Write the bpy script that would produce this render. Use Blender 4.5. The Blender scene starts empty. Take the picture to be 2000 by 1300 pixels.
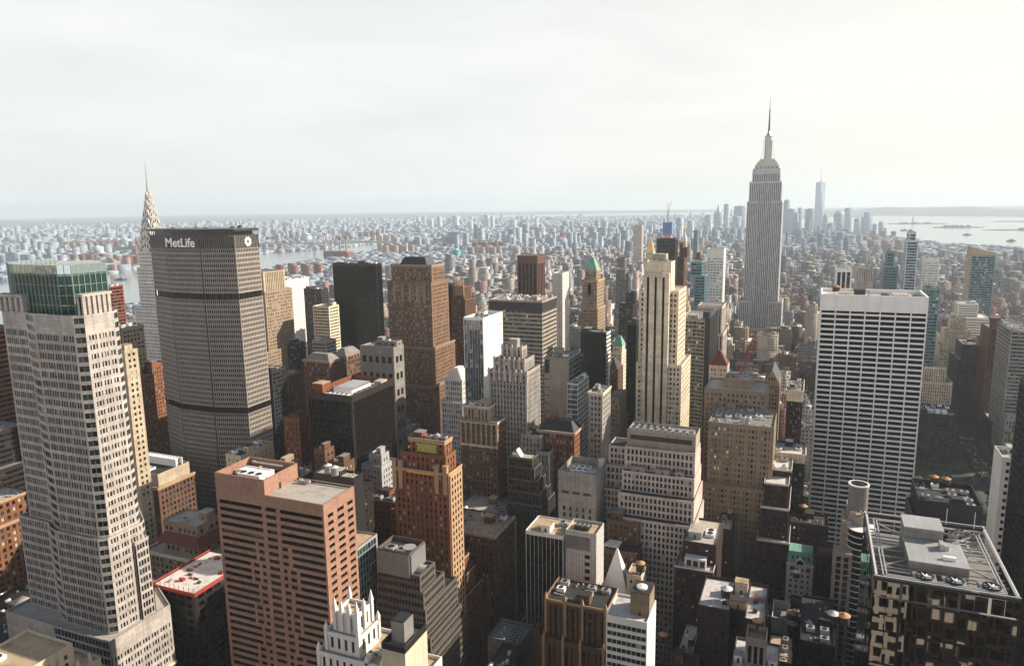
import bpy, math, random
import numpy as np
from mathutils import Vector, Matrix

scene = bpy.context.scene
COL = scene.collection
R = math.radians

# ------------------------------------------------------------------ camera
CAM_H = 259.0
PITCH, HEAD, ROLL, FOC = R(9.95), R(22.4), R(0.85), 1425.0      # focal length in pixels of a 2000 px wide frame
fw = Vector((-math.sin(HEAD) * math.cos(PITCH), math.cos(HEAD) * math.cos(PITCH), -math.sin(PITCH)))
rt0 = Vector((math.cos(HEAD), math.sin(HEAD), 0))
up0 = rt0.cross(fw)
rt = rt0 * math.cos(ROLL) - up0 * math.sin(ROLL)
up = up0 * math.cos(ROLL) + rt0 * math.sin(ROLL)
cam_data = bpy.data.cameras.new("camera")
cam = bpy.data.objects.new("camera", cam_data)
COL.objects.link(cam)
m = Matrix((rt, up, -fw)).transposed().to_4x4()
m.translation = Vector((0, 0, CAM_H))
cam.matrix_world = m
cam_data.sensor_width = 36.0
cam_data.lens = 36.0 * FOC / 2000.0
cam_data.clip_start = 0.5
cam_data.clip_end = 90000.0
scene.camera = cam

# ------------------------------------------------------------------ sky, sun, exposure
SUN_EL, SUN_AZ = R(27.0), R(58.0)                 # azimuth from +Y (downtown) towards +X (west)
SUN_STRENGTH, SKY_STRENGTH = 5.0, 0.06
world = bpy.data.worlds.new("World")
scene.world = world
world.use_nodes = True
wt = world.node_tree
wt.nodes.clear()
w_out = wt.nodes.new("ShaderNodeOutputWorld")
w_bg = wt.nodes.new("ShaderNodeBackground")
w_bg.inputs["Strength"].default_value = SKY_STRENGTH
w_sky = wt.nodes.new("ShaderNodeTexSky")
w_sky.sky_type = "NISHITA"
w_sky.sun_disc = False
w_sky.sun_elevation = SUN_EL
w_sky.sun_rotation = SUN_AZ
w_sky.air_density = 1.0
w_sky.dust_density = 1.5
w_sky.ozone_density = 1.0
# thin high cloud: a pale veil with soft streaks in front of the blue
w_tc = wt.nodes.new("ShaderNodeTexCoord")
w_map = wt.nodes.new("ShaderNodeMapping")
w_map.inputs["Scale"].default_value = (1.6, 1.6, 9.0)
w_n = wt.nodes.new("ShaderNodeTexNoise")
w_n.inputs["Scale"].default_value = 1.5
w_n.inputs["Detail"].default_value = 5.0
w_n.inputs["Roughness"].default_value = 0.55
w_n.inputs["Distortion"].default_value = 0.4
w_r = wt.nodes.new("ShaderNodeMapRange")
w_r.inputs["From Min"].default_value = 0.3
w_r.inputs["From Max"].default_value = 0.7
w_r.inputs["To Min"].default_value = 0.80
w_r.inputs["To Max"].default_value = 0.98
w_mix = wt.nodes.new("ShaderNodeMixRGB")
w_dot = wt.nodes.new("ShaderNodeVectorMath")                   # how far south a sky direction points; steers veil and added northern brightness
w_dot.operation = "DOT_PRODUCT"
w_dot.inputs[1].default_value = (0.1, 1.0, 0.0)
wt.links.new(w_tc.outputs["Generated"], w_dot.inputs[0])
w_sd = wt.nodes.new("ShaderNodeVectorMath")                    # the veil scatters warmer light towards the sun
w_sd.operation = "DOT_PRODUCT"
w_sd.inputs[1].default_value = (math.sin(SUN_AZ), math.cos(SUN_AZ), 0.0)
wt.links.new(w_tc.outputs["Generated"], w_sd.inputs[0])
w_sr = wt.nodes.new("ShaderNodeMapRange")
w_sr.inputs["From Min"].default_value = 0.1
w_sr.inputs["From Max"].default_value = 0.95
wt.links.new(w_sd.outputs["Value"], w_sr.inputs["Value"])
w_vc = wt.nodes.new("ShaderNodeMixRGB")
w_vc.inputs["Color1"].default_value = (10.8, 11.0, 10.8, 1)
w_vc.inputs["Color2"].default_value = (12.8, 12.2, 11.0, 1)
wt.links.new(w_sr.outputs["Result"], w_vc.inputs["Fac"])
w_nr = wt.nodes.new("ShaderNodeMapRange")                      # extra brightness added low in the unseen northern sky to light north faces
w_nr.inputs["From Min"].default_value = 0.0
w_nr.inputs["From Max"].default_value = -0.5
wt.links.new(w_dot.outputs["Value"], w_nr.inputs["Value"])
w_nc = wt.nodes.new("ShaderNodeMixRGB")
w_nc.inputs["Color2"].default_value = (23.0, 21.8, 20.6, 1)
wt.links.new(w_nr.outputs["Result"], w_nc.inputs["Fac"])
wt.links.new(w_vc.outputs["Color"], w_nc.inputs["Color1"])
wt.links.new(w_nc.outputs["Color"], w_mix.inputs["Color2"])
wt.links.new(w_tc.outputs["Generated"], w_map.inputs["Vector"])
wt.links.new(w_map.outputs["Vector"], w_n.inputs["Vector"])
wt.links.new(w_n.outputs["Fac"], w_r.inputs["Value"])
w_sep = wt.nodes.new("ShaderNodeSeparateXYZ")                 # the veil is thick towards the horizon, thin overhead
wt.links.new(w_tc.outputs["Generated"], w_sep.inputs["Vector"])
w_el = wt.nodes.new("ShaderNodeMapRange")
w_el.inputs["From Min"].default_value = 0.26
w_el.inputs["From Max"].default_value = 0.42
w_el.inputs["To Min"].default_value = 1.0
w_el.inputs["To Max"].default_value = 0.03
wt.links.new(w_sep.outputs["Z"], w_el.inputs["Value"])
w_mul = wt.nodes.new("ShaderNodeMath")
w_mul.operation = "MULTIPLY"
wt.links.new(w_r.outputs["Result"], w_mul.inputs[0])
wt.links.new(w_el.outputs["Result"], w_mul.inputs[1])
w_az = wt.nodes.new("ShaderNodeMapRange")
w_az.inputs["From Min"].default_value = -0.5
w_az.inputs["From Max"].default_value = 0.3
w_az.inputs["To Min"].default_value = 0.85
w_az.inputs["To Max"].default_value = 1.0
wt.links.new(w_dot.outputs["Value"], w_az.inputs["Value"])
w_mu2 = wt.nodes.new("ShaderNodeMath")
w_mu2.operation = "MULTIPLY"
wt.links.new(w_mul.outputs[0], w_mu2.inputs[0])
wt.links.new(w_az.outputs["Result"], w_mu2.inputs[1])
wt.links.new(w_mu2.outputs[0], w_mix.inputs["Fac"])
wt.links.new(w_sky.outputs["Color"], w_mix.inputs["Color1"])
wt.links.new(w_mix.outputs["Color"], w_bg.inputs["Color"])
wt.links.new(w_bg.outputs["Background"], w_out.inputs["Surface"])

sun_data = bpy.data.lights.new("sun", "SUN")
sun_data.energy = SUN_STRENGTH
sun_data.angle = R(0.6)
sun_data.color = (1.0, 0.88, 0.72)
sun = bpy.data.objects.new("sun", sun_data)
COL.objects.link(sun)
sdir = Vector((math.sin(SUN_AZ) * math.cos(SUN_EL), math.cos(SUN_AZ) * math.cos(SUN_EL), math.sin(SUN_EL)))
sun.rotation_euler = sdir.to_track_quat("Z", "Y").to_euler()
sun.location = sdir * 3000

scene.view_settings.view_transform = "Standard"
scene.view_settings.look = "None"
scene.view_settings.exposure = 0.6
scene.view_settings.gamma = 1.0
scene.view_settings.use_curve_mapping = False
scene.render.engine = "CYCLES"
cy = scene.cycles
cy.max_bounces = 5
cy.diffuse_bounces = 1
cy.glossy_bounces = 3
cy.volume_bounces = 2
cy.use_denoising = True
cy.use_adaptive_sampling = True
cy.adaptive_threshold = 0.015
cy.sample_clamp_indirect = 4.0

HAZE_DENSITY = 0.000058
HAZE_COLOR = (0.78, 0.91, 1.0, 1)
HAZE_ANISO = 0.15

# ------------------------------------------------------------------ materials
MAT = {}

def principled(name):
    mt = bpy.data.materials.new(name)
    mt.use_nodes = True
    nt = mt.node_tree
    return mt, nt, nt.nodes["Principled BSDF"]

def wall(name, col, rough=0.85, panel=None, var=0.30, joint=0.55, streak=True, scale=1.0, metallic=0.0):
    """masonry / metal / concrete skin: patchy tone, vertical weather streaks, optional course or panel joints (UV in metres)"""
    mt, nt, b = principled(name)
    N, L = nt.nodes, nt.links
    uv = N.new("ShaderNodeUVMap"); uv.uv_map = "UVMap"
    n1 = N.new("ShaderNodeTexNoise"); n1.inputs["Scale"].default_value = 0.09 * scale; n1.inputs["Detail"].default_value = 6; n1.inputs["Roughness"].default_value = 0.65
    mp = N.new("ShaderNodeMapping"); mp.inputs["Scale"].default_value = (0.9, 0.035, 1)
    n2 = N.new("ShaderNodeTexNoise"); n2.inputs["Scale"].default_value = 1.0 * scale; n2.inputs["Detail"].default_value = 3
    L.new(uv.outputs[0], n1.inputs["Vector"]); L.new(uv.outputs[0], mp.inputs["Vector"]); L.new(mp.outputs[0], n2.inputs["Vector"])
    mp3 = N.new("ShaderNodeMapping"); mp3.inputs["Scale"].default_value = (0.03, 0.28, 1)          # tone shifts from floor to floor
    n3 = N.new("ShaderNodeTexNoise"); n3.inputs["Scale"].default_value = 1.0; n3.inputs["Detail"].default_value = 2
    L.new(uv.outputs[0], mp3.inputs["Vector"]); L.new(mp3.outputs[0], n3.inputs["Vector"])
    ad0 = N.new("ShaderNodeMath"); ad0.operation = "MULTIPLY_ADD"; ad0.inputs[1].default_value = 0.6; ad0.inputs[2].default_value = -0.3
    L.new(n3.outputs["Fac"], ad0.inputs[0])
    ad1 = N.new("ShaderNodeMath"); ad1.operation = "ADD"
    L.new(n1.outputs["Fac"], ad1.inputs[0]); L.new(ad0.outputs[0], ad1.inputs[1])
    add = N.new("ShaderNodeMath"); add.operation = "ADD"
    L.new(ad1.outputs[0], add.inputs[0])
    if streak: L.new(n2.outputs["Fac"], add.inputs[1])
    else: add.inputs[1].default_value = 0.5
    mr = N.new("ShaderNodeMapRange")
    mr.inputs["From Min"].default_value = 0.7; mr.inputs["From Max"].default_value = 1.3
    mr.inputs["To Min"].default_value = 1 - var; mr.inputs["To Max"].default_value = 1 + var
    L.new(add.outputs[0], mr.inputs["Value"])
    mul = N.new("ShaderNodeVectorMath"); mul.operation = "SCALE"
    mul.inputs[0].default_value = col
    L.new(mr.outputs["Result"], mul.inputs["Scale"])
    last = mul.outputs["Vector"]
    if panel:
        br = N.new("ShaderNodeTexBrick")
        br.inputs["Scale"].default_value = 1.0
        br.inputs["Brick Width"].default_value = panel[0]; br.inputs["Row Height"].default_value = panel[1]
        br.inputs["Mortar Size"].default_value = panel[2] if len(panel) > 2 else 0.06
        br.inputs["Mortar Smooth"].default_value = 0.2
        br.offset = 0.0 if len(panel) > 3 else 0.5
        br.inputs["Color1"].default_value = (1, 1, 1, 1); br.inputs["Color2"].default_value = (0.8, 0.8, 0.8, 1); br.inputs["Mortar"].default_value = (joint, joint, joint, 1)
        L.new(uv.outputs[0], br.inputs["Vector"])
        m2 = N.new("ShaderNodeVectorMath"); m2.operation = "MULTIPLY"
        L.new(last, m2.inputs[0]); L.new(br.outputs["Color"], m2.inputs[1]); last = m2.outputs["Vector"]
    L.new(last, b.inputs["Base Color"])
    b.inputs["Roughness"].default_value = rough
    b.inputs["Metallic"].default_value = metallic
    MAT[name] = mt
    return mt

def glass(name, col, rough=0.06, metallic=0.0, wobble=0.0, spec=0.5):
    mt, nt, b = principled(name)
    b.inputs["Base Color"].default_value = (*col, 1)
    b.inputs["Roughness"].default_value = rough
    b.inputs["Metallic"].default_value = metallic
    b.inputs["Specular IOR Level"].default_value = spec
    if wobble:
        N, L = nt.nodes, nt.links
        uv = N.new("ShaderNodeUVMap"); uv.uv_map = "UVMap"
        n = N.new("ShaderNodeTexNoise"); n.inputs["Scale"].default_value = 0.30; n.inputs["Detail"].default_value = 0.0
        L.new(uv.outputs[0], n.inputs["Vector"])
        bp = N.new("ShaderNodeBump"); bp.inputs["Strength"].default_value = wobble; bp.inputs["Distance"].default_value = 1.0
        L.new(n.outputs["Fac"], bp.inputs["Height"]); L.new(bp.outputs[0], b.inputs["Normal"])
    MAT[name] = mt
    return mt

def roofmat(name, col, col2, rough=0.9):
    """tar, gravel or membrane: blotchy, with puddle stains"""
    mt, nt, b = principled(name)
    N, L = nt.nodes, nt.links
    uv = N.new("ShaderNodeUVMap"); uv.uv_map = "UVMap"
    n1 = N.new("ShaderNodeTexNoise"); n1.inputs["Scale"].default_value = 0.16; n1.inputs["Detail"].default_value = 8; n1.inputs["Roughness"].default_value = 0.75; n1.inputs["Distortion"].default_value = 0.1
    L.new(uv.outputs[0], n1.inputs["Vector"])
    cr = N.new("ShaderNodeValToRGB")
    cr.color_ramp.elements[0].position = 0.32; cr.color_ramp.elements[0].color = (*col2, 1)
    cr.color_ramp.elements[1].position = 0.52; cr.color_ramp.elements[1].color = (*col, 1)
    L.new(n1.outputs["Fac"], cr.inputs["Fac"]); L.new(cr.outputs["Color"], b.inputs["Base Color"])
    b.inputs["Roughness"].default_value = rough
    MAT[name] = mt
    return mt

wall("granite_pink", (0.455, 0.412, 0.38), panel=(2.4, 1.3, 0.05))
wall("brick_umber", (0.235, 0.135, 0.082), panel=(0.9, 0.3, 0.03), var=0.3)
wall("granite_brown", (0.385, 0.215, 0.15), 0.6, panel=(1.55, 0.95, 0.05), joint=0.45, var=0.15)
wall("limestone", (0.50, 0.41, 0.29), panel=(1.8, 0.9, 0.03), joint=0.75)
wall("limestone_pale", (0.80, 0.68, 0.51), panel=(2.0, 1.0, 0.03), joint=0.8)
wall("limestone_grey", (0.36, 0.33, 0.30), panel=(2.0, 1.0, 0.03), joint=0.75)
wall("stone_esb", (0.53, 0.525, 0.54), var=0.15)
wall("concrete_warm", (0.34, 0.29, 0.235), var=0.25)
wall("precast_slab", (0.30, 0.265, 0.235), var=0.15)
wall("concrete_pink", (0.54, 0.455, 0.41), var=0.25)
wall("concrete_grey", (0.25, 0.235, 0.215), panel=(3, 3, 0.05), var=0.2)
wall("precast_grey", (0.105, 0.09, 0.078), var=0.18)
wall("brick_red", (0.24, 0.072, 0.032), panel=(0.9, 0.3, 0.03), var=0.3)
wall("brick_orange", (0.235, 0.092, 0.038), panel=(0.9, 0.3, 0.03), var=0.3)
wall("brick_brown", (0.15, 0.075, 0.042), panel=(0.9, 0.3, 0.03), var=0.3)
wall("brick_tan", (0.36, 0.265, 0.18), panel=(0.9, 0.3, 0.03), var=0.25)
wall("brick_dark", (0.022, 0.011, 0.009), panel=(0.9, 0.3, 0.03), var=0.3)
wall("brick_maroon", (0.048, 0.016, 0.014), panel=(0.9, 0.3, 0.03), var=0.25)
wall("terracotta", (0.42, 0.27, 0.16), var=0.2)
wall("white_panel", (0.90, 0.88, 0.86), 0.6, var=0.06)
wall("white_stone", (0.74, 0.71, 0.66), 0.75, var=0.10)
wall("white_paint", (0.70, 0.67, 0.62), 0.8, var=0.2)
wall("white_tile", (0.72, 0.70, 0.67), 0.35, panel=(1.55, 1.3, 0.09, 0), joint=0.28, var=0.08)
wall("cream_stone", (0.60, 0.50, 0.37), var=0.16)
wall("grey_brick", (0.36, 0.36, 0.36), var=0.2)
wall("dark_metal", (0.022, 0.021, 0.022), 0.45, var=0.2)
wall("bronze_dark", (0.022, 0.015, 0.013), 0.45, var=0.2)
wall("bronze_red", (0.12, 0.042, 0.026), 0.5, var=0.2)
wall("copper_brown", (0.13, 0.05, 0.024), 0.4, var=0.2, metallic=0.3)
wall("copper_green", (0.17, 0.36, 0.28), 0.7, var=0.25)
wall("gold_leaf", (0.75, 0.48, 0.14), 0.35, var=0.1, metallic=0.6)
wall("steel", (0.42, 0.40, 0.38), 0.38, var=0.12, metallic=0.5)
wall("galvanised", (0.42, 0.42, 0.42), 0.5, var=0.15, metallic=0.2)
wall("slate", (0.03, 0.03, 0.035), 0.6, panel=(0.8, 0.5, 0.04), var=0.25)
wall("haze_glass", (0.52, 0.61, 0.69), 0.3, var=0.05)  # far tower skin paled towards blue: distance haze put into the colour
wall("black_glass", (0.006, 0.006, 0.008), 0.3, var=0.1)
wall("red_steel", (0.42, 0.03, 0.03), 0.5, var=0.1)
wall("red_net", (0.36, 0.045, 0.03), 0.8, var=0.3)
wall("blue_wrap", (0.10, 0.20, 0.42), 0.6, var=0.15)
wall("pink_deck", (0.60, 0.30, 0.25), 0.7, var=0.15)
wall("roof_red", (0.17, 0.04, 0.03), 0.8, panel=(0.9, 0.5, 0.05), var=0.2)
wall("orange_paint", (0.55, 0.24, 0.04), 0.75, var=0.2)
wall("wood_tank", (0.10, 0.062, 0.042), 0.85, panel=(0.22, 9.0, 0.03), var=0.2)
wall("tank_cone", (0.50, 0.27, 0.13), 0.8, var=0.25)
wall("tank_cone_white", (0.66, 0.65, 0.63), 0.7, var=0.15)
wall("teal_panel", (0.15, 0.27, 0.31), 0.3, var=0.15)
wall("sign_white", (0.95, 0.95, 0.93), 0.6, var=0.02)
wall("mosaic_green", (0.13, 0.42, 0.16), 0.5, var=0.3, scale=8)
wall("mosaic_gold", (0.62, 0.33, 0.07), 0.5, var=0.3, scale=8)
roofmat("roof_pale", (0.46, 0.42, 0.37), (0.30, 0.27, 0.24))
roofmat("roof_white", (0.66, 0.63, 0.60), (0.36, 0.32, 0.29))
roofmat("roof_grey", (0.24, 0.23, 0.22), (0.13, 0.12, 0.12))
roofmat("roof_dark", (0.032, 0.030, 0.029), (0.015, 0.014, 0.014))
roofmat("roof_sand", (0.50, 0.38, 0.25), (0.30, 0.20, 0.12))
glass("pane_dark", (0.012, 0.012, 0.014))
glass("pane_black", (0.004, 0.004, 0.005), 0.22, spec=0.22)
glass("pane_blue", (0.035, 0.055, 0.070))
glass("pane_green", (0.020, 0.050, 0.045))
glass("pane_blind", (0.40, 0.39, 0.36), 0.35)
glass("pane_sky", (0.55, 0.62, 0.64), 0.08, metallic=0.9)
glass("curtain_green", (0.10, 0.20, 0.185), 0.05, metallic=0.7, wobble=0.05)
glass("curtain_teal", (0.16, 0.26, 0.30), 0.06, metallic=0.7, wobble=0.05)
glass("curtain_pale", (0.46, 0.56, 0.58), 0.06, metallic=0.8, wobble=0.05)
glass("curtain_dark", (0.035, 0.045, 0.052), 0.06, metallic=0.6, wobble=0.03)
glass("crown_glass", (0.025, 0.060, 0.052), 0.10, metallic=0.25)
wall("fin_pale", (0.30, 0.40, 0.37), 0.4, var=.1)
glass("mirror_bronze", (0.40, 0.37, 0.335), 0.015, metallic=1.0, wobble=0.004)

def city_mat(name, roof=False):
    """skin of ordinary blocks: wall tone from the 'tone' attribute, a window in every UV cell"""
    mt, nt, b = principled(name)
    N, L = nt.nodes, nt.links
    at = N.new("ShaderNodeAttribute"); at.attribute_name = "tone"
    uv = N.new("ShaderNodeUVMap"); uv.uv_map = "UVMap"
    n1 = N.new("ShaderNodeTexNoise"); n1.inputs["Scale"].default_value = 0.25; n1.inputs["Detail"].default_value = 5
    L.new(uv.outputs[0], n1.inputs["Vector"])
    mr = N.new("ShaderNodeMapRange"); mr.inputs["From Min"].default_value = 0.3; mr.inputs["From Max"].default_value = 0.7; mr.inputs["To Min"].default_value = 0.75; mr.inputs["To Max"].default_value = 1.25
    L.new(n1.outputs["Fac"], mr.inputs["Value"])
    sc = N.new("ShaderNodeVectorMath"); sc.operation = "SCALE"
    L.new(at.outputs["Color"], sc.inputs[0]); L.new(mr.outputs["Result"], sc.inputs["Scale"])
    if roof:
        L.new(sc.outputs["Vector"], b.inputs["Base Color"])
        b.inputs["Roughness"].default_value = 0.9
    else:
        br = N.new("ShaderNodeTexBrick"); br.offset = 0.0
        br.inputs["Scale"].default_value = 1.0; br.inputs["Brick Width"].default_value = 1.0; br.inputs["Row Height"].default_value = 1.0
        br.inputs["Mortar Size"].default_value = 0.26; br.inputs["Mortar Smooth"].default_value = 0.0; br.inputs["Bias"].default_value = -0.5
        br.inputs["Color1"].default_value = (0.012, 0.013, 0.016, 1); br.inputs["Color2"].default_value = (0.16, 0.17, 0.18, 1)
        L.new(uv.outputs[0], br.inputs["Vector"])
        mx = N.new("ShaderNodeMixRGB")
        L.new(br.outputs["Fac"], mx.inputs["Fac"]); L.new(br.outputs["Color"], mx.inputs["Color1"]); L.new(sc.outputs["Vector"], mx.inputs["Color2"])
        L.new(mx.outputs["Color"], b.inputs["Base Color"])
        r2 = N.new("ShaderNodeMapRange"); r2.inputs["To Min"].default_value = 0.15; r2.inputs["To Max"].default_value = 0.85
        L.new(br.outputs["Fac"], r2.inputs["Value"]); L.new(r2.outputs["Result"], b.inputs["Roughness"])
    MAT[name] = mt
city_mat("city_wall"); city_mat("city_roof", True)

# ------------------------------------------------------------------ mesh helpers
class M:
    """collects shapes in world coordinates; build() links them as ONE mesh object under its parent"""
    def __init__(s): s.v = []; s.f = []; s.m = []; s.cuv = {}; s.tone = None
    def add(s, vs, fs, mat=0):
        o = len(s.v); s.v += [tuple(p) for p in vs]
        for f in fs: s.f.append(tuple(i + o for i in f)); s.m.append(mat)
    def box(s, x0, x1, y0, y1, z0, z1, mat=0):
        s.add([(x0, y0, z0), (x1, y0, z0), (x1, y1, z0), (x0, y1, z0), (x0, y0, z1), (x1, y0, z1), (x1, y1, z1), (x0, y1, z1)],
              [(0, 3, 2, 1), (4, 5, 6, 7), (0, 1, 5, 4), (1, 2, 6, 5), (2, 3, 7, 6), (3, 0, 4, 7)], mat)
    def obox(s, p, u, n, a0, a1, d0, d1, z0, z1, mat=0):
        q = lambda a, d, z: (p[0] + u[0] * a + n[0] * d, p[1] + u[1] * a + n[1] * d, z)
        s.add([q(a0, d1, z0), q(a1, d1, z0), q(a1, d0, z0), q(a0, d0, z0), q(a0, d1, z1), q(a1, d1, z1), q(a1, d0, z1), q(a0, d0, z1)],
              [(0, 3, 2, 1), (4, 5, 6, 7), (0, 1, 5, 4), (1, 2, 6, 5), (2, 3, 7, 6), (3, 0, 4, 7)], mat)
    def prism(s, poly, z0, z1, mat=0, top=None):
        """poly counter-clockwise from above; top = another polygon for a taper"""
        t = top or poly; k = len(poly)
        vs = [(x, y, z0) for x, y in poly] + [(x, y, z1) for x, y in t]
        fs = [(i, (i + 1) % k, (i + 1) % k + k, i + k) for i in range(k)]
        fs += [tuple(range(k, 2 * k)), tuple(range(k - 1, -1, -1))]
        s.add(vs, fs, mat)
    def cyl(s, x, y, r0, r1, z0, z1, n=12, mat=0):
        p = [(x + r0 * math.cos(2 * math.pi * i / n), y + r0 * math.sin(2 * math.pi * i / n)) for i in range(n)]
        t = [(x + r1 * math.cos(2 * math.pi * i / n), y + r1 * math.sin(2 * math.pi * i / n)) for i in range(n)]
        s.prism(p, z0, z1, mat, t)
    def bar(s, a, b, r, mat=0):
        a, b = Vector(a), Vector(b); d = (b - a).normalized()
        e = d.cross(Vector((0, 0, 1)))
        if e.length < 1e-3: e = Vector((1, 0, 0))
        e = e.normalized() * r; g = d.cross(e).normalized() * r
        s.add([a + e + g, a - e + g, a - e - g, a + e - g, b + e + g, b - e + g, b - e - g, b + e - g],
              [(0, 1, 2, 3), (7, 6, 5, 4), (0, 4, 5, 1), (1, 5, 6, 2), (2, 6, 7, 3), (3, 7, 4, 0)], mat)
    def quad(s, a, b, c, d, mat=0): s.add([a, b, c, d], [(0, 1, 2, 3)], mat)
    def mesh(s, name, mats, origin=(0, 0, 0)):
        me = bpy.data.meshes.new(name)
        V = np.array(s.v, float)
        Vo = V - np.array(origin, float)
        me.from_pydata([tuple(p) for p in Vo], [], s.f)
        for mm in mats: me.materials.append(MAT[mm])
        me.polygons.foreach_set("material_index", s.m)
        nl = len(me.loops)
        vi = np.empty(nl, np.int32); me.loops.foreach_get("vertex_index", vi)
        nrm = np.empty(len(s.f) * 3); me.polygons.foreach_get("normal", nrm); nrm = np.abs(nrm.reshape(-1, 3))
        tot = np.empty(len(s.f), np.int32); me.polygons.foreach_get("loop_total", tot)
        fn = np.repeat(nrm, tot, axis=0); P = V[vi]
        ax = np.argmax(fn, axis=1)
        U = np.where(ax == 0, P[:, 1], P[:, 0]); W = np.where(ax == 2, P[:, 1], P[:, 2])
        uvl = me.uv_layers.new(name="UVMap")
        uvl.data.foreach_set("uv", np.stack([U, W], 1).ravel())
        me.update()
        return me
    def build(s, name, mats, parent=None, kind=None, label=None):
        if not s.v: return None
        mats = [mats] if isinstance(mats, str) else mats
        org = tuple(parent["_o"]) if parent is not None and "_o" in parent else (0, 0, 0)
        ob = bpy.data.objects.new(name, s.mesh(name, mats, org))
        COL.objects.link(ob)
        if parent is not None:
            ob.parent = parent
            ob["_o"] = org
        if kind: ob["kind"] = kind
        if label: ob["label"] = label
        return ob

def tag(o, label=None, cat=None, group=None, kind=None):
    if label: o["label"] = label
    if cat: o["category"] = cat
    if group: o["group"] = group
    if kind: o["kind"] = kind
    return o

def thing(name, label, cat, loc, group=None):
    o = bpy.data.objects.new(name, None)
    COL.objects.link(o)
    o.location = loc; o["_o"] = tuple(loc)
    o.empty_display_size = 1
    return tag(o, label, cat, group)

def sub(part, o):
    """make part a child of o instead of the thing (both meshes share the thing's origin)"""
    part.parent = o
    return part

# ------------------------------------------------------------------ facades
def S(bay=3.2, fl=3.7, ww=0.6, wh=0.55, kind="grid", wallm="limestone", span=None, dep=0.35, edge=1.0, top=3.0, bot=0.0,
      pane=("pane_dark", "pane_blue", "pane_blind"), mix=(0.57, 0.22, 0.21), back="pane_black", pd=0.0, zmin=0.0, kp=0, kw=1.0, roofm="roof_grey", par=1.0, nwin=100):
    return dict(locals())

def facade(W, G, P, p0, p1, z0, z1, st, wi=0, si=1, rng=random):
    """p0 -> p1 left to right seen from outside; W walls, G glass behind, P list of panes"""
    dx, dy = p1[0] - p0[0], p1[1] - p0[1]
    Ln = math.hypot(dx, dy)
    if Ln < 0.6 or z1 - z0 < 0.5: return
    u = (dx / Ln, dy / Ln); n = (u[1], -u[0])
    dep = st["dep"]; edge = min(st["edge"], Ln * 0.2)
    if st["kind"] == "blank" or Ln < 2.5:
        W.obox(p0, u, n, 0, Ln, -dep, 0, z0, z1, wi); return
    nb = max(1, round((Ln - 2 * edge) / st["bay"])); b = (Ln - 2 * edge) / nb
    zt = z1 - min(st["top"], (z1 - z0) * 0.4); zb = z0 + st["bot"]
    nf = max(1, round((zt - zb) / st["fl"])); fh = (zt - zb) / nf
    pw = b * (1 - st["ww"]); sh = fh * (1 - st["wh"])
    W.obox(p0, u, n, 0, edge, -dep, 0, z0, zt, wi); W.obox(p0, u, n, Ln - edge, Ln, -dep, 0, z0, zt, wi)
    W.obox(p0, u, n, 0, Ln, -dep, 0.004, zt, z1, wi)
    if st["bot"]: W.obox(p0, u, n, edge, Ln - edge, -dep, -0.004, z0, zb, wi)
    k = st["kind"]
    pd = st["pd"] if k != "horiz" else -0.10
    sd = {"grid": -0.03, "vert": -dep * 0.55, "horiz": 0.0, "curtain": -dep * 0.3}[k]
    for i in range(nb + 1):
        c = edge + i * b
        w = pw * (st["kw"] if st["kp"] and i % st["kp"] == 0 else 1.0)
        a0, a1 = max(edge, c - w / 2), min(Ln - edge, c + w / 2)
        if a1 - a0 > 0.02: W.obox(p0, u, n, a0, a1, -dep, pd, zb, zt, wi)
    for j in range(nf):
        z = zb + j * fh
        if sh > 0.02: W.obox(p0, u, n, edge, Ln - edge, -dep, sd, z, z + sh, si)
    q = lambda a, d, z: (p0[0] + u[0] * a + n[0] * d, p0[1] + u[1] * a + n[1] * d, z)
    G.quad(q(0.05, -dep - 0.02, z0), q(Ln - 0.05, -dep - 0.02, z0), q(Ln - 0.05, -dep - 0.02, z1), q(0.05, -dep - 0.02, z1))
    mix = st["mix"]
    for j in range(nf):
        z = zb + j * fh + sh
        if z < st["zmin"]: continue
        for i in range(nb):
            a = edge + (i + 0.5) * b
            r = rng.random(); t = 0; acc = mix[0]
            while r > acc and t < len(mix) - 1: t += 1; acc += mix[t]
            w = b * st["ww"]
            P.append((q(a, -dep + 0.03, z + 0.05), u, w - 0.10, fh - sh - 0.1, t))

PANE_CACHE = {}
def pane_mesh(u, w, h, mat, rel=False):
    key = (round(u[0], 3), round(u[1], 3), round(w, 2), round(h, 2), mat)
    if key not in PANE_CACHE:
        mm = M()
        x, y = u[0] * w / 2, u[1] * w / 2
        mm.quad((-x, -y, 0), (x, y, 0), (x, y, h), (-x, -y, h))
        PANE_CACHE[key] = mm.mesh("window", [mat])
    return PANE_CACHE[key]

def windows(P, st, root, n_single):
    """the panes that show largest are objects of their own, the rest one part"""
    if not P: return
    o = root["_o"]
    P = sorted(P, key=lambda p: -(p[2] * p[3]) / ((p[0][0]) ** 2 + (p[0][1]) ** 2 + (p[0][2] - CAM_H) ** 2) * max(0.05, abs((p[1][1] * p[0][0] - p[1][0] * p[0][1])) / math.hypot(p[0][0], p[0][1])))
    for p in P[:n_single]:
        ob = bpy.data.objects.new("window", pane_mesh(p[1], p[2], p[3], st["pane"][p[4]]))
        COL.objects.link(ob); ob.parent = root
        ob.location = (p[0][0] - o[0], p[0][1] - o[1], p[0][2] - o[2])
    rest = P[n_single:]
    if rest:
        mm = M()
        for c, u, w, h, t in rest:
            x, y = u[0] * w / 2, u[1] * w / 2
            mm.quad((c[0] - x, c[1] - y, c[2]), (c[0] + x, c[1] + y, c[2]), (c[0] + x, c[1] + y, c[2] + h), (c[0] - x, c[1] - y, c[2] + h), t)
        mm.build("window", list(st["pane"]), root, kind="stuff")

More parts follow.
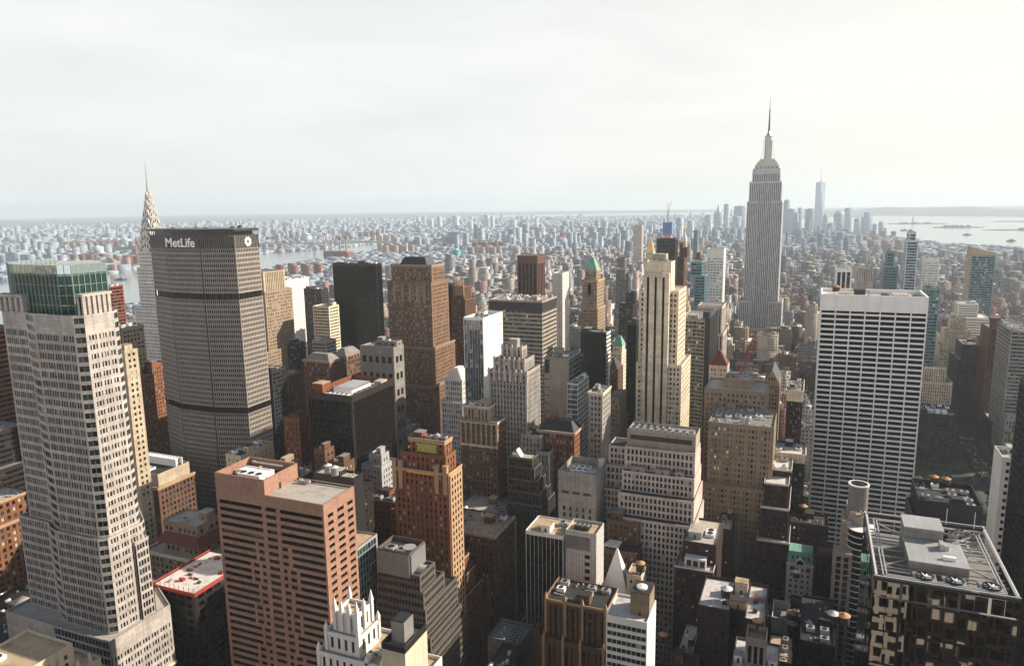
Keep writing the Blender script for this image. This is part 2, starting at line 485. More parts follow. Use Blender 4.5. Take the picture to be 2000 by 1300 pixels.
# ------------------------------------------------------------------ roof gear
def gear_unit(root, x, y, z, w, d, h, m="galvanised", fan=True):
    a = M(); a.box(x, x + w, y, y + d, z, z + h * 0.85); a.box(x - 0.05, x + w + 0.05, y - 0.05, y + d + 0.05, z + h * 0.85, z + h)
    o = a.build("cooling_unit", m, root)
    if fan:
        f = M(); k = max(1, int(round(max(w, d) / min(w, d)))); r = min(w, d) * 0.36
        for i in range(k):
            cx, cy_ = (x + w * (i + 0.5) / k, y + d / 2) if w >= d else (x + w / 2, y + d * (i + 0.5) / k)
            f.cyl(cx, cy_, r, r, z + h, z + h + 0.25, 10)
        sub(f.build("fan", "dark_metal", root), o)
    return o

def gear_house(root, x0, x1, y0, y1, z, h, m, rm="roof_grey"):
    a = M()
    a.box(x0, x1, y0, y1, z, z + h)
    o = a.build("penthouse", m, root)
    c = M(); c.box(x0 - 0.15, x1 + 0.15, y0 - 0.15, y1 + 0.15, z + h, z + h + 0.3)
    sub(c.build("coping", rm, root), o)
    d = M(); d.box((x0 + x1) / 2 - 0.5, (x0 + x1) / 2 + 0.5, y0 - 0.05, y0 + 0.05, z + 0.1, z + min(2.2, h - 0.3))
    sub(d.build("door", "dark_metal", root), o)
    return o

def gear_pipes(root, x0, x1, y0, y1, z, rng, n=3):
    for i in range(n):
        a = M(); r = 0.18 + 0.15 * rng.random(); y = y0 + (y1 - y0) * rng.random(); xa = x0 + (x1 - x0) * 0.3 * rng.random(); xb = x1 - (x1 - x0) * 0.3 * rng.random()
        a.bar((xa, y, z + 0.4), (xb, y, z + 0.4), r); xm = (xa + xb) / 2
        a.bar((xm, y, z + 0.4), (xm, min(y1, y + 2 + 3 * rng.random()), z + 0.4), r); a.bar((xa, y, z), (xa, y, z + 0.9), r * 1.2)
        a.build("duct", "galvanised", root)

def gear_auto(root, x0, x1, y0, y1, z, rng, m, rm, dense=1.0):
    """penthouse, cooling units, ducts and vents spread over a roof without overlapping"""
    w, d = x1 - x0, y1 - y0
    if w < 5 or d < 5: return
    k = max(2, int(w / 6)); l = max(1, int(d / 6))
    cells = [(i, j) for i in range(k) for j in range(l)]
    rng.shuffle(cells)
    cw, cd = w / k, d / l
    big = True
    for (i, j) in cells[: max(2, int(len(cells) * 0.75 * dense))]:
        cx, cy_ = x0 + (i + 0.5) * cw, y0 + (j + 0.5) * cd
        r = rng.random()
        if big:
            gear_house(root, cx - cw * 0.4, cx + cw * 0.4, cy_ - cd * 0.4, cy_ + cd * 0.4, z, 2.6 + 2 * rng.random(), m, rm); big = False
        elif r < 0.55:
            gear_unit(root, cx - cw * 0.3, cy_ - cd * 0.28, z + 0.2, min(cw * 0.6, 4), min(cd * 0.55, 3), 1.2 + rng.random(), rng.choice(["galvanised", "galvanised", "white_panel"]))
        elif r < 0.75:
            gear_pipes(root, cx - cw * 0.4, cx + cw * 0.4, cy_ - cd * 0.4, cy_ + cd * 0.4, z, rng, 2)
        else:
            a = M()
            for q in range(3):
                vx, vy = cx + (rng.random() - 0.5) * cw * 0.7, cy_ + (rng.random() - 0.5) * cd * 0.7
                a.cyl(vx, vy, 0.3, 0.3, z, z + 0.9, 8); a.cyl(vx, vy, 0.5, 0.3, z + 0.9, z + 1.2, 8)
            a.build("vent", "galvanised", root)

# ------------------------------------------------------------------ an ordinary box-shaped building of stacked tiers
FOOT = []      # occupied ground rectangles
def building(key, name, label, cat, tiers, st, styles=None, gear="auto", faces=None, cornice=None, n_single=None, group=None, roof_top=True, seed=None):
    rng = random.Random(seed if seed is not None else sum(ord(c) for c in key) * 7)
    tiers = [tuple(t[:5]) for t in tiers]
    x0 = min(t[0] for t in tiers); x1 = max(t[1] for t in tiers); y0 = min(t[2] for t in tiers); y1 = max(t[3] for t in tiers)
    global LAST
    FOOT.append((x0, x1, y0, y1))
    HB.extend((t[0], t[1], t[2], t[3], 0, t[4]) for t in tiers)
    root = LAST = thing(name, label, cat, ((x0 + x1) / 2, (y0 + y1) / 2, 0), group)
    fs = faces or ("NW" if (x0 + x1) / 2 < 0 else "NE")
    byst = {}
    RF = {}
    for k, t in enumerate(tiers):
        s_ = (styles or {}).get(k, st)
        X0, X1, Y0, Y1, Z = t
        zb = 0.0
        for o in tiers:
            if o is not t and o[4] < Z - 0.5 and o[0] - 0.5 <= (X0 + X1) / 2 <= o[1] + 0.5 and o[2] - 0.5 <= (Y0 + Y1) / 2 <= o[3] + 0.5: zb = max(zb, o[4] - 1.2)
        W, G, P, stt = byst.setdefault(id(s_), (M(), M(), [], s_))
        d = s_["dep"] + 0.05
        for f, a, b in (("N", (X0, Y0), (X1, Y0)), ("W", (X1, Y0), (X1, Y1)), ("S", (X1, Y1), (X0, Y1)), ("E", (X0, Y1), (X0, Y0))):
            s2 = s_ if f in fs else dict(s_, kind="blank")
            # side walls stop short of the front ones so that no two faces share a plane at the corners
            if f in "WE":
                sg = 1 if f == "W" else -1
                a = (a[0], a[1] + sg * s_["dep"]); b = (b[0], b[1] - sg * s_["dep"])
            facade(W, G, P, a, b, zb, Z, s2, rng=rng)
        RM = RF.setdefault((s_["roofm"], k), M())
        RM.box(X0 + d, X1 - d, Y0 + d, Y1 - d, Z - s_["par"] - 0.4, Z - s_["par"])
        if cornice and k in cornice:
            cm, ch, co = cornice[k]
            c = M()
            for (a, b, n_) in (((X0, Y0), (X1, Y0), (0, -1)), ((X1, Y0), (X1, Y1), (1, 0)), ((X0, Y1), (X0, Y0), (-1, 0))):
                xa, xb = min(a[0], b[0]), max(a[0], b[0]); ya, yb = min(a[1], b[1]), max(a[1], b[1])
                if n_[1]: c.box(xa - co, xb + co, ya - co, ya - 0.01, Z - ch, Z + 0.15); c.box(xa - co * 0.5, xb + co * 0.5, ya - co * 0.5, ya - 0.01, Z - ch * 1.8, Z - ch)
                elif n_[0] > 0: c.box(xb + 0.01, xb + co, ya, yb, Z - ch, Z + 0.15); c.box(xb + 0.01, xb + co * 0.5, ya, yb, Z - ch * 1.8, Z - ch)
                else: c.box(xa - co, xa - 0.01, ya, yb, Z - ch, Z + 0.15)
            c.build("cornice", cm, root)
    for W, G, P, s_ in byst.values():
        W.build("wall", [s_["wallm"], s_["span"] or s_["wallm"]], root)
        G.build("glazing", s_["back"], root)
        windows(P, s_, root, s_["nwin"] if n_single is None else n_single)
    for (rm, _), RM in RF.items(): RM.build("roof", rm, root)
    if gear == "auto":
        for k, t in enumerate(tiers):
            s_ = (styles or {}).get(k, st)
            if k and any(o[4] > t[4] + 0.5 and o[0] < t[1] and o[1] > t[0] and o[2] < t[3] and o[3] > t[2] for o in tiers): continue
            gear_auto(root, t[0] + 1.2, t[1] - 1.2, t[2] + 1.2, t[3] - 1.2, t[4] - s_["par"], rng, s_["wallm"], s_["roofm"])
    return root

TIERS = {
 'brown': [(-204.5, -181.7, 200.0, 218.0, 161.1), (-205.1, -155.8, 200.0, 218.5, 155.3)],
 'green87': [(-199.3, -186.1, 261.2, 278.2, 105.0)],
 'step86': [(-179.4, -161.8, 266.9, 281.4, 104.0), (-180.0, -156.9, 266.9, 281.9, 94.0), (-180.4, -155.4, 266.9, 287.9, 86.2), (-180.9, -154.7, 266.9, 299.9, 77.8), (-181.6, -152.6, 266.9, 299.4, 64.0), (-182.0, -152.0, 266.9, 303.9, 57.0)],
 'french': [(-184.7, -160.0, 302.0, 307.0, 145.9), (-188.2, -158.0, 300.0, 309.5, 134.4)],
 'frenchw': [(-224.7, -210.5, 334.2, 350.2, 95.0), (-212.1, -192.4, 333.3, 339.3, 92.0)],
 'frencht': [(-174.7, -169.8, 324.1, 334.6, 78.0), (-174.8, -170.4, 328.5, 342.0, 70.0), (-174.1, -169.7, 331.6, 347.1, 62.0), (-173.5, -167.9, 333.7, 351.7, 54.0), (-172.4, -165.4, 334.7, 352.7, 46.0)],
 'flat85': [(-187.0, -159.0, 355.3, 379.8, 73.6)],
 'back85': [(-167.7, -159.0, 382.1, 407.1, 70.1)],
 'glasswing': [(-129.7, -108.8, 331.7, 344.7, 92.0)],
 'whitetile': [(-109.7, -93.4, 334.3, 348.8, 95.0)],
 'brown67': [(-98.9, -81.2, 377.4, 396.4, 85.0), (-98.6, -79.8, 369.9, 382.9, 70.0)],
 'base68': [(-97.9, -79.9, 346.1, 364.1, 55.0)],
 'tankblk': [(-80.4, -72.9, 346.2, 358.7, 70.0)],
 'gothbr': [(-107.9, -79.4, 300.8, 309.3, 75.0)],
 'white70': [(-74.0, -56.3, 281.3, 295.3, 85.0)],
 'green71': [(-139.3, -123.6, 305.6, 312.1, 45.0)],
 'orangebh': [(-133.8, -124.7, 321.5, 330.5, 40.0)],
 'brown72': [(-54.6, -39.0, 369.4, 399.4, 82.0), (-57.9, -40.1, 367.7, 396.7, 72.0)],
 'side72': [(-44.6, -36.3, 427.2, 451.7, 66.0)],
 'low75': [(-82.3, -70.7, 435.9, 454.9, 45.0)],
 'dark73': [(-41.3, -11.8, 324.9, 360.9, 72.0)],
 'dark74': [(-16.4, -9.6, 281.7, 298.7, 92.0), (-21.1, -4.2, 283.5, 307.0, 76.0)],
 'maroon78': [(-37.4, -5.2, 460.9, 518.9, 95.0), (-18.9, -7.0, 447.1, 494.6, 92.0), (-19.8, -4.7, 443.0, 495.5, 78.0), (-19.4, -4.3, 439.0, 489.5, 60.0)],
 'corn79': [(-17.9, 2.9, 484.6, 626.1, 98.0)],
 'gable81': [(-31.1, -19.6, 620.0, 659.5, 112.5)],
 'nar80': [(-12.6, -1.0, 600.0, 728.5, 112.4)],
 'salmon': [(-52.1, -34.5, 510.0, 528.0, 137.5), (-62.7, -50.8, 500.0, 519.0, 132.5), (-33.9, -22.8, 505.0, 529.5, 133.7)],
 'salmon2': [(-53.9, -17.2, 455.0, 485.5, 123.6)],
 'redroof': [(-73.4, -58.9, 600.0, 615.5, 128.0)],
 'hsbc': [(-114.2, -90.8, 700.0, 769.0, 149.4)],
 'grey64': [(-93.5, -55.2, 400.0, 414.0, 130.4), (-94.1, -53.9, 394.0, 407.5, 108.8), (-93.7, -53.0, 388.0, 401.5, 97.8), (-92.7, -52.4, 382.0, 395.0, 86.5)],
 'grey64l': [(-101.4, -95.2, 408.0, 413.0, 120.2), (-106.1, -95.8, 406.0, 416.5, 107.6), (-106.1, -95.2, 404.0, 414.5, 93.8)],
 'cream65': [(-129.2, -106.6, 380.1, 407.1, 108.0)],
 'beige62': [(-131.4, -122.1, 450.0, 471.0, 137.1)],
 'sm62': [(-135.9, -128.8, 520.0, 534.5, 115.6)],
 'mans63': [(-160.2, -135.0, 430.0, 447.0, 114.5)],
 'dstep84': [(-163.6, -147.8, 387.6, 398.1, 110.0), (-163.7, -146.5, 387.6, 400.1, 104.2), (-163.8, -144.6, 387.6, 402.1, 96.3), (-164.0, -142.8, 387.6, 406.1, 88.8), (-164.8, -142.2, 387.6, 412.1, 81.1)],
 'b580': [(-213.1, -190.6, 425.0, 437.0, 127.5), (-212.5, -184.6, 421.0, 438.5, 120.8)],
 'b580w': [(-212.6, -179.5, 418.0, 432.5, 67.8)],
 'artdeco': [(-192.1, -176.5, 445.0, 452.5, 166.4), (-194.5, -172.8, 438.0, 456.0, 158.8), (-194.0, -169.9, 434.0, 452.0, 151.6)],
 'artdecow': [(-165.4, -155.5, 425.0, 437.0, 111.9), (-156.6, -148.9, 422.0, 436.0, 102.8)],
 'concgreen': [(-180.4, -161.3, 500.0, 529.5, 147.3)],
 'greenlow': [(-159.3, -151.5, 490.0, 518.5, 131.4)],
 'black18': [(-188.9, -165.3, 620.0, 634.0, 146.8)],
 'tanpyr': [(-222.6, -208.0, 745.0, 771.5, 189.9), (-222.8, -208.2, 740.0, 781.5, 179.0)],
 'tealpyr': [(-157.4, -149.2, 615.0, 638.0, 135.5), (-158.8, -149.7, 610.0, 650.5, 125.4)],
 'peak': [(-143.5, -138.6, 550.0, 568.5, 131.9)],
 'dark24': [(-141.4, -133.5, 600.0, 608.0, 160.4)],
 'f500': [(-113.4, -93.4, 530.0, 542.5, 217.9), (-116.5, -93.4, 527.0, 568.5, 196.7), (-116.5, -83.9, 524.0, 574.5, 142.5)],
 'striped': [(-264.9, -214.4, 590.0, 628.5, 176.5)],
 'glasswhite': [(-236.6, -220.8, 480.0, 516.5, 177.8)],
 'temple': [(-275.1, -259.2, 520.0, 525.5, 119.4)],
 'lincoln': [(-370.7, -328.2, 600.0, 617.0, 205.9), (-367.3, -324.6, 592.0, 617.0, 129.2), (-360.9, -320.0, 586.0, 612.0, 94.3)],
 'brownblk': [(-371.1, -356.8, 700.0, 706.0, 176.5)],
 'browng': [(-345.9, -337.0, 686.0, 702.0, 182.9), (-348.3, -332.8, 680.0, 706.5, 163.0)],
 'black101': [(-503.7, -445.3, 690.0, 698.5, 197.3)],
 'tanrib': [(-488.9, -475.0, 640.0, 647.5, 154.7)],
 'navy': [(-617.1, -588.6, 780.0, 791.0, 154.9)],
 'whitebig': [(-677.4, -663.5, 800.0, 846.0, 163.6)],
 'chanin': [(-537.3, -524.8, 600.0, 633.0, 194.2), (-535.7, -521.7, 596.0, 635.5, 173.8)],
 'darklow': [(-429.5, -418.7, 480.0, 495.0, 123.8)],
 'mans92': [(-384.9, -358.9, 480.0, 496.0, 135.7)],
 'mans93': [(-384.6, -370.7, 520.0, 543.0, 132.2)],
 'conc94': [(-341.2, -310.3, 500.0, 505.5, 147.5)],
 'grey95': [(-445.1, -429.0, 570.0, 586.5, 132.7)],
 'dark96': [(-466.7, -456.3, 560.0, 571.0, 130.2)],
 'orange97': [(-445.2, -440.6, 520.0, 548.5, 107.7)],
 'brick98': [(-307.3, -294.8, 360.0, 368.0, 127.8)],
 'blackbox': [(-275.5, -243.6, 345.0, 392.0, 151.0)],
 'whiteg89': [(-243.1, -228.9, 350.0, 363.0, 108.1), (-239.4, -230.5, 353.0, 361.5, 114.0)],
 'dark90': [(-238.7, -213.6, 300.0, 307.5, 121.1), (-245.5, -216.5, 308.1, 321.6, 112.0)],
 'cream99': [(-279.6, -269.9, 315.0, 324.0, 115.6), (-296.8, -284.4, 341.6, 369.1, 96.0)],
 'dark99': [(-261.4, -253.6, 330.0, 336.0, 122.0), (-248.1, -237.0, 325.0, 331.0, 117.6)],
 'cream99b': [(-328.1, -316.1, 330.0, 359.0, 111.0)],
 'tanslim': [(-373.5, -368.2, 300.0, 307.5, 178.5)],
 'orangelow': [(-477.9, -470.4, 390.0, 407.0, 133.3), (-517.0, -510.0, 440.0, 450.5, 130.5)],
 'darkshadow': [(-523.0, -516.7, 420.0, 442.0, 165.0)],
 'redstripe': [(-713.0, -706.0, 560.0, 582.5, 178.0)],
 'fans100': [(-433.8, -398.6, 340.5, 365.0, 82.0)],
 'pyr101': [(-341.6, -314.3, 292.6, 307.6, 84.0), (-338.3, -321.9, 292.8, 314.8, 80.0), (-349.8, -312.9, 289.1, 304.1, 66.0)],
 'red102': [(-272.3, -249.9, 226.6, 243.6, 88.0)],
 'orange103': [(-426.8, -422.4, 238.9, 266.9, 95.0)],
 'dark103': [(-530.6, -509.2, 304.5, 324.5, 110.0)],
 'stripe105': [(-558.9, -547.6, 330.0, 351.5, 170.3)],
 'goth104': [(-246.9, -219.7, 135.2, 137.7, 118.0), (-249.8, -228.9, 152.0, 155.5, 100.0)],
 'grace': [(7.5, 72.7, 545.0, 546.0, 195.2)],
 'white57': [(95.3, 100.0, 424.6, 441.1, 130.0)],
 'black58': [(99.7, 110.0, 422.8, 430.3, 160.0)],
 'grey59': [(61.5, 94.8, 438.3, 469.3, 92.0)],
 'drum60': [(25.3, 32.9, 384.8, 442.8, 104.0)],
 'conc60': [(21.6, 26.8, 405.5, 432.5, 92.0), (17.6, 25.5, 393.2, 436.2, 78.0)],
 'curve60': [(26.0, 34.5, 423.9, 478.4, 88.0)],
 'xyz': [(18.7, 50.4, 193.5, 234.0, 165.0)],
 'dark55': [(178.0, 186.4, 849.1, 897.1, 34.0)],
 'grey56': [(124.2, 132.9, 560.0, 570.5, 113.0)],
 'dark54': [(85.4, 110.1, 640.0, 646.5, 91.6)],
 'beige53': [(92.3, 112.6, 700.0, 706.5, 117.7)],
 'beige49': [(109.8, 129.7, 720.0, 740.0, 146.6), (114.4, 126.3, 725.0, 735.5, 156.9)],
 'brown50': [(107.7, 122.2, 640.0, 672.5, 148.4)],
 'brown51': [(109.7, 116.6, 560.0, 581.5, 174.2), (111.7, 117.2, 563.0, 571.0, 181.4)],
 'glass52': [(104.8, 114.0, 480.0, 510.5, 186.9)],
 'white48': [(131.5, 148.2, 800.0, 822.5, 160.4), (149.3, 156.8, 800.0, 814.5, 147.3)],
 'teal47': [(113.3, 126.6, 880.0, 896.0, 165.8)],
 'glass46': [(164.7, 187.5, 950.0, 983.0, 202.0)],
 'check45': [(135.7, 155.2, 1100.0, 1115.5, 182.4)],
 'blue44': [(110.1, 122.7, 1050.0, 1091.0, 209.6)],
 'blue43': [(91.2, 100.2, 1080.0, 1143.5, 190.7), (88.4, 105.2, 1075.0, 1115.5, 172.2)],
 'pink42': [(58.6, 69.9, 1150.0, 1227.0, 165.4), (71.3, 82.4, 1150.0, 1186.0, 163.5)],
 'strip41': [(27.9, 45.6, 980.0, 1379.5, 176.4)],
 'white28': [(-129.9, -107.5, 1000.0, 1024.5, 197.5)],
 'old28': [(-111.8, -85.5, 800.0, 834.5, 148.6)],
 'teal29': [(-142.7, -128.6, 950.0, 983.5, 184.8)],
 'black31': [(-216.6, -189.2, 1100.0, 1113.0, 206.0)],
 'redblue': [(-357.8, -336.9, 1900.0, 1922.0, 209.3)],
 'gold33': [(-360.4, -342.4, 1700.0, 1724.0, 146.2)],
 'met34': [(-319.4, -307.5, 1950.0, 1975.0, 160.0)],
 'twin30': [(-191.4, -178.9, 1150.0, 1165.0, 196.6), (-196.3, -182.3, 1140.0, 1159.5, 179.1)],
 'dark35': [(-310.7, -299.5, 2100.0, 2119.5, 182.4)],
 'orange36': [(-188.5, -179.7, 1300.0, 1319.0, 166.5)],
 'teal37': [(-278.7, -263.5, 1100.0, 1120.0, 159.6), (-289.9, -277.3, 1150.0, 1171.0, 171.5)],
 'brown38': [(-665.8, -630.8, 2900.0, 2928.5, 171.6)],
 'navy25': [(-204.4, -193.3, 855.0, 866.0, 153.2), (-211.2, -194.4, 850.0, 872.0, 141.2)],
 'white20': [(-347.3, -332.5, 1000.0, 1024.0, 160.9)],
 'maroon': [(-363.4, -333.1, 900.0, 915.5, 192.7)],
 'esb': [(-103.9, -52.5, 1300.0, 1363.0, 286.9)],
 'darka': [(3.7, 26.2, 335.8, 336.8, 62.0)],
 'greenm': [(-3.8, 10.3, 425.0, 824.5, 52.0)],
 'archb': [(10.7, 23.1, 449.5, 450.5, 60.0)],
 'greybox': [(-9.3, -1.1, 397.5, 416.5, 48.0)],
 'sandroof': [(-9.4, 3.2, 325.3, 372.8, 58.0)],
 'tanksa': [(-2.6, 3.7, 367.8, 396.3, 50.0)],
 'lowmaroon': [(-4.3, 12.7, 484.2, 485.2, 62.0)],
 'lowbrown': [(-60.2, -47.0, 315.4, 324.4, 50.0)],
 'roofl': [(-64.3, -57.3, 356.6, 366.1, 40.0)],
 'lowband': [(-52.5, -19.8, 294.1, 303.1, 50.0)],
 'farlow': [(96.6, 121.0, 557.1, 566.1, 40.0)],
}
HB = []
TANKS = [
 (3.0, 483.0, 59, 2.6, 4, 'tank_cone', 'wood_tank', 'orange-coned water tank on the dark maroon roof behind the green copper mansard'),
 (0.4, 369.1, 47, 2.8, 4, 'tank_cone', 'wood_tank', 'larger orange-coned water tank of the pair on the flat black roof'),
 (0.4, 359.7, 47, 2.3, 3.4, 'tank_cone', 'wood_tank', 'smaller orange-coned water tank in front of its larger orange twin'),
 (18.0, 350.2, 61, 2.7, 4, 'tank_cone_white', 'wood_tank', 'white-coned water tank beside an orange-coned one, left of the mirror block'),
 (22.6, 350.1, 61, 2.7, 4, 'tank_cone', 'wood_tank', 'orange-coned water tank right next to the white-coned one by the mirror block'),
 (1.0, 412.4, 49, 1.9, 3, 'tank_cone_white', 'wood_tank', 'small white-coned water tank below the green copper mansard'),
 (-29.6, 336.3, 71.5, 2.6, 4, 'tank_cone_white', 'dark_metal', 'white-topped dark water tank on the apartment block between two terraces'),
 (-13.3, 298.5, 81, 2.0, 3, 'tank_cone', 'wood_tank', 'orange-coned water tank sunk inside the open square tower at the bottom'),
 (-59.8, 339.4, 39, 2.2, 4, 'tank_cone', 'wood_tank', 'orange-coned water tank on the narrow low roof with white debris'),
 (-74.3, 350.8, 69, 2.3, 4.4, 'tank_cone', 'wood_tank', 'orange-coned dark water tank on the narrow cream block by the white pyramid'),
 (74.9, 482.2, 89.5, 2.4, 3.2, 'tank_cone', 'wood_tank', 'left orange-coned water tank of the pair on the louvred grey block'),
 (81.1, 480.9, 89.5, 2.4, 3.2, 'tank_cone', 'wood_tank', 'right orange-coned water tank of the pair on the louvred grey block'),
 (17.2, 569.9, 192.8, 2.6, 3.4, 'tank_cone', 'wood_tank', 'brown water tank on the roof edge of the white grid tower'),
 (-93.2, 390.7, 71, 2.4, 2.6, 'tank_cone_white', 'galvanised', 'white-coned tank among white pipes on the dark brown brick block'),
 (-229.9, 301.1, 120, 2.0, 4.2, 'tank_cone_white', 'galvanised', 'left grey water tank of the pair on the charcoal block'),
 (-224.7, 299.7, 120, 2.0, 4.2, 'tank_cone_white', 'galvanised', 'right grey water tank of the pair on the charcoal block'),
 (30.0, 419.0, 99.2, 3.3, 1.6, 'tank_cone', 'wood_tank', 'orange-coned water tank inside the round open drum'),
]
HAZY = [
 ('hazy_tower', 'hazy dark-capped downtown tower at the far left end of the cluster', -753, -702, 5600, 160, {}),
 ('hazy_tower', 'hazy stepped downtown tower with a pointed spire left of the tallest spired tower', -721, -660, 5900, 181, {'top': 'spire'}),
 ('hazy_tower', 'hazy slim downtown tower, tallest of those left of the spired limestone tower', -661, -622, 6000, 239, {}),
 ('hazy_tower', 'hazy broad downtown slab just left of the spired limestone tower', -603, -512, 6200, 221, {}),
 ('hazy_tower', 'hazy nearer downtown slab below the broad one left of the limestone tower', -533, -477, 5400, 155, {}),
 ('hazy_tower', 'hazy slender slab in front of a wide base right of the limestone tower', -218, -175, 5900, 263, {}),
 ('hazy_tower', 'hazy blocky tower just right of the slender slab by the limestone tower', -187, -136, 5600, 198, {}),
 ('hazy_tower', 'hazy low broad tower between the limestone tower and the glass obelisk', -137, -106, 5700, 171, {}),
 ('hazy_tower', 'hazy thin dark tower left of the glass obelisk', -117, -88, 6000, 204, {}),
 ('hazy_tower', 'hazy wide flat-topped slab leaning against the glass obelisk', -64, 5, 5800, 195, {}),
 ('hazy_tower', 'hazy rounded tower at the right foot of the glass obelisk', 56, 88, 5500, 155, {'top': 'dome'}),
 ('hazy_tower', 'hazy dome-topped tower right of the glass obelisk', 136, 210, 6100, 155, {'top': 'dome'}),
 ('hazy_tower', "hazy tall slab joined to the dome-topped tower's right side", 211, 265, 6200, 195, {}),
 ('hazy_tower', "hazy flat tower, left of the pair at the cluster's right end", 274, 319, 6000, 122, {}),
 ('hazy_tower', "hazy flat tower with sloping right shoulder near the cluster's right end", 324, 403, 6100, 127, {'top': 'step'}),
 ('hazy_tower', 'hazy short tower stepping down right of the sloping-shouldered one', 393, 419, 5900, 83, {}),
 ('hazy_tower', 'hazy narrow tower, last of the cluster before the open harbour', 432, 465, 5900, 97, {}),
 ('hazy_tower', 'hazy stub beside the last narrow tower of the downtown cluster', 456, 479, 5800, 57, {}),
 ('hazy_tower', 'hazy slender greenish slab left of the downtown cluster behind the unfinished tower', -737, -702, 4300, 170, {}),
 ('hazy_tower', 'hazy brownish slab between the slender greenish slab and the downtown cluster', -766, -730, 4900, 137, {}),
 ('far_tower', 'faint needle-thin tower at the left end of the far riverside skyline', -4157, -4123, 7600, 108, {}),
 ('far_tower', 'faint blue tower second in the far riverside skyline', -4055, -4009, 7600, 131, {}),
 ('far_tower', 'faint dark pair tower, tallest left one of the far riverside skyline', -3754, -3690, 7400, 145, {}),
 ('far_tower', 'faint broad tower right of the middle of the far riverside skyline', -3552, -3494, 7800, 147, {}),
 ('far_tower', 'faint narrow tower next to the broad one of the far riverside skyline', -3462, -3430, 7800, 129, {}),
 ('far_tower', 'faint wide low tower at the right end of the far riverside skyline', -2978, -2914, 7200, 105, {}),
 ('far_tower', 'faint lone thin tower right of the far riverside skyline', -2845, -2815, 7600, 106, {}),
 ('far_tower', 'faint stubby tower between the two taller far riverside towers', -3469, -3420, 7200, 92, {}),
 ('estate_slab', 'blue-shadowed estate slab, leftmost of the row above the glass-crowned tower', -4952, -4872, 3900, 56, {}),
 ('estate_slab', 'estate slab second from left above the glass-crowned tower', -4862, -4798, 3900, 52, {}),
 ('estate_slab', 'long estate slab in the middle of the row above the glass-crowned tower', -4788, -4720, 3900, 53, {}),
 ('estate_slab', 'estate slab with bright end wall, rightmost of the row above the glass-crowned tower', -4709, -4647, 3900, 53, {}),
 ('far_chimney_block', 'lone grey tower block across the river beside the spired tower', -3854, -3808, 3000, 56, {}),
 ('teal_block', 'small bright teal tower among the far low blocks right of the bridge', -1677, -1651, 3300, 40, {'tone': (0.05, 0.33, 0.38)}),
 ('riverside_block', "dark riverside tower block just right of the lettered slab's top", -3630, -3573, 4600, 66, {}),
]
WTC_X, WTC_Z = (-2, 62, 5700), (385, 498)
# ------------------------------------------------------------------ ordinary towers and blocks, nearest first
def T(key, xa=0.0, xb=0.0, dmin=9.0, ext=None):
    """tiers of a block: shrink upper tiers a hair so that no two walls share a plane; keep a sensible depth"""
    out = []
    ts = TIERS[key]; k = len(ts)
    for i, (x0, x1, y0, y1, z) in enumerate(ts):
        e = 0.04 * (k - 1 - i)
        y1 = max(y1, y0 + dmin)
        out.append((x0 + xa + e, x1 + xb - e, y0 + e, y1 - e, z))
    return out

OFF = ("pane_dark", "pane_blue", "pane_blind")
DARKP = ("pane_black", "pane_dark", "pane_blue")
SKYP = ("pane_dark", "pane_blind", "pane_sky")

# --- left
building("tanslim", "narrow_tower", "slim tan stone tower squeezed between the glass-crowned tower and the dark slab with white lettering", "tower", T("tanslim", xa=-10),
         S(2.6, 3.6, .5, .5, wallm="limestone", top=2), n_single=60)
building("orangelow", "hotel_block", "orange sunlit brick block with stepped roofs left of the dark lettered slab's foot", "building", T("orangelow", xa=-26, dmin=16),
         S(2.8, 3.4, .42, .5, wallm="brick_orange", top=3), n_single=40)
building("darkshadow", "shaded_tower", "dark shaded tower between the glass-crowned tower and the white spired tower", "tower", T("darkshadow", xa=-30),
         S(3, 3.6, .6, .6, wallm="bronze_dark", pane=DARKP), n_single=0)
building("redstripe", "striped_block", "small red block striped with dark ribbon windows beside the glass-crowned tower's top", "building", T("redstripe", xa=-14),
         S(4, 3.6, .9, .55, "horiz", wallm="brick_red", pane=DARKP, top=2), n_single=0)
building("orange103", "ornate_block", "ornate orange terracotta block with white roof plant at the far left edge", "building", [(-470, -421.5, 232, 270, 97), (-474, -419, 229, 274, 84)],
         S(3.6, 3.9, .5, .6, wallm="brick_orange", top=2.5, roofm="roof_pale"), cornice={1: ("terracotta", 1.0, .8), 0: ("terracotta", .8, .6)}, n_single=100)
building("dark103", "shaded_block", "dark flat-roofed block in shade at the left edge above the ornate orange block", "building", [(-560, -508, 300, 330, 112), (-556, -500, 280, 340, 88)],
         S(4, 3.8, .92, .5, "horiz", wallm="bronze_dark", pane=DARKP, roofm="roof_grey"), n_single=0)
building("stripe105", "banded_tower", "orange and black banded tower cut by the left edge of the view", "tower", [(-585, -548, 330, 356, 176)],
         S(6, 3.6, .97, .5, "horiz", wallm="brick_orange", pane=DARKP), n_single=30)
building("fans100", "corniced_block", "dark block with a cream attic and a cluster of white roof fans", "building", [(-446, -400, 341, 368, 84), (-448, -398, 338.5, 370, 76)],
         S(3.2, 3.8, .55, .62, wallm="brick_brown", pane=("pane_dark", "pane_blue", "pane_sky"), mix=(.6, .25, .15), roofm="roof_dark"), styles={0: S(kind="blank", wallm="limestone", roofm="roof_dark")}, gear=None, cornice={1: ("terracotta", 1.2, 1.0)}, n_single=80)
r = LAST
for i in range(4):
    for j in range(2): gear_unit(r, -425 + i * 3.4, 344 + j * 3.6, 83.2, 2.8, 2.8, 1.6, "white_panel")
a = M()
for i in range(12): a.box(-434 + i * 2.6, -433.2 + i * 2.6, 360, 364, 83, 88)
a.box(-436, -402, 358.5, 359.4, 83, 88.2); a.box(-436, -402, 364, 364.5, 83, 88.2)
a.build("screen_wall", "white_panel", r)
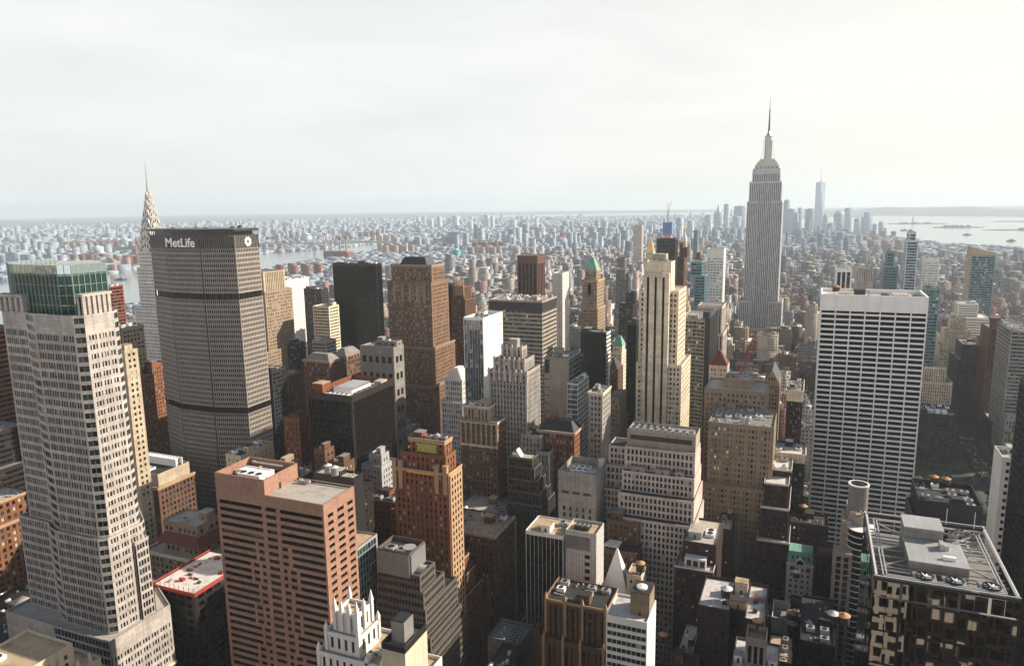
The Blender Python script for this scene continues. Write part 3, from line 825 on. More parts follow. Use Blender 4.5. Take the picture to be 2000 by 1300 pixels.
building("pyr101", "stepped_block", "squat block with a dark hipped roof and pale flat top left of the granite tower", "building", [(-341, -315, 291, 309, 82), (-352, -306, 286, 313, 64)],
         S(3.4, 3.8, .5, .55, wallm="brick_tan", roofm="roof_pale"), n_single=60, cornice={1: ("limestone_pale", 1.0, 1.2)})
r = LAST
a = M(); a.prism([(-345, 287.5), (-311, 287.5), (-311, 311), (-345, 311)], 70, 77.5, 0, [(-338, 292), (-317, 292), (-317, 307), (-338, 307)]); a.build("hipped_roof", "roof_red", r)
building("red102", "construction_block", "dark unfinished block whose bare white deck is wrapped in red safety netting", "building", [(-276, -250, 226, 262, 88)],
         S(5, 3.8, .7, .6, wallm="bronze_dark", pane=DARKP, roofm="roof_white", par=.3, top=1.2), gear=None, n_single=0)
r = LAST
for (a0, a1, b0, b1) in ((-276.3, -249.7, 225.6, 225.9), (-249.9, -249.6, 225.9, 262), (-276.4, -276.1, 225.9, 262)):
    a = M(); a.box(a0, a1, b0, b1, 87.0, 88.7); a.build("safety_net", "red_net", r)
a = M()
rg = random.Random(4)
for i in range(9): a.box(-275 + i * 2.9, -274.8 + i * 2.9, 227, 227.2, 88, 90)
a.build("post", "red_steel", r)
for i in range(16):
    a = M(); x, y = -273 + 20 * rg.random(), 229 + 28 * rg.random()
    a.box(x, x + .5 + 2.4 * rg.random(), y, y + .4 + 1.6 * rg.random(), 87.7, 88 + 1.0 * rg.random()); a.build("material_stack", rg.choice(["red_net", "steel", "wood_tank", "red_net", "dark_metal"]), r)
building("goth104", "gothic_block", "cream gothic roof with pinnacles and a ribbed dark chute in the bottom left corner", "building", [(-262, -238, 141, 160, 107), (-264, -232.5, 136.5, 166, 99), (-266, -230, 134, 172, 90)],
         S(3, 3.6, .4, .6, wallm="cream_stone", roofm="roof_sand"), n_single=40, gear=None)
r = LAST
for i in range(9):
    a = M(); x, y = -263.6 + i * 3.8, 136.8
    a.box(x - .5, x + .5, y - .5, y + .5, 97, 102); a.prism([(x - .6, y - .6), (x + .6, y - .6), (x + .6, y + .6), (x - .6, y + .6)], 102, 104.6, 0, [(x - .05, y - .05), (x + .05, y - .05), (x + .05, y + .05), (x - .05, y + .05)]); a.build("pinnacle", "cream_stone", r)
for i in range(6):
    a = M(); x, y = -232.8, 139 + i * 4.6
    a.box(x - .45, x + .45, y - .45, y + .45, 97, 101.4); a.prism([(x - .5, y - .5), (x + .5, y - .5), (x + .5, y + .5), (x - .5, y + .5)], 101.4, 103.4, 0, [(x - .05, y - .05), (x + .05, y - .05), (x + .05, y + .05), (x - .05, y + .05)]); a.build("pinnacle", "cream_stone", r)
a = M(); a.box(-251, -247.5, 140.2, 140.9, 84, 109); a.build("chute", "dark_metal", r)
for k in range(2): gear_unit(r, -260 + k * 4.2, 142.5, 106.2, 3.6, 3.6, 1.4, "white_panel")

# --- beside and behind the brown granite tower
building("cream99b", "cream_block", "cream block with a cluttered roof behind the brown granite tower's left shoulder", "building", T("cream99b", dmin=18), S(3.2, 3.6, .35, .45, wallm="cream_stone", roofm="roof_dark"), n_single=30)
building("cream99", "stuccoed_block", "cream stuccoed block with a green cornice right of the cluttered cream roof", "building", T("cream99", dmin=12), S(2.8, 3.5, .4, .5, wallm="brick_tan", roofm="roof_sand"), cornice={1: ("copper_green", .9, .7)}, n_single=60)
building("dark99", "brick_block", "low dark brick block with two flat roofs behind the pair of grey water tanks", "building", T("dark99", dmin=10), S(3, 3.6, .4, .5, wallm="brick_brown", roofm="roof_grey"), n_single=20)
building("brick98", "brick_block", "orange brick apartment block with green rooftop tanks right of the lettered slab's foot", "building", T("brick98", dmin=12), S(3, 3.5, .35, .45, wallm="brick_orange", roofm="roof_dark"), n_single=50)
building("dark90", "tank_block", "charcoal block with a stepped roof and two grey water tanks, behind the brown granite tower", "building", T("dark90"), S(4.2, 3.7, .32, .4, wallm="bronze_dark", roofm="roof_dark", pane=("pane_dark", "pane_blue", "pane_blind")), styles={0: S(kind="blank", wallm="dark_metal", roofm="roof_pale")}, n_single=40)
building("whiteg89", "grey_block", "pale grey stepped block with a boxy top left of the ornate orange tower", "building", [TIERS["whiteg89"][1][:4] + (114,), TIERS["whiteg89"][0][:3] + (366, 108), (-247, -227, 347, 372, 92)],
         S(2.7, 3.6, .42, .5, wallm="grey_brick", roofm="roof_pale"), n_single=80)
building("green87", "glass_annex", "green glass annex with a pale flat roof right beside the brown granite tower", "office block", [(-214, -186, 257, 278, 105)],
         S(2.4, 3.7, .92, .8, "curtain", wallm="galvanised", span="teal_panel", pane=("curtain_green", "curtain_dark", "pane_sky"), mix=(.6, .33, .07), back="pane_green", roofm="roof_sand", top=1.2, par=.8, dep=.2), gear=None, n_single=100)
st86 = S(1.6, 3.6, .72, .55, "horiz", wallm="precast_grey", pane=("pane_black", "pane_dark"), mix=(.7, .3), back="pane_black", top=1.4, dep=.9, edge=.3, roofm="roof_dark", par=.8)
building("step86", "terraced_tower", "charcoal office tower stepping down in ribbed terraces right of the green glass annex", "tower", T("step86"), st86, styles={0: S(kind="blank", wallm="precast_grey", roofm="roof_dark", par=2.0)}, gear=None, n_single=100)
r = LAST
a = M()
for i in range(29): a.box(-179.3 + i * .6, -179.0 + i * .6, 266.75, 266.95, 92, 103.2)
for i in range(22): a.box(-161.55, -161.35, 267.6 + i * .6, 267.9 + i * .6, 94, 103.2)
a.build("fins", "galvanised", r)
for k in range(2): gear_unit(r, -177 + k * 6, 270, 102, 4.5, 4.5, 1.2)
a = M(); a.cyl(-166, 274, 3.2, 3.2, 102, 103.6, 20); a.build("cooling_tower", "galvanised", r)
a = M()
for i in range(10):
    t0, t1 = math.pi * i / 10, math.pi * (i + 1) / 10
    a.quad((-157.2, 274 - 3 * math.cos(t0), 92.5 + 3 * math.sin(t0)), (-157.2, 274 - 3 * math.cos(t1), 92.5 + 3 * math.sin(t1)), (-161.2, 274 - 3 * math.cos(t1), 92.5 + 3 * math.sin(t1)), (-161.2, 274 - 3 * math.cos(t0), 92.5 + 3 * math.sin(t0)))
a.build("vaulted_hood", "galvanised", r)


building("goth88", "gothic_tower", "white gothic tower top with spiky crown beside a tan roof, before the brown granite tower", "tower",
         [(-124, -116.4, 161.5, 169, 143), (-126.8, -115.5, 160.4, 171, 136.6), (-129, -106, 159, 176, 130.5), (-130, -98, 158, 178, 124)],
         S(2.4, 4.6, .40, .62, wallm="white_stone", top=1.6, edge=.8, roofm="roof_sand", pane=("pane_black", "pane_dark", "pane_blind"), mix=(.6, .3, .1)), gear=None, n_single=80, cornice={1: ("white_stone", .7, .4), 2: ("white_stone", .6, .4)})
r = LAST
for (cx_, cy_, zz, hh) in [(-124, 161.5, 143, 3.4), (-121.6, 161.4, 143, 2.6), (-119, 161.4, 143, 2.6), (-116.4, 161.5, 143, 3.4), (-116.3, 165, 143, 2.6), (-116.4, 169, 143, 3.4), (-124, 169, 143, 3.0), (-126.6, 160.4, 136.6, 2.2), (-115.7, 160.6, 136.6, 2.2), (-115.6, 171, 136.6, 2.0), (-128.8, 159.2, 130.5, 2.0), (-112, 159.1, 130.5, 1.6), (-107, 159.2, 130.5, 1.6)]:
    a = M(); a.box(cx_ - .5, cx_ + .5, cy_ - .5, cy_ + .5, zz - 6, zz + .8); a.prism([(cx_ - .6, cy_ - .6), (cx_ + .6, cy_ - .6), (cx_ + .6, cy_ + .6), (cx_ - .6, cy_ + .6)], zz + .8, zz + .8 + hh, 0, [(cx_ - .06, cy_ - .06), (cx_ + .06, cy_ - .06), (cx_ + .06, cy_ + .06), (cx_ - .06, cy_ + .06)]); a.build("pinnacle", "white_stone", r)
a = M(); a.box(-105.9, -98.3, 157.6, 170, 0, 137.4); a.build("stair_tower", "cream_stone", r)
a = M(); a.box(-105.9, -98.3, 157.6, 158.0, 137.4, 139.4); a.box(-105.9, -98.3, 169.6, 170, 137.4, 139.4); a.box(-105.9, -105.5, 158.0, 169.6, 137.4, 139.4); a.box(-98.7, -98.3, 158.0, 169.6, 137.4, 139.4); a.build("parapet", "dark_metal", r)
a = M(); a.box(-104.2, -100, 160.4, 165.5, 137.5, 144.6); b_ = a.build("cooling_box", "steel", r)
a = M(); a.box(-104, -100.2, 160.6, 165.3, 144.6, 144.9); sub(a.build("grille", "dark_metal", r), b_)
gear_unit(r, -113.5, 161.5, 129.6, 1.4, 1.4, 2.2, "white_panel"); gear_unit(r, -111.4, 164, 129.6, 1.6, 1.3, 1.8, "white_panel"); gear_pipes(r, -114, -107, 160, 170, 129.7, random.Random(1), 3)

# --- centre foreground
stF = S(2.6, 3.5, .45, .52, "vert", wallm="brick_orange", span="brick_red", roofm="roof_dark", top=2.2, pane=OFF, mix=(.7, .15, .15))
TF = TIERS["french"]
building("french", "ornate_tower", "orange brick tower with a green and gold mosaic panel near its top", "tower",
         [(-181, -161.5, 303, 311, 146), (-185.5, -160, 301.2, 312, 139), (-188.5, -158, 299.5, 314, 131)], stF, gear=None, cornice={0: ("terracotta", 1.2, .5), 2: ("terracotta", .8, .5)}, n_single=100)
r = LAST
a = M(); a.box(-176.6, -165.9, 302.7, 302.95, 139.9, 142.9); po = a.build("mosaic_panel", "mosaic_green", r)
a = M()
for i in range(11):
    t0 = math.pi * i / 10; a.box(-171.3 + 2.2 * math.cos(t0) - .35, -171.3 + 2.2 * math.cos(t0) + .35, 302.55, 302.68, 139.8 + 2.2 * math.sin(t0), 140.5 + 2.2 * math.sin(t0))
a.box(-177.2, -165.3, 302.5, 302.66, 142.9, 143.5); a.box(-177.2, -165.3, 302.5, 302.66, 139.3, 139.9)
for k in range(7): a.box(-176.2 + k * 1.55, -175.5 + k * 1.55, 302.52, 302.68, 140.3 + .5 * (k % 2), 141.4 + .9 * ((k * 5) % 3) / 2)
sub(a.build("gold_ornament", "mosaic_gold", r), po)
a = M(); a.box(-181, -164, 299.2, 299.45, 129, 130.6); a.build("gold_band", "mosaic_gold", r)
a = M(); a.box(-157.96, -157.5, 300.5, 313.5, 0, 129.5); sw = a.build("side_wall", "terracotta", r)  # paler skin puts the sunlit look of the west side into the colour
a = M()
for k in range(25):
    for j in range(4):
        ob = bpy.data.objects.new("window", pane_mesh((0, 1), 1.3, 2.0, "pane_black")); COL.objects.link(ob); ob.parent = sw
        ob.location = (-157.46 - r["_o"][0], 302.6 + j * 2.9 - r["_o"][1], 126 - k * 3.5)
for x in (-188.3, -184.8, -164.5, -159.8):
    a = M(); a.box(x - 1.1, x + 1.1, 299.1, 301.2, 120, 134); a.box(x - 1.3, x + 1.3, 298.9, 301.4, 134, 134.6); a.build("buttress", "terracotta", r)
a = M(); a.cyl(-168, 308, 1.6, 1.6, 145, 147, 14); a.cyl(-168, 308, 1.7, .2, 147, 148, 14); a.build("vent", "galvanised", r)
gear_house(r, -179.5, -175, 305, 310, 145, 3, "brick_red"); gear_unit(r, -174, 306, 145.2, 3.5, 2.5, 1.4); gear_unit(r, -166, 307.5, 145.2, 3, 2.5, 1.2)
building("frenchw", "lower_wing", "dark red brick block with two flat roofs left of the ornate orange tower", "building", [(-228, -209, 333, 350, 95), (-211, -190, 330, 350, 92.5)], S(2.6, 3.4, .4, .5, wallm="brick_red", roofm="roof_dark", pane=("pane_dark", "pane_blue", "pane_sky"), mix=(.6, .25, .15)), n_single=80)
building("frencht", "terraced_block", "orange brick block cascading down in small terraces right of the ornate orange tower", "building", [(-182, -168.5, 322, 333, 80), (-182, -166.5, 318, 337, 71), (-182, -165, 316, 341, 62), (-182, -163, 314, 346, 52), (-182, -160.5, 311, 352, 42)],
         S(2.6, 3.4, .4, .5, wallm="brick_orange", roofm="roof_dark", top=1.6, edge=.6), gear=None, n_single=60, cornice={0: ("terracotta", .5, .3), 1: ("terracotta", .5, .3), 2: ("terracotta", .5, .3), 3: ("terracotta", .5, .3)})
building("flat85", "corniced_block", "old brown office block with a deep pale cornice round its sandy cluttered roof", "building", [(-206, -159, 355, 384, 74)],
         S(2.5, 3.6, .45, .6, wallm="brick_brown", roofm="roof_sand", top=3.5), cornice={0: ("limestone", 1.0, 1.6)}, n_single=80)
building("back85", "brick_block", "tan brick block with junk-covered roof, sunlit side, behind the old corniced block", "building", [(-200, -158.5, 386, 412, 71)], S(2.8, 3.6, .4, .5, wallm="brick_tan", roofm="roof_pale"), n_single=60, gear="auto")
building("whitetile", "tiled_tower", "white tiled slab tower with one column of dark square windows", "tower", T("whitetile"),
         S(kind="blank", wallm="white_tile", roofm="roof_sand", par=1.2, dep=.3), gear=None)
r = LAST
x0, x1, y0, y1, z = T("whitetile")[0]
for k in range(9):
    for (xx, kk) in ((x0 + 10.2, 0), (x0 + 3.0, 4)):
        if k < kk: continue
        a = M(); a.box(xx, xx + 2.7, y0 - .06, y0 + .02, z - 14.2 - k * 3.9, z - 12.2 - k * 3.9); a.build("window", "pane_black", r)
a = M(); a.box(x0 + .3, x1 - 3.2, y0 - .05, y0 + .02, z - 10, z - 2.8); a.build("louvre_band", "concrete_grey", r)
gear_house(r, x0 + 3.5, x0 + 11, y0 + 4, y0 + 10, z - 1.2, 1.6, "dark_metal", "roof_dark")
for k in range(3): gear_unit(r, x0 + 4 + k * 2.4, y0 + 5, z + .6, 1.9, 2.4, .7)
building("glasswing", "glass_block", "black glass block with a white roof rim left of the white tiled tower", "office block", [(-131, -110.5, 332.5, 352, 92)],
         S(2.2, 3.8, .95, .9, "curtain", wallm="white_panel", span="black_glass", pane=("pane_black", "pane_dark"), mix=(.8, .2), top=2.2, dep=.2, roofm="roof_sand", par=.6, edge=.2), n_single=60)
building("base68", "low_block", "low dark block with a pale deck carrying the white pyramid skylight", "building", [(-99, -79, 344, 372, 54)], S(3, 3.6, .5, .5, wallm="brick_dark", roofm="roof_pale"), gear=None, n_single=20)
r = LAST
for k in range(3): gear_unit(r, -97 + k * 3, 346, 53.2, 2, 2, 1.2, "white_panel")
gear_house(r, -97, -90, 351, 356, 53, 2.6, "terracotta", "roof_pale")
a = M(); px_, py_ = -88.2, 357
a.prism([(px_ - 7.6, py_ - 6.4), (px_ + 7.6, py_ - 6.4), (px_ + 7.6, py_ + 6.4), (px_ - 7.6, py_ + 6.4)], 54, 77.5, 0, [(px_ - .4, py_ - .4), (px_ + .4, py_ - .4), (px_ + .4, py_ + .4), (px_ - .4, py_ + .4)])
po = tag(a.build("pyramid_skylight", "white_panel"), "white steep pyramid standing on the low dark block beside the tiled tower", "pyramid")
a = M(); a.add([(px_ - .55, py_ - 4.0, 60), (px_ + .55, py_ - 4.0, 60), (px_ + .45, py_ - 1.6, 69), (px_ - .45, py_ - 1.6, 69), (px_ - .55, py_ - 4.4, 60), (px_ + .55, py_ - 4.4, 60), (px_ + .45, py_ - 2.0, 69), (px_ - .45, py_ - 2.0, 69)], [(4, 5, 6, 7), (0, 4, 7, 3), (5, 1, 2, 6), (7, 6, 2, 3)])
w_ = a.build("slot_window", "concrete_grey"); w_.parent = po
building("tankblk", "stair_block", "narrow cream block carrying the orange-topped tank right of the white pyramid", "building", T("tankblk", dmin=11), S(3, 3.6, .4, .5, wallm="cream_stone", roofm="roof_sand"), gear=None, n_single=10)
building("brown67", "brick_block", "dark brown brick block with white pipework over its lower roof, right of the tiled tower", "building", [(-99.5, -81, 378, 398, 84), (-100, -80, 366, 400, 72)], S(2.8, 3.6, .4, .5, wallm="brick_brown", roofm="roof_grey"), styles={1: S(2.8, 3.6, .4, .5, wallm="brick_brown", roofm="roof_dark")}, n_single=60)
r = LAST
for k in range(5):
    a = M(); a.bar((-99 + k * 1.6, 367.5, 72.5), (-97 + k * 1.6, 376.5, 72.5), .22); a.bar((-99 + k * .5, 368 + k * 1.8, 72.9), (-90, 368 + k * 1.8, 72.9), .2); a.build("duct", "white_panel", r)
building("green71", "greenhouse_block", "low grey block with a green glass roof grid by the dark avenue", "building", [(-142, -124, 306, 324, 44.5)], S(kind="blank", wallm="concrete_grey", roofm="roof_dark", par=1.4), gear=None)
r = LAST
a = M(); a.box(-141.2, -124.8, 306.8, 322, 43.4, 43.6); sk = a.build("skylight", "curtain_teal", r)
a = M()
for i in range(8): a.box(-140.6 + i * 2.2, -140.4 + i * 2.2, 306.9, 321.9, 43.62, 43.9)
for i in range(7): a.box(-141.1, -124.9, 307.4 + i * 2.3, 307.6 + i * 2.3, 43.64, 43.85)
sub(a.build("glazing_bars", "galvanised", r), sk)
building("orangebh", "painted_block", "ochre painted rooftop block with a small dark doorway behind the green glass roof", "building", [(-134, -124.5, 326, 336, 40)], S(kind="blank", wallm="orange_paint", roofm="roof_dark"), gear=None)
stG = S(2.7, 3.5, .5, .58, "grid", wallm="brick_brown", span="brick_dark", top=3, pane=("pane_dark", "pane_blue", "pane_sky"), mix=(.7, .2, .1), kp=3, kw=2.0, roofm="roof_dark")
building("gothbr", "gothic_block", "brown gothic brick block with terracotta piers and finials at the bottom of the view", "building", [(-109, -79, 301, 322, 75), (-111, -78, 297.5, 324, 57)], stG, n_single=100, cornice={0: ("terracotta", .7, .4)})
r = LAST
for x in (-108.6, -99, -90.5, -79.4):
    for (yy, zz) in ((300.6, 75.5), (297.2, 57.5)):
        a = M(); a.box(x - .6, x + .6, yy - .5, yy + .5, zz - 18, zz); a.prism([(x - .7, yy - .7), (x + .7, yy - .7), (x + .7, yy + .7), (x - .7, yy + .7)], zz, zz + 3, 0, [(x - .05, yy - .05), (x + .05, yy - .05), (x + .05, yy + .05), (x - .05, yy + .05)]); a.build("pier", "terracotta", r)
building("white70", "office_block", "white office block with green ribbon windows and a brown brick bulkhead on its snowy roof", "office block", T("white70", dmin=19),
         S(2.2, 3.7, .94, .58, "horiz", wallm="white_panel", pane=("pane_green", "curtain_green", "pane_blind", "pane_dark"), mix=(.5, .2, .1, .2), roofm="roof_white", top=3.4, edge=.4), gear=None, n_single=100, faces="N")
r = LAST
x0, x1, y0, y1, z = T("white70", dmin=19)[0]
gear_house(r, x1 - 8.6, x1 - .3, y0 + 5.5, y1 - 3, z - 1, 10.5, "brick_tan", "roof_dark")
a = M(); a.cyl(x1 - 4.5, y0 + 10, 2.3, 2.3, z + 9.8, z + 10.6, 18); a.cyl(x1 - 4.5, y0 + 10, 2.4, .2, z + 10.6, z + 11.3, 18); a.build("cooling_tower", "white_panel", r)

st72 = S(2.6, 3.5, .5, .5, wallm="brick_maroon", pane=("pane_dark", "pane_blue", "pane_sky"), mix=(.55, .25, .2), roofm="roof_pale", top=3)
building("brown72", "brick_block", "dark brick block with pale roof terraces and a white sunroom on the front edge", "building", [(-56, -38.5, 370, 402, 82), (-58.5, -39, 362, 404, 71)], st72, gear=None, n_single=80, cornice={1: ("white_stone", .4, .3)})
r = LAST
gear_house(r, -54, -47, 376, 388, 81, 3.5, "galvanised", "roof_pale"); gear_unit(r, -45.5, 380, 81.2, 4.5, 8, 1.6, "white_panel")
a = M(); a.box(-54, -43, 364.5, 369.5, 70, 75.2); sr = a.build("sunroom", "white_paint", r)
for k in range(3):
    a = M(); a.box(-52.8 + k * 3.4, -50.4 + k * 3.4, 364.35, 364.45, 71, 74.2); sub(a.build("window", "pane_blue", r), sr)
building("side72", "brick_block", "narrow brown block with a sandy terrace right of the pale-roofed brick block with the sunroom", "building", T("side72", dmin=20), S(2.8, 3.5, .4, .5, wallm="brick_dark", roofm="roof_sand", pane=("pane_dark", "pane_blue", "pane_blind")), n_single=30)
building("low75", "low_block", "low block with a white cluttered roof left of the brick block with the sunroom", "building", T("low75", dmin=18), S(3, 3.5, .4, .5, wallm="brick_dark", roofm="roof_white"), n_single=10)
building("dark73", "apartment_block", "dark apartment block with two pale parapeted terraces either side of a tank bulkhead", "building", [(-41.5, -27, 326, 356, 72), (-27, -20, 331, 356, 72.6), (-20, -11.5, 322, 356, 72)], S(2.8, 3.4, .35, .45, wallm="brick_dark", roofm="roof_white", par=1.3, top=2.2, pane=("pane_dark", "pane_blue", "pane_sky"), mix=(.6, .25, .15)), gear=None, n_single=60)
r = LAST
gear_house(r, -27.5, -19.8, 330, 334.5, 71, 4.0, "brick_tan", "roof_dark"); gear_house(r, -26.5, -20.5, 344, 349, 71, 6, "cream_stone", "roof_sand")
for (x, y) in ((-31, 332), (-17.5, 338), (-17, 330)): gear_unit(r, x, y, 70.9, 2, 1.6, 1.1, "dark_metal")
a = M(); 
for k in range(5): a.box(-17.5 + k * 1.1, -17.2 + k * 1.1, 340, 345, 71, 72.2)
a.build("planter", "red_net", r)
building("dark74", "tank_tower", "grey block with a square open-topped tower holding a water tank at the bottom", "building", [(-17, -9, 287, 297, 84), (-22, -4, 281, 306, 72)], S(2.6, 3.6, .4, .5, wallm="precast_grey", roofm="roof_white", pane=OFF), styles={0: S(2.4, 9.0, .62, .8, "vert", wallm="concrete_warm", span="concrete_warm", roofm="roof_sand", par=3.0, top=3.4, dep=.4, edge=.6)}, gear=None, n_single=30)
r = LAST
gear_unit(r, -15.5, 282.4, 71.2, 6, 2.4, 1.8, "white_panel"); gear_house(r, -21.5, -18, 288, 292, 71, 3.2, "white_paint", "roof_pale"); gear_house(r, -8.2, -4.6, 289, 294, 71, 3.4, "white_paint", "roof_pale")
st78 = S(2.7, 3.5, .36, .46, wallm="brick_maroon", pane=("pane_dark", "pane_blue", "pane_sky"), mix=(.50, .25, .25), roofm="roof_white", top=2.4)
building("maroon78", "apartment_tower", "dark maroon apartment tower with thin white cornices on each setback", "tower", [(-40, -5, 462, 500, 95), (-19.5, -6, 447, 500, 91), (-21, -5, 443, 500, 77), (-22, -4, 438, 500, 58)], st78, n_single=100,
         cornice={0: ("white_stone", .6, .35), 1: ("white_stone", .6, .35), 2: ("white_stone", .6, .35), 3: ("white_stone", .6, .35)})
building("corn79", "corniced_block", "slender block with a cream cornice and cluttered white roof left of the white grid tower", "building", [(-18, 2.5, 486, 510, 98)], S(2.6, 3.7, .5, .6, wallm="brick_dark", roofm="roof_white", top=5), styles={}, cornice={0: ("limestone_pale", 3.4, .7)}, n_single=60)
building("gable81", "gabled_block", "tan stone block with a steep dark blue pointed gable roof", "building", T("gable81", dmin=22), S(2.4, 3.5, .45, .55, wallm="brick_tan"), gear=None, n_single=40)
r = LAST; x0, x1, y0, y1, z = T("gable81", dmin=22)[0]; xm = (x0 + x1) / 2
a = M(); a.add([(x0, y0, z), (x1, y0, z), (xm, y0, z + 10), (x0, y1, z), (x1, y1, z), (xm, y1, z + 10)], [(0, 2, 5, 3), (1, 4, 5, 2), (4, 3, 5)]); a.build("gable_roof", "slate", r)
a = M(); a.add([(x0, y0 - .2, z - .5), (x1, y0 - .2, z - .5), (xm, y0 - .2, z + 10.6), (x0, y0 + .3, z - .5), (x1, y0 + .3, z - .5), (xm, y0 + .3, z + 10.6)], [(0, 1, 2), (5, 4, 3), (0, 2, 5, 3), (1, 4, 5, 2)]); gb = a.build("gable_wall", "brick_tan", r)
for k in (-2, 0, 2):
    a = M(); a.box(xm + k - .5, xm + k + .5, y0 - .32, y0 - .22, z + 1.5, z + 4); sub(a.build("window", "pane_dark", r), gb)
building("nar80", "ornate_block", "narrow dark red block with an arched white crown just left of the white grid tower", "building", T("nar80", dmin=25)[:0] + [(-13, -1, 600, 640, 112)], S(2.2, 3.6, .5, .6, wallm="brick_maroon"), styles=None, cornice={0: ("limestone_pale", 5, .5)}, n_single=40)
building("salmon", "ziggurat_block", "large tan brick block rising in a blank stepped top, left of the white grid tower", "building", [(-52, -34, 512, 534, 138), (-64, -23, 502, 534, 133)], S(2.7, 3.6, .4, .5, wallm="brick_tan", roofm="roof_pale"), styles={0: S(kind="blank", wallm="brick_tan", roofm="roof_pale")}, n_single=80)
building("salmon2", "brick_block", "wide tan brick block with paired windows and crowded roof before the stepped tan block", "building", [(-55, -16, 456, 496, 123), (-57, -15, 452, 498, 84)], S(2.5, 3.6, .5, .52, wallm="brick_tan", roofm="roof_grey", kp=3, kw=2.2, pane=("pane_dark", "pane_blue", "pane_sky"), mix=(.6, .25, .15)), n_single=100)
building("redroof", "hipped_block", "tan block with a red hipped roof right of the curved banded tower", "building", T("redroof", dmin=16), S(2.6, 3.6, .45, .55, wallm="concrete_pink"), gear=None, n_single=40)
x0, x1, y0, y1, z = T("redroof", dmin=16)[0]
a = M(); a.prism([(x0, y0), (x1, y0), (x1, y1), (x0, y1)], z, z + 11, 0, [(x0 + 6.5, y0 + 6.5), (x1 - 6.5, y0 + 6.5), (x1 - 6.5, y1 - 6.5), (x0 + 6.5, y1 - 6.5)]); a.build("hipped_roof", "roof_red", LAST)

# --- the broad grey office block and its neighbours
st64 = S(2.35, 3.7, .58, .68, wallm="concrete_pink", roofm="roof_dark", top=1.6, dep=.5, pane=("pane_black", "pane_dark", "pane_blind"), mix=(.75, .2, .05), par=.8)
building("grey64", "office_block", "broad pinkish grey office block with punched windows, setbacks and a row of roof fans", "office block",
         [(-94, -55, 401, 418, 130), (-94.5, -54.6, 398, 419, 121), (-95, -54, 393, 420, 108), (-95.5, -53, 387, 421, 97), (-96, -52, 381, 422, 85), (-106, -95, 405, 421, 118), (-107.5, -95, 402, 421, 107), (-108, -95, 398, 421, 94)],
         st64, styles={0: S(kind="blank", wallm="concrete_warm", roofm="roof_grey")}, gear=None, n_single=100, faces="N")
r = LAST
for k in range(9): gear_unit(r, -92.5 + k * 4.1, 403, 129.2, 3.6, 3.6, 1.7, "galvanised")
for k in range(6): gear_unit(r, -92 + k * 3.6, 409, 129.2, 2.6, 4.5, 1.2, "steel")
a = M(); a.box(-92, -57, 400.85, 401.0, 124.6, 127.4); a.build("louvre_band", "dark_metal", r)
for (xa, xb) in ((-90, -82), (-76, -68), (-65, -60)): gear_house(r, xa, xb, 394.6, 397.6, 106.9, 3.4, "concrete_warm", "roof_grey")
building("cream65", "blank_wall_block", "cream block with blank walls, slot windows low down and cooling plant sunk in its roof", "building", T("cream65"), S(4.2, 3.9, .36, .62, wallm="limestone_grey", top=21, par=4.0, roofm="roof_sand", edge=1.6, pane=("pane_black", "pane_dark", "pane_blind"), mix=(.7, .25, .05)), gear=None, faces="N", n_single=60)
r = LAST
x0, x1, y0, y1, z = T("cream65")[0]
for k in range(3):
    for j in range(2): gear_unit(r, x0 + 5 + k * 3.6, y0 + 7 + j * 5, z - 3.8, 3.2, 4.4, 2.6, "white_panel")
gear_house(r, x1 - 7, x1 - 1.5, y0 + 4, y0 + 10, z - 4, 3.2, "white_paint", "roof_pale")
a = M(); a.cyl(x1 - 3, y1 - 4, 2.2, 2.2, z - 4, z + 1.4, 12); a.build("tank", "white_paint", r)
for k in range(3): 
    a = M(); a.box(x0 + 2 + k * 6.5, x0 + 6.5 + k * 6.5, y0 - .05, y0 + .03, z - 13.2, z - 11.6); a.build("louvre", "dark_metal", r)
building("beige62", "narrow_tower", "slim beige stone tower with a columned top just left of the tall striped tower", "tower", T("beige62", dmin=20), S(2.2, 3.6, .5, .55, wallm="limestone_grey", top=3), styles=None, n_single=80, cornice={0: ("limestone_pale", 1.0, .6)})
building("sm62", "brick_block", "small tan setback block beside the slim beige tower", "building", [(-137, -128.5, 520, 545, 116), (-139, -128, 512, 548, 96)], S(2.4, 3.5, .45, .5, wallm="brick_tan"), n_single=30)
building("mans63", "mansard_block", "orange brick block under a black mansard roof and bracketed cornice", "building", T("mans63", dmin=18), S(2.3, 3.7, .42, .6, wallm="brick_orange", top=2, par=.3, roofm="roof_dark"), gear=None, cornice={0: ("limestone", .9, .8)}, n_single=80)
r = LAST; x0, x1, y0, y1, z = T("mans63", dmin=18)[0]
a = M(); a.prism([(x0 + .5, y0 + .5), (x1 - .5, y0 + .5), (x1 - .5, y1 - .5), (x0 + .5, y1 - .5)], z - .3, z + 5.5, 0, [(x0 + 4, y0 + 6), (x1 - 4, y0 + 6), (x1 - 4, y1 - 5), (x0 + 4, y1 - 5)]); a.build("mansard_roof", "slate", r)
a = M(); a.box(x0 + 6, x0 + 10, y0 + 8, y0 + 11, z + 5, z + 8); a.build("chimney", "brick_red", r)
building("dstep84", "terraced_office", "small charcoal office block stepping down in glassy layers behind the ornate orange tower", "office block", T("dstep84"), S(1.5, 3.6, .8, .75, "vert", wallm="precast_grey", span="bronze_dark", pane=("pane_dark", "pane_black", "pane_blue"), mix=(.6, .3, .1), top=1.0, roofm="roof_pale", dep=.3, edge=.3), gear=None, n_single=60)
r = LAST; x0, x1, y0, y1, z = T("dstep84")[0]
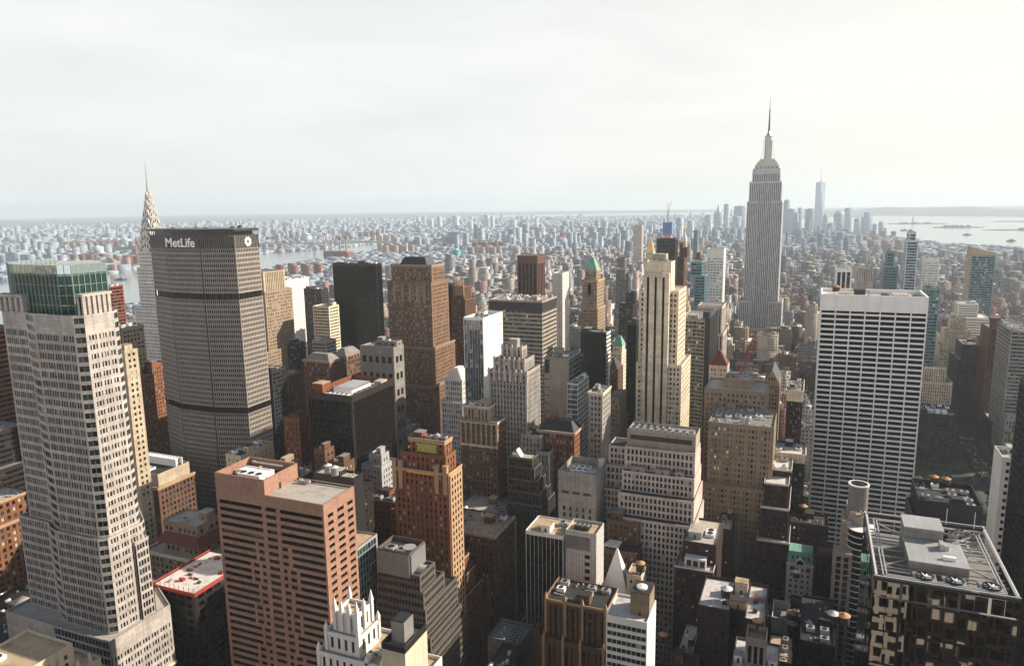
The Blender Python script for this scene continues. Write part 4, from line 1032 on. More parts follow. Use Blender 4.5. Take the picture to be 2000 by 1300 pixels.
a = M(); a.add([(x0 + 4, y0 + 3, z - 1), (x0 + 7, y0 + 3, z - 1), (x0 + 7, y0 + 8, z - 1), (x0 + 4, y0 + 8, z - 1), (x0 + 4, y0 + 3, z + 3.4), (x0 + 4, y0 + 8, z + 3.4)], [(0, 1, 4), (3, 5, 2), (1, 2, 5, 4), (0, 4, 5, 3)]); a.build("stair_hood", "white_paint", r)
building("b580", "setback_tower", "brown brick tower with a pale stone crown right of the ornate orange tower", "tower", [(-211, -192, 424, 438, 128), (-212, -185, 421, 441, 119)],
         S(2.4, 3.6, .46, .55, wallm="brick_umber", roofm="roof_pale", pane=OFF, mix=(.7, .15, .15)), styles={0: S(2.6, 5.2, .48, .72, "vert", wallm="limestone", span="brick_brown", roofm="roof_pale", top=2.4, edge=.9)}, n_single=100, cornice={0: ("limestone_pale", .8, .5), 1: ("limestone_pale", .8, .4)})
r = LAST
for zz in (101, 117.2):
    a = M(); a.box(-212.2, -184.8, 420.6, 420.96, zz, zz + 1.6); a.build("stone_band", "limestone_pale", r)
for k in range(8):
    a = M(); a.box(-212.1 + k * 3.72, -210.9 + k * 3.72, 420.65, 420.96, 102.6, 117.2); a.build("pilaster", "limestone", r)
building("b580w", "low_block", "brown brick base block at the foot of the brown tower with the pale crown", "building", [(-184.9, -178.5, 421.2, 446, 68)], S(2.4, 3.6, .46, .55, wallm="brick_brown", roofm="roof_dark"), n_single=40)

# --- behind: midtown towers
stA = S(2.3, 3.6, .45, .55, "vert", wallm="limestone_grey", span="concrete_grey", pane=("pane_dark", "pane_blue", "pane_sky"), mix=(.6, .25, .15), top=2.5, edge=.8, roofm="roof_dark")
building("artdeco", "art_deco_tower", "grey stone tower with a scalloped stepped crown in front of the broad banded office tower", "tower", [(-191, -177, 446, 456, 165), (-194, -172.5, 439, 458, 158), (-196, -169, 434, 460, 151)], stA, gear=None, n_single=100)
r = LAST
gear_house(r, -187, -181, 448, 453, 164, 5.5, "limestone_grey", "roof_pale")
for (xa, xb, yy, zz) in ((-191, -177, 446, 165), (-194, -172.5, 439, 158), (-196, -169, 434, 151)):
    k = int((xb - xa) / 3.4)
    for i in range(k + 1):
        x = xa + (xb - xa) * i / k
        a = M(); a.box(x - .7, x + .7, yy - .6, yy + .3, zz - 7, zz + 1.0); a.prism([(x - .9, yy - .8), (x + .9, yy - .8), (x + .9, yy + .5), (x - .9, yy + .5)], zz - 1, zz + 1.6, 0, [(x - .4, yy - .3), (x + .4, yy - .3), (x + .4, yy + .1), (x - .4, yy + .1)]); a.build("scallop", "concrete_pink", r)
building("artdecow", "setback_wing", "grey stone wing with two low setbacks at the right foot of the scalloped grey tower", "building", [(-170, -156, 425, 446, 112), (-158, -149, 421, 446, 103)], stA, n_single=40)
building("concgreen", "concrete_tower", "plain warm concrete tower face with a dark corner slot and green glass side", "tower", T("concgreen"), S(kind="blank", wallm="concrete_warm", roofm="roof_grey"), n_single=0, faces="")
r = LAST; x0, x1, y0, y1, z = T("concgreen")[0]
a = M(); a.box(x0 + .4, x0 + 4, y0 - .06, y0 + .02, z - 12, z - 1.5); a.build("louvre", "dark_metal", r)
for k in range(9):
    a = M(); a.box(x0 + .6, x0 + 3.4, y0 - .06, y0 + .02, z - 17 - k * 6.2, z - 16.3 - k * 6.2); a.build("slot_window", "pane_dark", r)
a = M(); a.box(x1 + .01, x1 + .25, y0 + .2, y1 - .2, 0, z - 1); gp = a.build("glass_side", "curtain_green", r)
a = M()
for k in range(36): a.box(x1 + .26, x1 + .45, y0 + .2, y1 - .2, z - 3 - k * 3.8, z - 2.5 - k * 3.8)
sub(a.build("spandrels", "teal_panel", r), gp)
building("greenlow", "green_glass_block", "green mirror-glass block with white slanting floor lines right of the plain concrete tower", "office block", T("greenlow", dmin=20), S(2, 3.7, .96, .86, "curtain", wallm="white_panel", span="white_panel", pane=("curtain_green", "curtain_dark"), mix=(.6, .4), back="pane_green", top=.8, dep=.15, edge=.2), n_single=60)
building("black18", "black_tower", "black glass tower with a white-striped sunlit side in front of the green-pyramid tower", "tower", T("black18", dmin=14), S(2.6, 3.7, .97, .95, "curtain", wallm="dark_metal", pane=("pane_black", "pane_dark"), mix=(.96, .04), dep=.1, top=1.5, edge=.2), n_single=30, faces="N")
r = LAST; x0, x1, y0, y1, z = T("black18", dmin=14)[0]
a = M()
for k in range(38): a.box(x1 + .02, x1 + .5, y0 + .2, y1 - .2, z - 2.4 - k * 3.7, z - .6 - k * 3.7)
a.build("spandrels", "white_panel", r)
stP = S(2.4, 3.6, .42, .5, wallm="brick_tan", top=2)
building("tanpyr", "pyramid_tower", "tan brick tower with ornate stepped top under a green copper pyramid roof", "tower", [(-222, -209.5, 744, 760, 190), (-224, -207.5, 740, 768, 180), (-225, -206.5, 739, 770, 150)], stP, gear=None, n_single=80, cornice={0: ("terracotta", 1, .8), 1: ("terracotta", 1.5, 1), 2: ("terracotta", 1, .6)})
r = LAST
a = M(); a.prism([(-222, 744.2), (-209.5, 744.2), (-209.5, 760), (-222, 760)], 190, 203, 0, [(-217.5, 750), (-214.5, 750), (-214.5, 754), (-217.5, 754)]); a.build("pyramid_roof", "copper_green", r)
a = M(); a.box(-217.6, -214, 739.7, 740, 164, 176); a.build("arched_window", "pane_black", r)
building("tealpyr", "pyramid_tower", "slim pale tower with a small teal pyramid roof right of the black glass tower", "tower", [(-157.5, -149.5, 614, 626, 136), (-159, -149, 611, 630, 131), (-160, -147, 609, 632, 121)], S(2.2, 3.5, .45, .5, wallm="limestone_pale", top=2), gear=None, n_single=40)
r = LAST
a = M(); a.prism([(-158, 613.5), (-149, 613.5), (-149, 627), (-158, 627)], 136, 144.5, 0, [(-155, 619), (-152, 619), (-152, 621), (-155, 621)]); a.build("pyramid_roof", "copper_green", r)
building("peak", "peaked_block", "small brown block with a dark peaked roof at the foot of the teal-pyramid tower", "building", T("peak", dmin=18), S(2.2, 3.5, .45, .5, wallm="brick_brown"), gear=None, n_single=20)
x0, x1, y0, y1, z = T("peak", dmin=18)[0]
a = M(); a.prism([(x0, y0), (x1, y0), (x1, y1), (x0, y1)], z, z + 7, 0, [(x0 + 2, y0 + 3), (x0 + 2.4, y0 + 3), (x0 + 2.4, y0 + 5), (x0 + 2, y0 + 5)]); a.build("peaked_roof", "slate", LAST)
building("dark24", "shaded_tower", "thin black tower face immediately left of the tall striped beige tower", "tower", T("dark24", xa=-1), S(2.4, 3.6, .9, .9, "curtain", wallm="dark_metal", pane=("pane_black", "pane_dark"), mix=(.95, .05), dep=.1), n_single=0)
building("navy25", "dark_block", "navy block with a small turreted top behind the thin black tower", "building", T("navy25"), S(2.6, 3.6, .42, .5, wallm="bronze_dark", pane=("pane_dark", "pane_blue", "pane_sky"), mix=(.65, .2, .15)), n_single=20)
st5 = S(2.6, 3.7, .55, .55, wallm="limestone_pale", top=2.5, roofm="roof_pale", pane=("pane_dark", "pane_blue", "pane_blind"), edge=1.2)
building("f500", "striped_tower", "tall beige limestone tower with three thin dark vertical stripes up its broad plain face", "tower", [(-113, -93.5, 529.5, 545, 217), (-117, -88, 532, 566, 196), (-117.5, -84, 527.5, 570, 142)], st5, styles={0: S(kind="blank", wallm="limestone_pale", roofm="roof_pale")}, gear=None, n_single=100)
r = LAST
a = M(); a.box(-112.5, -94, 525.4, 529.4, 0, 209); a.build("centre_bay", "limestone_pale", r)
for x in (-109.2, -103.6, -98.0):
    a = M(); a.box(x - .75, x + .75, 525.2, 525.45, 0, 206); st_ = a.build("window_strip", "pane_black", r)
    a = M(); a.prism([(x - 1.1, 525.1), (x + 1.1, 525.1), (x + 1.1, 525.6), (x - 1.1, 525.6)], 206, 209.5, 0, [(x - .1, 525.1), (x + .1, 525.1), (x + .1, 525.6), (x - .1, 525.6)]); sub(a.build("finial", "limestone_pale", r), st_)
gear_house(r, -108, -98, 533, 541, 216, 6, "limestone", "roof_pale"); gear_unit(r, -107, 530.6, 216.2, 5, 2, 2.5); gear_unit(r, -101, 530.6, 216.2, 5, 2, 2)
a = M(); a.bar((-99, 536, 222), (-97, 536, 227), .15); a.bar((-106, 534, 222), (-97, 534, 227), .15); a.build("roof_frame", "dark_metal", r)
building("striped", "banded_tower", "broad office tower banded in dark glass and pale spandrels with a dark top storey", "tower", T("striped"), S(2.2, 3.7, .9, .55, "horiz", wallm="concrete_warm", pane=("curtain_dark", "curtain_teal", "pane_sky"), mix=(.55, .35, .10), back="pane_dark", roofm="roof_pale", top=1.6, dep=.4, edge=.4), n_single=100)
r = LAST; x0, x1, y0, y1, z = T("striped")[0]
a = M(); a.box(x0 - .1, x1 + .1, y0 - .12, y0 + .1, z - 9, z - 1.6); a.box(x1 - .05, x1 + .12, y0 + .11, y1, z - 9, z - 1.6); a.build("dark_storey", "dark_metal", r)
building("glasswhite", "glass_tower", "slim pale glass tower with a blank white sunlit side wall", "tower", T("glasswhite"), S(2, 3.7, .94, .84, "curtain", wallm="white_panel", span="curtain_pale", pane=("curtain_pale", "curtain_teal", "pane_sky", "pane_blind"), mix=(.5, .25, .15, .1), dep=.15, edge=.4, top=2, roofm="roof_grey", par=2), n_single=100, faces="N")
r = LAST; x0, x1, y0, y1, z = T("glasswhite")[0]
a = M(); a.box(x1 + .01, x1 + .2, y0 + .3, y1 - .1, 0, z - .02); sw = a.build("side_wall", "white_stone", r)
for k in range(10):
    for j in range(2):
        if (k + j) % 3 == 2: continue
        a = M(); a.box(x1 + .21, x1 + .26, y1 - 7 + j * 3.2, y1 - 6 + j * 3.2, z - 10 - k * 4.1, z - 8.6 - k * 4.1); sub(a.build("window", "pane_dark", r), sw)
building("temple", "temple_topped_block", "small white block with a temple-like stepped pavilion on top, left of the slim glass tower", "building", [(-275, -259, 520, 540, 119), (-277, -257, 516, 544, 101)], S(2, 4.5, .5, .7, wallm="white_paint", top=2), gear=None, n_single=40, cornice={0: ("white_stone", .8, .8), 1: ("white_stone", .8, .8)})
r = LAST
a = M()
for k in range(5): a.box(-274 + k * 1.2, -260 - k * 1.2, 521 + k, 539 - k, 118.5 + k * 1.8, 120.3 + k * 1.8)
a.build("stepped_pavilion", "white_stone", r)
stL = S(2.5, 3.55, .42, .55, wallm="brick_umber", pane=("pane_dark", "pane_blind", "pane_sky"), mix=(.62, .2, .18), roofm="roof_dark", top=4, edge=1.6)
building("lincoln", "brick_skyscraper", "tall brown brick skyscraper with gothic arched top storeys and bright specks of glass", "skyscraper", [(-371, -327.5, 600, 626, 205), (-372.5, -325, 594, 628, 190), (-374, -322.5, 588, 634, 129), (-376, -320, 582, 640, 94)], stL, gear=None, n_single=100, cornice={0: ("brick_tan", 1.2, .7), 2: ("brick_tan", 1, .6), 3: ("brick_tan", 1, .6)})
r = LAST
a = M(); a.prism([(-364, 603), (-334, 603), (-334, 622), (-364, 622)], 204, 211.5, 0, [(-360, 607), (-338, 607), (-338, 618), (-360, 618)]); a.build("mansard_roof", "slate", r)
for x in (-364.5, -356, -348, -340, -332.5):
    a = M(); a.box(x - 1.3, x + 1.3, 593.6, 594.0, 170, 186)
    for i in range(7):
        t0 = math.pi * i / 6; a.box(x + 1.3 * math.cos(t0) - .35, x + 1.3 * math.cos(t0) + .35, 593.55, 593.9, 186 + 2 * math.sin(t0), 187 + 2 * math.sin(t0))
    a.build("gothic_arch", "brick_tan", r)
building("brownblk", "black_slab", "black slab tower tucked behind the tall brown brick skyscraper's right side", "tower", T("brownblk", xa=-4), S(2.6, 3.6, .94, .9, "curtain", wallm="dark_metal", pane=("pane_black", "pane_dark"), mix=(.93, .07), dep=.1), n_single=0)
building("browng", "gothic_tower", "brown gothic tower with a spiky golden-brown crown", "tower", [(-346, -336, 684, 702, 176), (-348.5, -332.5, 680, 706, 163), (-352, -330, 676, 708, 128)], S(2.2, 3.6, .4, .6, "vert", wallm="brick_brown", span="brick_dark", top=2), gear=None, n_single=40)
r = LAST
for i in range(6):
    x = -345.7 + i * 1.9
    a = M(); a.box(x - .5, x + .5, 683.5, 684.5, 166, 181); a.prism([(x - .6, 683.4), (x + .6, 683.4), (x + .6, 684.6), (x - .6, 684.6)], 181, 185, 0, [(x - .1, 683.9), (x + .1, 683.9), (x + .1, 684.1), (x - .1, 684.1)]); a.build("pinnacle", "terracotta", r)
building("black101", "black_tower", "wide black glass tower with a faceted corner, the darkest block left of the brown skyscraper", "tower", T("black101", dmin=11), S(2.6, 3.6, .97, .95, "curtain", wallm="black_glass", pane=("pane_black", "pane_dark"), mix=(.97, .03), back="pane_black", dep=.08, roofm="roof_dark"), n_single=30)
building("tanrib", "ribbed_tower", "cream ribbed apartment tower just left of the wide black tower", "tower", [(-496, -475, 640, 658, 155)], S(2.4, 3.3, .8, .5, "horiz", wallm="limestone_pale", pane=DARKP, top=2), n_single=30)
building("navy", "navy_tower", "navy apartment tower speckled with pale windows left of the wide black tower", "tower", T("navy", dmin=14), S(2.6, 3.1, .5, .5, wallm="bronze_dark", pane=("pane_dark", "pane_blue", "pane_sky"), mix=(.45, .3, .25)), n_single=30)
building("whitebig", "white_block", "broad white block with small windows right of the orange buttressed tower", "building", [(-700, -664, 800, 852, 162)], S(3, 3.8, .5, .3, wallm="white_stone", top=8, roofm="roof_white"), n_single=30)
building("chanin", "buttressed_tower", "golden stone tower with a ribbed buttress crown right of the lettered dark slab", "tower", [(-560, -525, 600, 634, 194), (-561, -522, 597, 640, 174), (-563, -519, 590, 650, 112)], S(2.7, 3.55, .45, .5, wallm="brick_tan", top=2), styles={0: S(2.6, 18, .5, .85, "vert", wallm="limestone", span="brick_tan", top=1, dep=1.2)}, n_single=80, gear=None)
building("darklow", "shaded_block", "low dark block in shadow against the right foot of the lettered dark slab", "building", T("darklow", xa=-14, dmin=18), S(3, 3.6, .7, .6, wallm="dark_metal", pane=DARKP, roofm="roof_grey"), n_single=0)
for key, lab in (("mans92", "brown stone block under a grey hipped roof left of the maroon-black cube"), ("mans93", "smaller brown block with grey hipped roof behind the maroon-black cube")):
    rr = building(key, "hipped_block", lab, "building", T(key, dmin=16), S(2.2, 4.2, .5, .6, wallm="brick_brown", top=2, par=.3, roofm="slate"), gear=None, n_single=50, cornice={0: ("brick_tan", 1.0, .8)})
    x0, x1, y0, y1, z = T(key, dmin=16)[0]
    a = M(); a.prism([(x0 + .5, y0 + .5), (x1 - .5, y0 + .5), (x1 - .5, y1 - .5), (x0 + .5, y1 - .5)], z - .3, z + 5, 0, [(x0 + 5, y0 + 5), (x1 - 5, y0 + 5), (x1 - 5, y1 - 5), (x0 + 5, y1 - 5)]); a.build("hipped_roof", "roof_grey", rr)
building("conc94", "concrete_block", "blank grey concrete block with large dark recesses left of the brown skyscraper's foot", "building", [(-330, -309, 503, 512, 151), (-341, -309, 498, 514, 147)], S(6, 14, .6, .4, wallm="concrete_grey", pane=("pane_black",), mix=(1,), top=8, dep=1.0, roofm="roof_pale"), n_single=30)
building("grey95", "grey_block", "grey louvred block standing before the wide black tower's lower left", "building", T("grey95", dmin=16), S(3, 3.6, .9, .4, "horiz", wallm="limestone_grey", pane=DARKP), n_single=10)
building("dark96", "shaded_block", "dark block with a tan roof house right of the golden buttressed tower", "building", T("dark96", dmin=14), S(3, 3.6, .5, .5, wallm="brick_dark", pane=OFF), n_single=10)
building("orange97", "colonnaded_block", "dim block with an orange sunlit colonnade right of the lettered slab", "building", T("orange97", xa=-8), S(2, 9, .5, .7, "vert", wallm="brick_orange", top=2), n_single=10)
"""blackbox"""
building("blackbox", "maroon_cube", "big maroon-black cube with an orange-rimmed roof full of white plant", "office block", T("blackbox"), S(1.8, 3.8, .8, .85, "vert", wallm="bronze_dark", span="black_glass", pane=("pane_black", "pane_dark"), mix=(.9, .1), roofm="roof_dark", par=3.4, top=4.2, dep=.3), gear=None, n_single=60)
r = LAST; x0, x1, y0, y1, z = T("blackbox")[0]
z -= 3.4
a = M(); a.box(x0 + .5, x1 - .5, y0 + .42, y0 + .6, z, z + 3.3); a.box(x0 + .5, x1 - .5, y1 - .62, y1 - .44, z, z + 3.3); a.box(x0 + .42, x0 + .6, y0 + .7, y1 - .7, z, z + 3.3); a.build("parapet_lining", "brick_red", r)
gear_house(r, x0 + 1.5, x0 + 8.5, y0 + 4, y0 + 12, z, 7.5, "brick_red", "roof_sand")
a = M()
for k in range(8): a.add([(x0 + 12, y0 + 10 + k * 2.6, z + 3.5), (x0 + 25, y0 + 10 + k * 2.6, z + 3.5), (x0 + 25, y0 + 11.3 + k * 2.6, z + 5), (x0 + 12, y0 + 11.3 + k * 2.6, z + 5), (x0 + 12, y0 + 12.6 + k * 2.6, z + 3.5), (x0 + 25, y0 + 12.6 + k * 2.6, z + 3.5)], [(0, 1, 2, 3), (3, 2, 5, 4)])
a.box(x0 + 12, x0 + 25, y0 + 10, y0 + 30.8, z, z + 3.5); a.build("sawtooth_plant", "white_panel", r)
for k in range(5): gear_unit(r, x0 + 10 + k * 3.2, y0 + 4, z + .2, 2.8, 3.6, 2.2, "white_panel")
for k in range(4): gear_unit(r, x0 + 26.5, y0 + 12 + k * 5, z + .2, 3.4, 3.6, 2.4, "steel")
gear_house(r, x0 + 26, x0 + 31, y0 + 33, y0 + 40, z, 4, "limestone", "roof_pale")
gear_pipes(r, x0 + 10, x1 - 2, y0 + 32, y1 - 3, z, random.Random(3), 5)

# --- right of the spired tower
st41 = S(5.2, 3.8, .72, 1.0, "vert", wallm="white_panel", span="dark_metal", pane=("pane_black", "pane_dark"), mix=(.8, .2), top=4)
building("strip41", "striped_block", "dark slab with bold white vertical stripes above the white grid tower's roof", "tower", [(28, 46, 980, 1040, 176)], st41, n_single=0)
building("pink42", "brick_tower", "pinkish brick tower pair with an orange roof house above the white grid tower", "tower", [(59, 70, 1150, 1176, 165), (71, 82, 1152, 1176, 163)], S(2.6, 3.5, .45, .5, wallm="concrete_pink"), n_single=0)
building("blue43", "blue_tower", "blue-grey glass tower with a stepped shoulder, shorter than its taller blue neighbour", "tower", [(91, 100, 1080, 1104, 191), (88, 105, 1076, 1106, 173)], S(2.4, 3.6, .8, .6, wallm="teal_panel", pane=("curtain_dark", "curtain_teal"), mix=(.6, .4)), n_single=0)
building("blue44", "blue_tower", "tall slender blue glass tower banded in white, left of the chequered grey slab", "tower", [(112, 120, 1052, 1078, 218), (110, 123, 1050, 1080, 208)], S(3, 3.6, .95, .74, "horiz", wallm="haze_glass", pane=("curtain_dark", "curtain_teal"), mix=(.6, .4)), n_single=30)
building("check45", "chequered_tower", "pale grey slab tower with a chequered speckled face", "tower", [(136, 155, 1100, 1116, 182)], S(2.2, 3.4, .6, .5, wallm="white_paint", pane=("pane_blue", "pane_blind", "pane_sky", "curtain_teal"), mix=(.3, .3, .2, .2), top=6), n_single=30)
building("glass46", "glass_tower", "blue-green glass tower under a slanted tan top at the far right", "tower", [(217, 247, 1250, 1290, 176)], S(2.4, 3.6, .88, .66, wallm="teal_panel", pane=("curtain_dark", "curtain_teal", "pane_sky"), mix=(.55, .3, .15), top=2), gear=None, n_single=60)
r = LAST
a = M(); a.add([(217, 1250, 175.5), (247, 1250, 175.5), (247, 1290, 175.5), (217, 1290, 175.5), (217, 1251, 188), (247, 1251, 180), (247, 1289, 180), (217, 1289, 188)], [(4, 5, 6, 7), (0, 1, 5, 4), (1, 2, 6, 5), (2, 3, 7, 6), (3, 0, 4, 7)]); a.build("slanted_crown", "limestone", r)
a = M(); a.box(216.5, 217.0, 1250.5, 1290, 0, 175); a.build("side_wall", "limestone", r)
building("teal47", "teal_block", "teal glass block in front of the chequered grey slab", "tower", [(113, 127, 880, 900, 166)], S(2.4, 3.6, .9, .7, "curtain", wallm="teal_panel", pane=("curtain_teal", "curtain_dark", "pane_sky"), mix=(.5, .35, .15)), n_single=20)
building("white48", "white_block", "white stepped office block with thin ribbon windows below the slanted-top glass tower", "office block", [(189, 213, 1150, 1182, 117), (187, 226, 1147, 1186, 99)], S(2.4, 3.6, .9, .4, "horiz", wallm="white_stone", pane=DARKP, roofm="roof_white", top=3), n_single=40)
building("beige49", "stepped_block", "beige stone block in stepped tiers right of the white grid tower's top", "tower", [(166, 184, 1055, 1072, 110), (160, 189, 1050, 1080, 95), (155, 192, 1044, 1084, 76)], S(2.5, 3.5, .45, .5, wallm="limestone"), n_single=60)
building("brown50", "brown_tower", "dark brown stepped brick tower speckled with small pale windows, right of the beige stepped block", "tower", [(166, 182, 960, 1005, 93), (161, 186, 954, 1010, 76)], S(2.4, 3.5, .4, .5, wallm="brick_dark", pane=("pane_dark", "pane_blue", "pane_sky"), mix=(.55, .25, .2)), n_single=60)
building("brown51", "copper_tower", "slim copper-brown tower with a round flared top at the right", "tower", [(179, 189, 905, 945, 122)], S(1.6, 3.6, .55, 1.0, "vert", wallm="copper_brown", span="bronze_red", pane=DARKP, top=1.5, dep=.6), gear=None, n_single=30)
r = LAST
a = M(); a.cyl(185, 913, 4.3, 4.3, 121, 129, 16); a.cyl(185, 913, 5.2, 6.0, 129, 132.5, 16); a.build("drum", "copper_brown", r)
building("glass52", "glass_tower", "pale glass tower with light floor lines cut by the right edge", "tower", [(183, 225, 830, 888, 132)], S(2.2, 3.7, .93, .62, "horiz", wallm="limestone_grey", pane=("curtain_dark", "curtain_teal", "pane_sky"), mix=(.5, .35, .15), top=2), n_single=100)
building("beige53", "limestone_block", "beige limestone block with stepped right side beside the white grid tower's middle", "building", [(118, 139, 880, 905, 81), (115, 145, 874, 910, 66)], S(2.2, 3.5, .45, .55, "vert", wallm="limestone_pale", span="limestone"), n_single=60)
building("dark54", "brownstone_block", "dark brownstone block with three white roof skylights by the wide avenue", "building", [(106, 139, 800, 840, 50)], S(2.6, 3.8, .5, .6, wallm="brick_dark", pane=("pane_dark", "pane_blue", "pane_sky"), mix=(.75, .2, .05), roofm="roof_dark"), n_single=60, cornice={0: ("brick_maroon", 1.5, .8)})
r = LAST
for k in range(3):
    a = M(); a.box(115 + k * 6, 119.5 + k * 6, 805, 813, 49.2, 52); a.build("skylight", "white_panel", r)
building("dark55", "shaded_block", "dark banded block with a clean pale flat roof across the wide avenue", "building", [(182, 206, 868, 912, 29)], S(3, 3.6, .95, .5, "horiz", wallm="dark_metal", pane=DARKP, roofm="roof_pale", par=.4, top=1), gear=None, n_single=20)
building("grey56", "grey_block", "low grey finned block under the pale glass tower at the right edge", "building", [(181, 200, 810, 828, 49)], S(2.4, 3.6, .5, .8, "vert", wallm="limestone_grey", roofm="roof_pale"), n_single=20)
building("white57", "white_slab", "narrow white slab tower with a plain side and square windows near the right edge", "tower", [(90, 98, 400, 418, 136)], S(2.6, 3.7, .5, .5, wallm="white_stone", top=2.4, roofm="roof_pale", pane=DARKP, mix=(.5, .4, .1)), faces="N", n_single=60)
building("black58", "black_tower", "black tower wall filling the right edge beside the narrow white slab", "tower", [(85.5, 119.5, 330, 366, 183)], S(2.4, 3.7, .9, .8, "curtain", wallm="black_glass", pane=("pane_black", "pane_dark"), mix=(.95, .05), dep=.15), n_single=0)
stg = S(4, 3.8, .9, .55, "vert", wallm="concrete_grey", span="precast_grey", pane=DARKP, roofm="roof_dark", top=1.0, par=.6)
building("grey59", "louvred_block", "grey office block with tiled louvre wall and crowded dark roof before the white grid tower", "office block", [(63, 94, 447, 482, 92), (61, 95, 440, 484, 80)], stg, styles={0: S(kind="blank", wallm="slate", roofm="roof_dark", par=2.5)}, n_single=60)
# ------------------------------------------------------------------ towers with shapes of their own
def poly_tower(root, poly, z0, z1, st, faces, n_single=100, blank_rest=True, rng=None, P=None):
    """facades on the listed edges of a counter-clockwise plan; returns wall, panes"""
    rng = rng or random.Random(11)
    W, G, Pl = M(), M(), []
    k = len(poly)
    for i in range(k):
        a, b = poly[i], poly[(i + 1) % k]
        s2 = st if i in faces else dict(st, kind="blank")
        if isinstance(faces, dict) and i in faces: s2 = faces[i]
        facade(W, G, Pl, a, b, z0, z1 + 0.004 * i, s2, rng=rng)
    cx = sum(p[0] for p in poly) / k; cy_ = sum(p[1] for p in poly) / k
    ins = [(cx + (x - cx) * 0.97, cy_ + (y - cy_) * 0.97) for x, y in poly]
    RM = M(); RM.prism(ins, z1 - st["par"] - .4, z1 - st["par"])
    W.build("wall", [st["wallm"], st["span"] or st["wallm"]], root)
    G.build("glazing", st["back"], root)
    RM.build("roof", st["roofm"], root)
    if P is None: windows(Pl, st, root, n_single)
    else: P += Pl

# brown granite tower
t1, t2 = TIERS["brown"]
bx0, bx1, by0, by1, bz = t2[0], t2[1], t2[2], t2[3] + 0.5, t2[4]
hx1, hz = t1[1], t1[4]
FOOT.append((bx0, bx1, by0, by1)); HB.append((bx0, bx1, by0, by1, 0, bz)); HB.append((bx0, hx1, by0, by1, bz, hz))
br = thing("granite_tower", "brown granite office tower with dark ribbon windows and a raised roof house", "tower", ((bx0 + bx1) / 2, (by0 + by1) / 2, 0))
W, G = M(), M()
dp = 0.55
G.quad((bx0 + .1, by0 + dp, 0), (bx1 - .1, by0 + dp, 0), (bx1 - .1, by0 + dp, bz - 3), (bx0 + .1, by0 + dp, bz - 3))
G.quad((bx1 - dp, by0 + .1, 0), (bx1 - dp, by1 - .1, 0), (bx1 - dp, by1 - .1, bz - 3), (bx1 - dp, by0 + .1, bz - 3))
w_ = bx1 - bx0
fl_ = 2.92; wh_ = 1.55
nfl = int((bz - 5.2) / fl_)
ztop = bz - 4.6
rg = random.Random(5)
panes = []
W.box(bx0, bx1, by0, by0 + dp, ztop, bz)
W.box(bx1 - dp, bx1, by0 + dp, by1, ztop, bz + .004)
def rows(k):
    if k < 5: return [(.025, .435), (.47, .565), (.60, .985)]
    k2 = (k - 5) % 6
    if k2 < 3: return [(.025, .35), (.375, .43), (.47, .565), (.60, .655), (.69, .985)]
    return [(.025, .29), (.315, .37), (.40, .435), (.47, .565), (.60, .635), (.665, .72), (.75, .985)]
for k in range(nfl):
    zt_ = ztop - k * fl_; zb_ = zt_ - wh_
    W.box(bx0, bx1, by0, by0 + dp, zb_ - (fl_ - wh_), zb_)
    W.box(bx1 - dp, bx1, by0 + dp, by1, zb_ - (fl_ - wh_), zb_ + .004)
    prev = 0.0
    for (a0, a1) in rows(k) + [(1.0, 1.0)]:
        if a0 > prev: W.box(bx0 + prev * w_, bx0 + a0 * w_, by0 + .012, by0 + dp, zb_, zt_)
        if a1 > a0:
            panes.append((bx0 + a0 * w_, bx0 + a1 * w_, zb_, zt_, k, "N"))
        prev = a1
    D = by1 - by0 - dp; prev = 0.0
    for (a0, a1) in ((.09, .27), (.40, .62), (.74, .93), (1, 1)):
        W.box(bx1 - dp, bx1 - .012, by0 + dp + prev * D, by0 + dp + a0 * D, zb_, zt_)
        if a1 > a0: panes.append((by0 + dp + a0 * D, by0 + dp + a1 * D, zb_, zt_, k, "W"))
        prev = a1
W.box(bx0, bx1, by0, by0 + dp, -.01, ztop - nfl * fl_ + .002); W.box(bx1 - dp, bx1, by0 + dp, by1, -.01, ztop - nfl * fl_ + .002)
W.box(bx0, bx1 - dp, by1 - dp, by1, 0, bz - .01); W.box(bx0, bx0 + dp, by0 + dp, by1 - dp, 0, bz - .01)
# raised roof house
W.box(bx0 + .01, hx1, by0 + .01, by0 + dp, bz, hz); W.box(hx1 - dp, hx1, by0 + dp, by1 - .01, bz - 1, hz); W.box(bx0 + .01, bx0 + dp, by0 + dp, by1, bz, hz); W.box(bx0 + dp, hx1 - dp, by1 - dp, by1 - .01, bz, hz)
W.build("wall", "granite_brown", br)
G.build("glazing", "pane_black", br)
panes.sort(key=lambda p: -(p[1] - p[0]) * (1 if p[5] == "N" else .5) / (1 + p[4] * .05))
late = M()
for i, p in enumerate(panes):
    mm = M()
    if p[5] == "N": q_ = ((p[0], by0 + dp - .06, p[2]), (p[1], by0 + dp - .06, p[2]), (p[1], by0 + dp - .06, p[3]), (p[0], by0 + dp - .06, p[3]))
    else: q_ = ((bx1 - dp + .06, p[0], p[2]), (bx1 - dp + .06, p[1], p[2]), (bx1 - dp + .06, p[1], p[3]), (bx1 - dp + .06, p[0], p[3]))
    (mm if i < 100 else late).quad(*q_)
    if i < 100: mm.build("window", "pane_dark" if rg.random() < .6 else "pane_black", br)
late.build("window", "pane_black", br, kind="stuff")
a = M(); a.box(hx1, bx1 - dp, by0 + dp, by1 - dp, bz - 1.2, bz - .6); rf = a.build("roof", "roof_pale", br)
a = M(); a.box(bx0 + dp, hx1 - dp, by0 + dp, by1 - dp, hz - 4.5, hz - 4); a.build("upper_roof", "roof_dark", br)
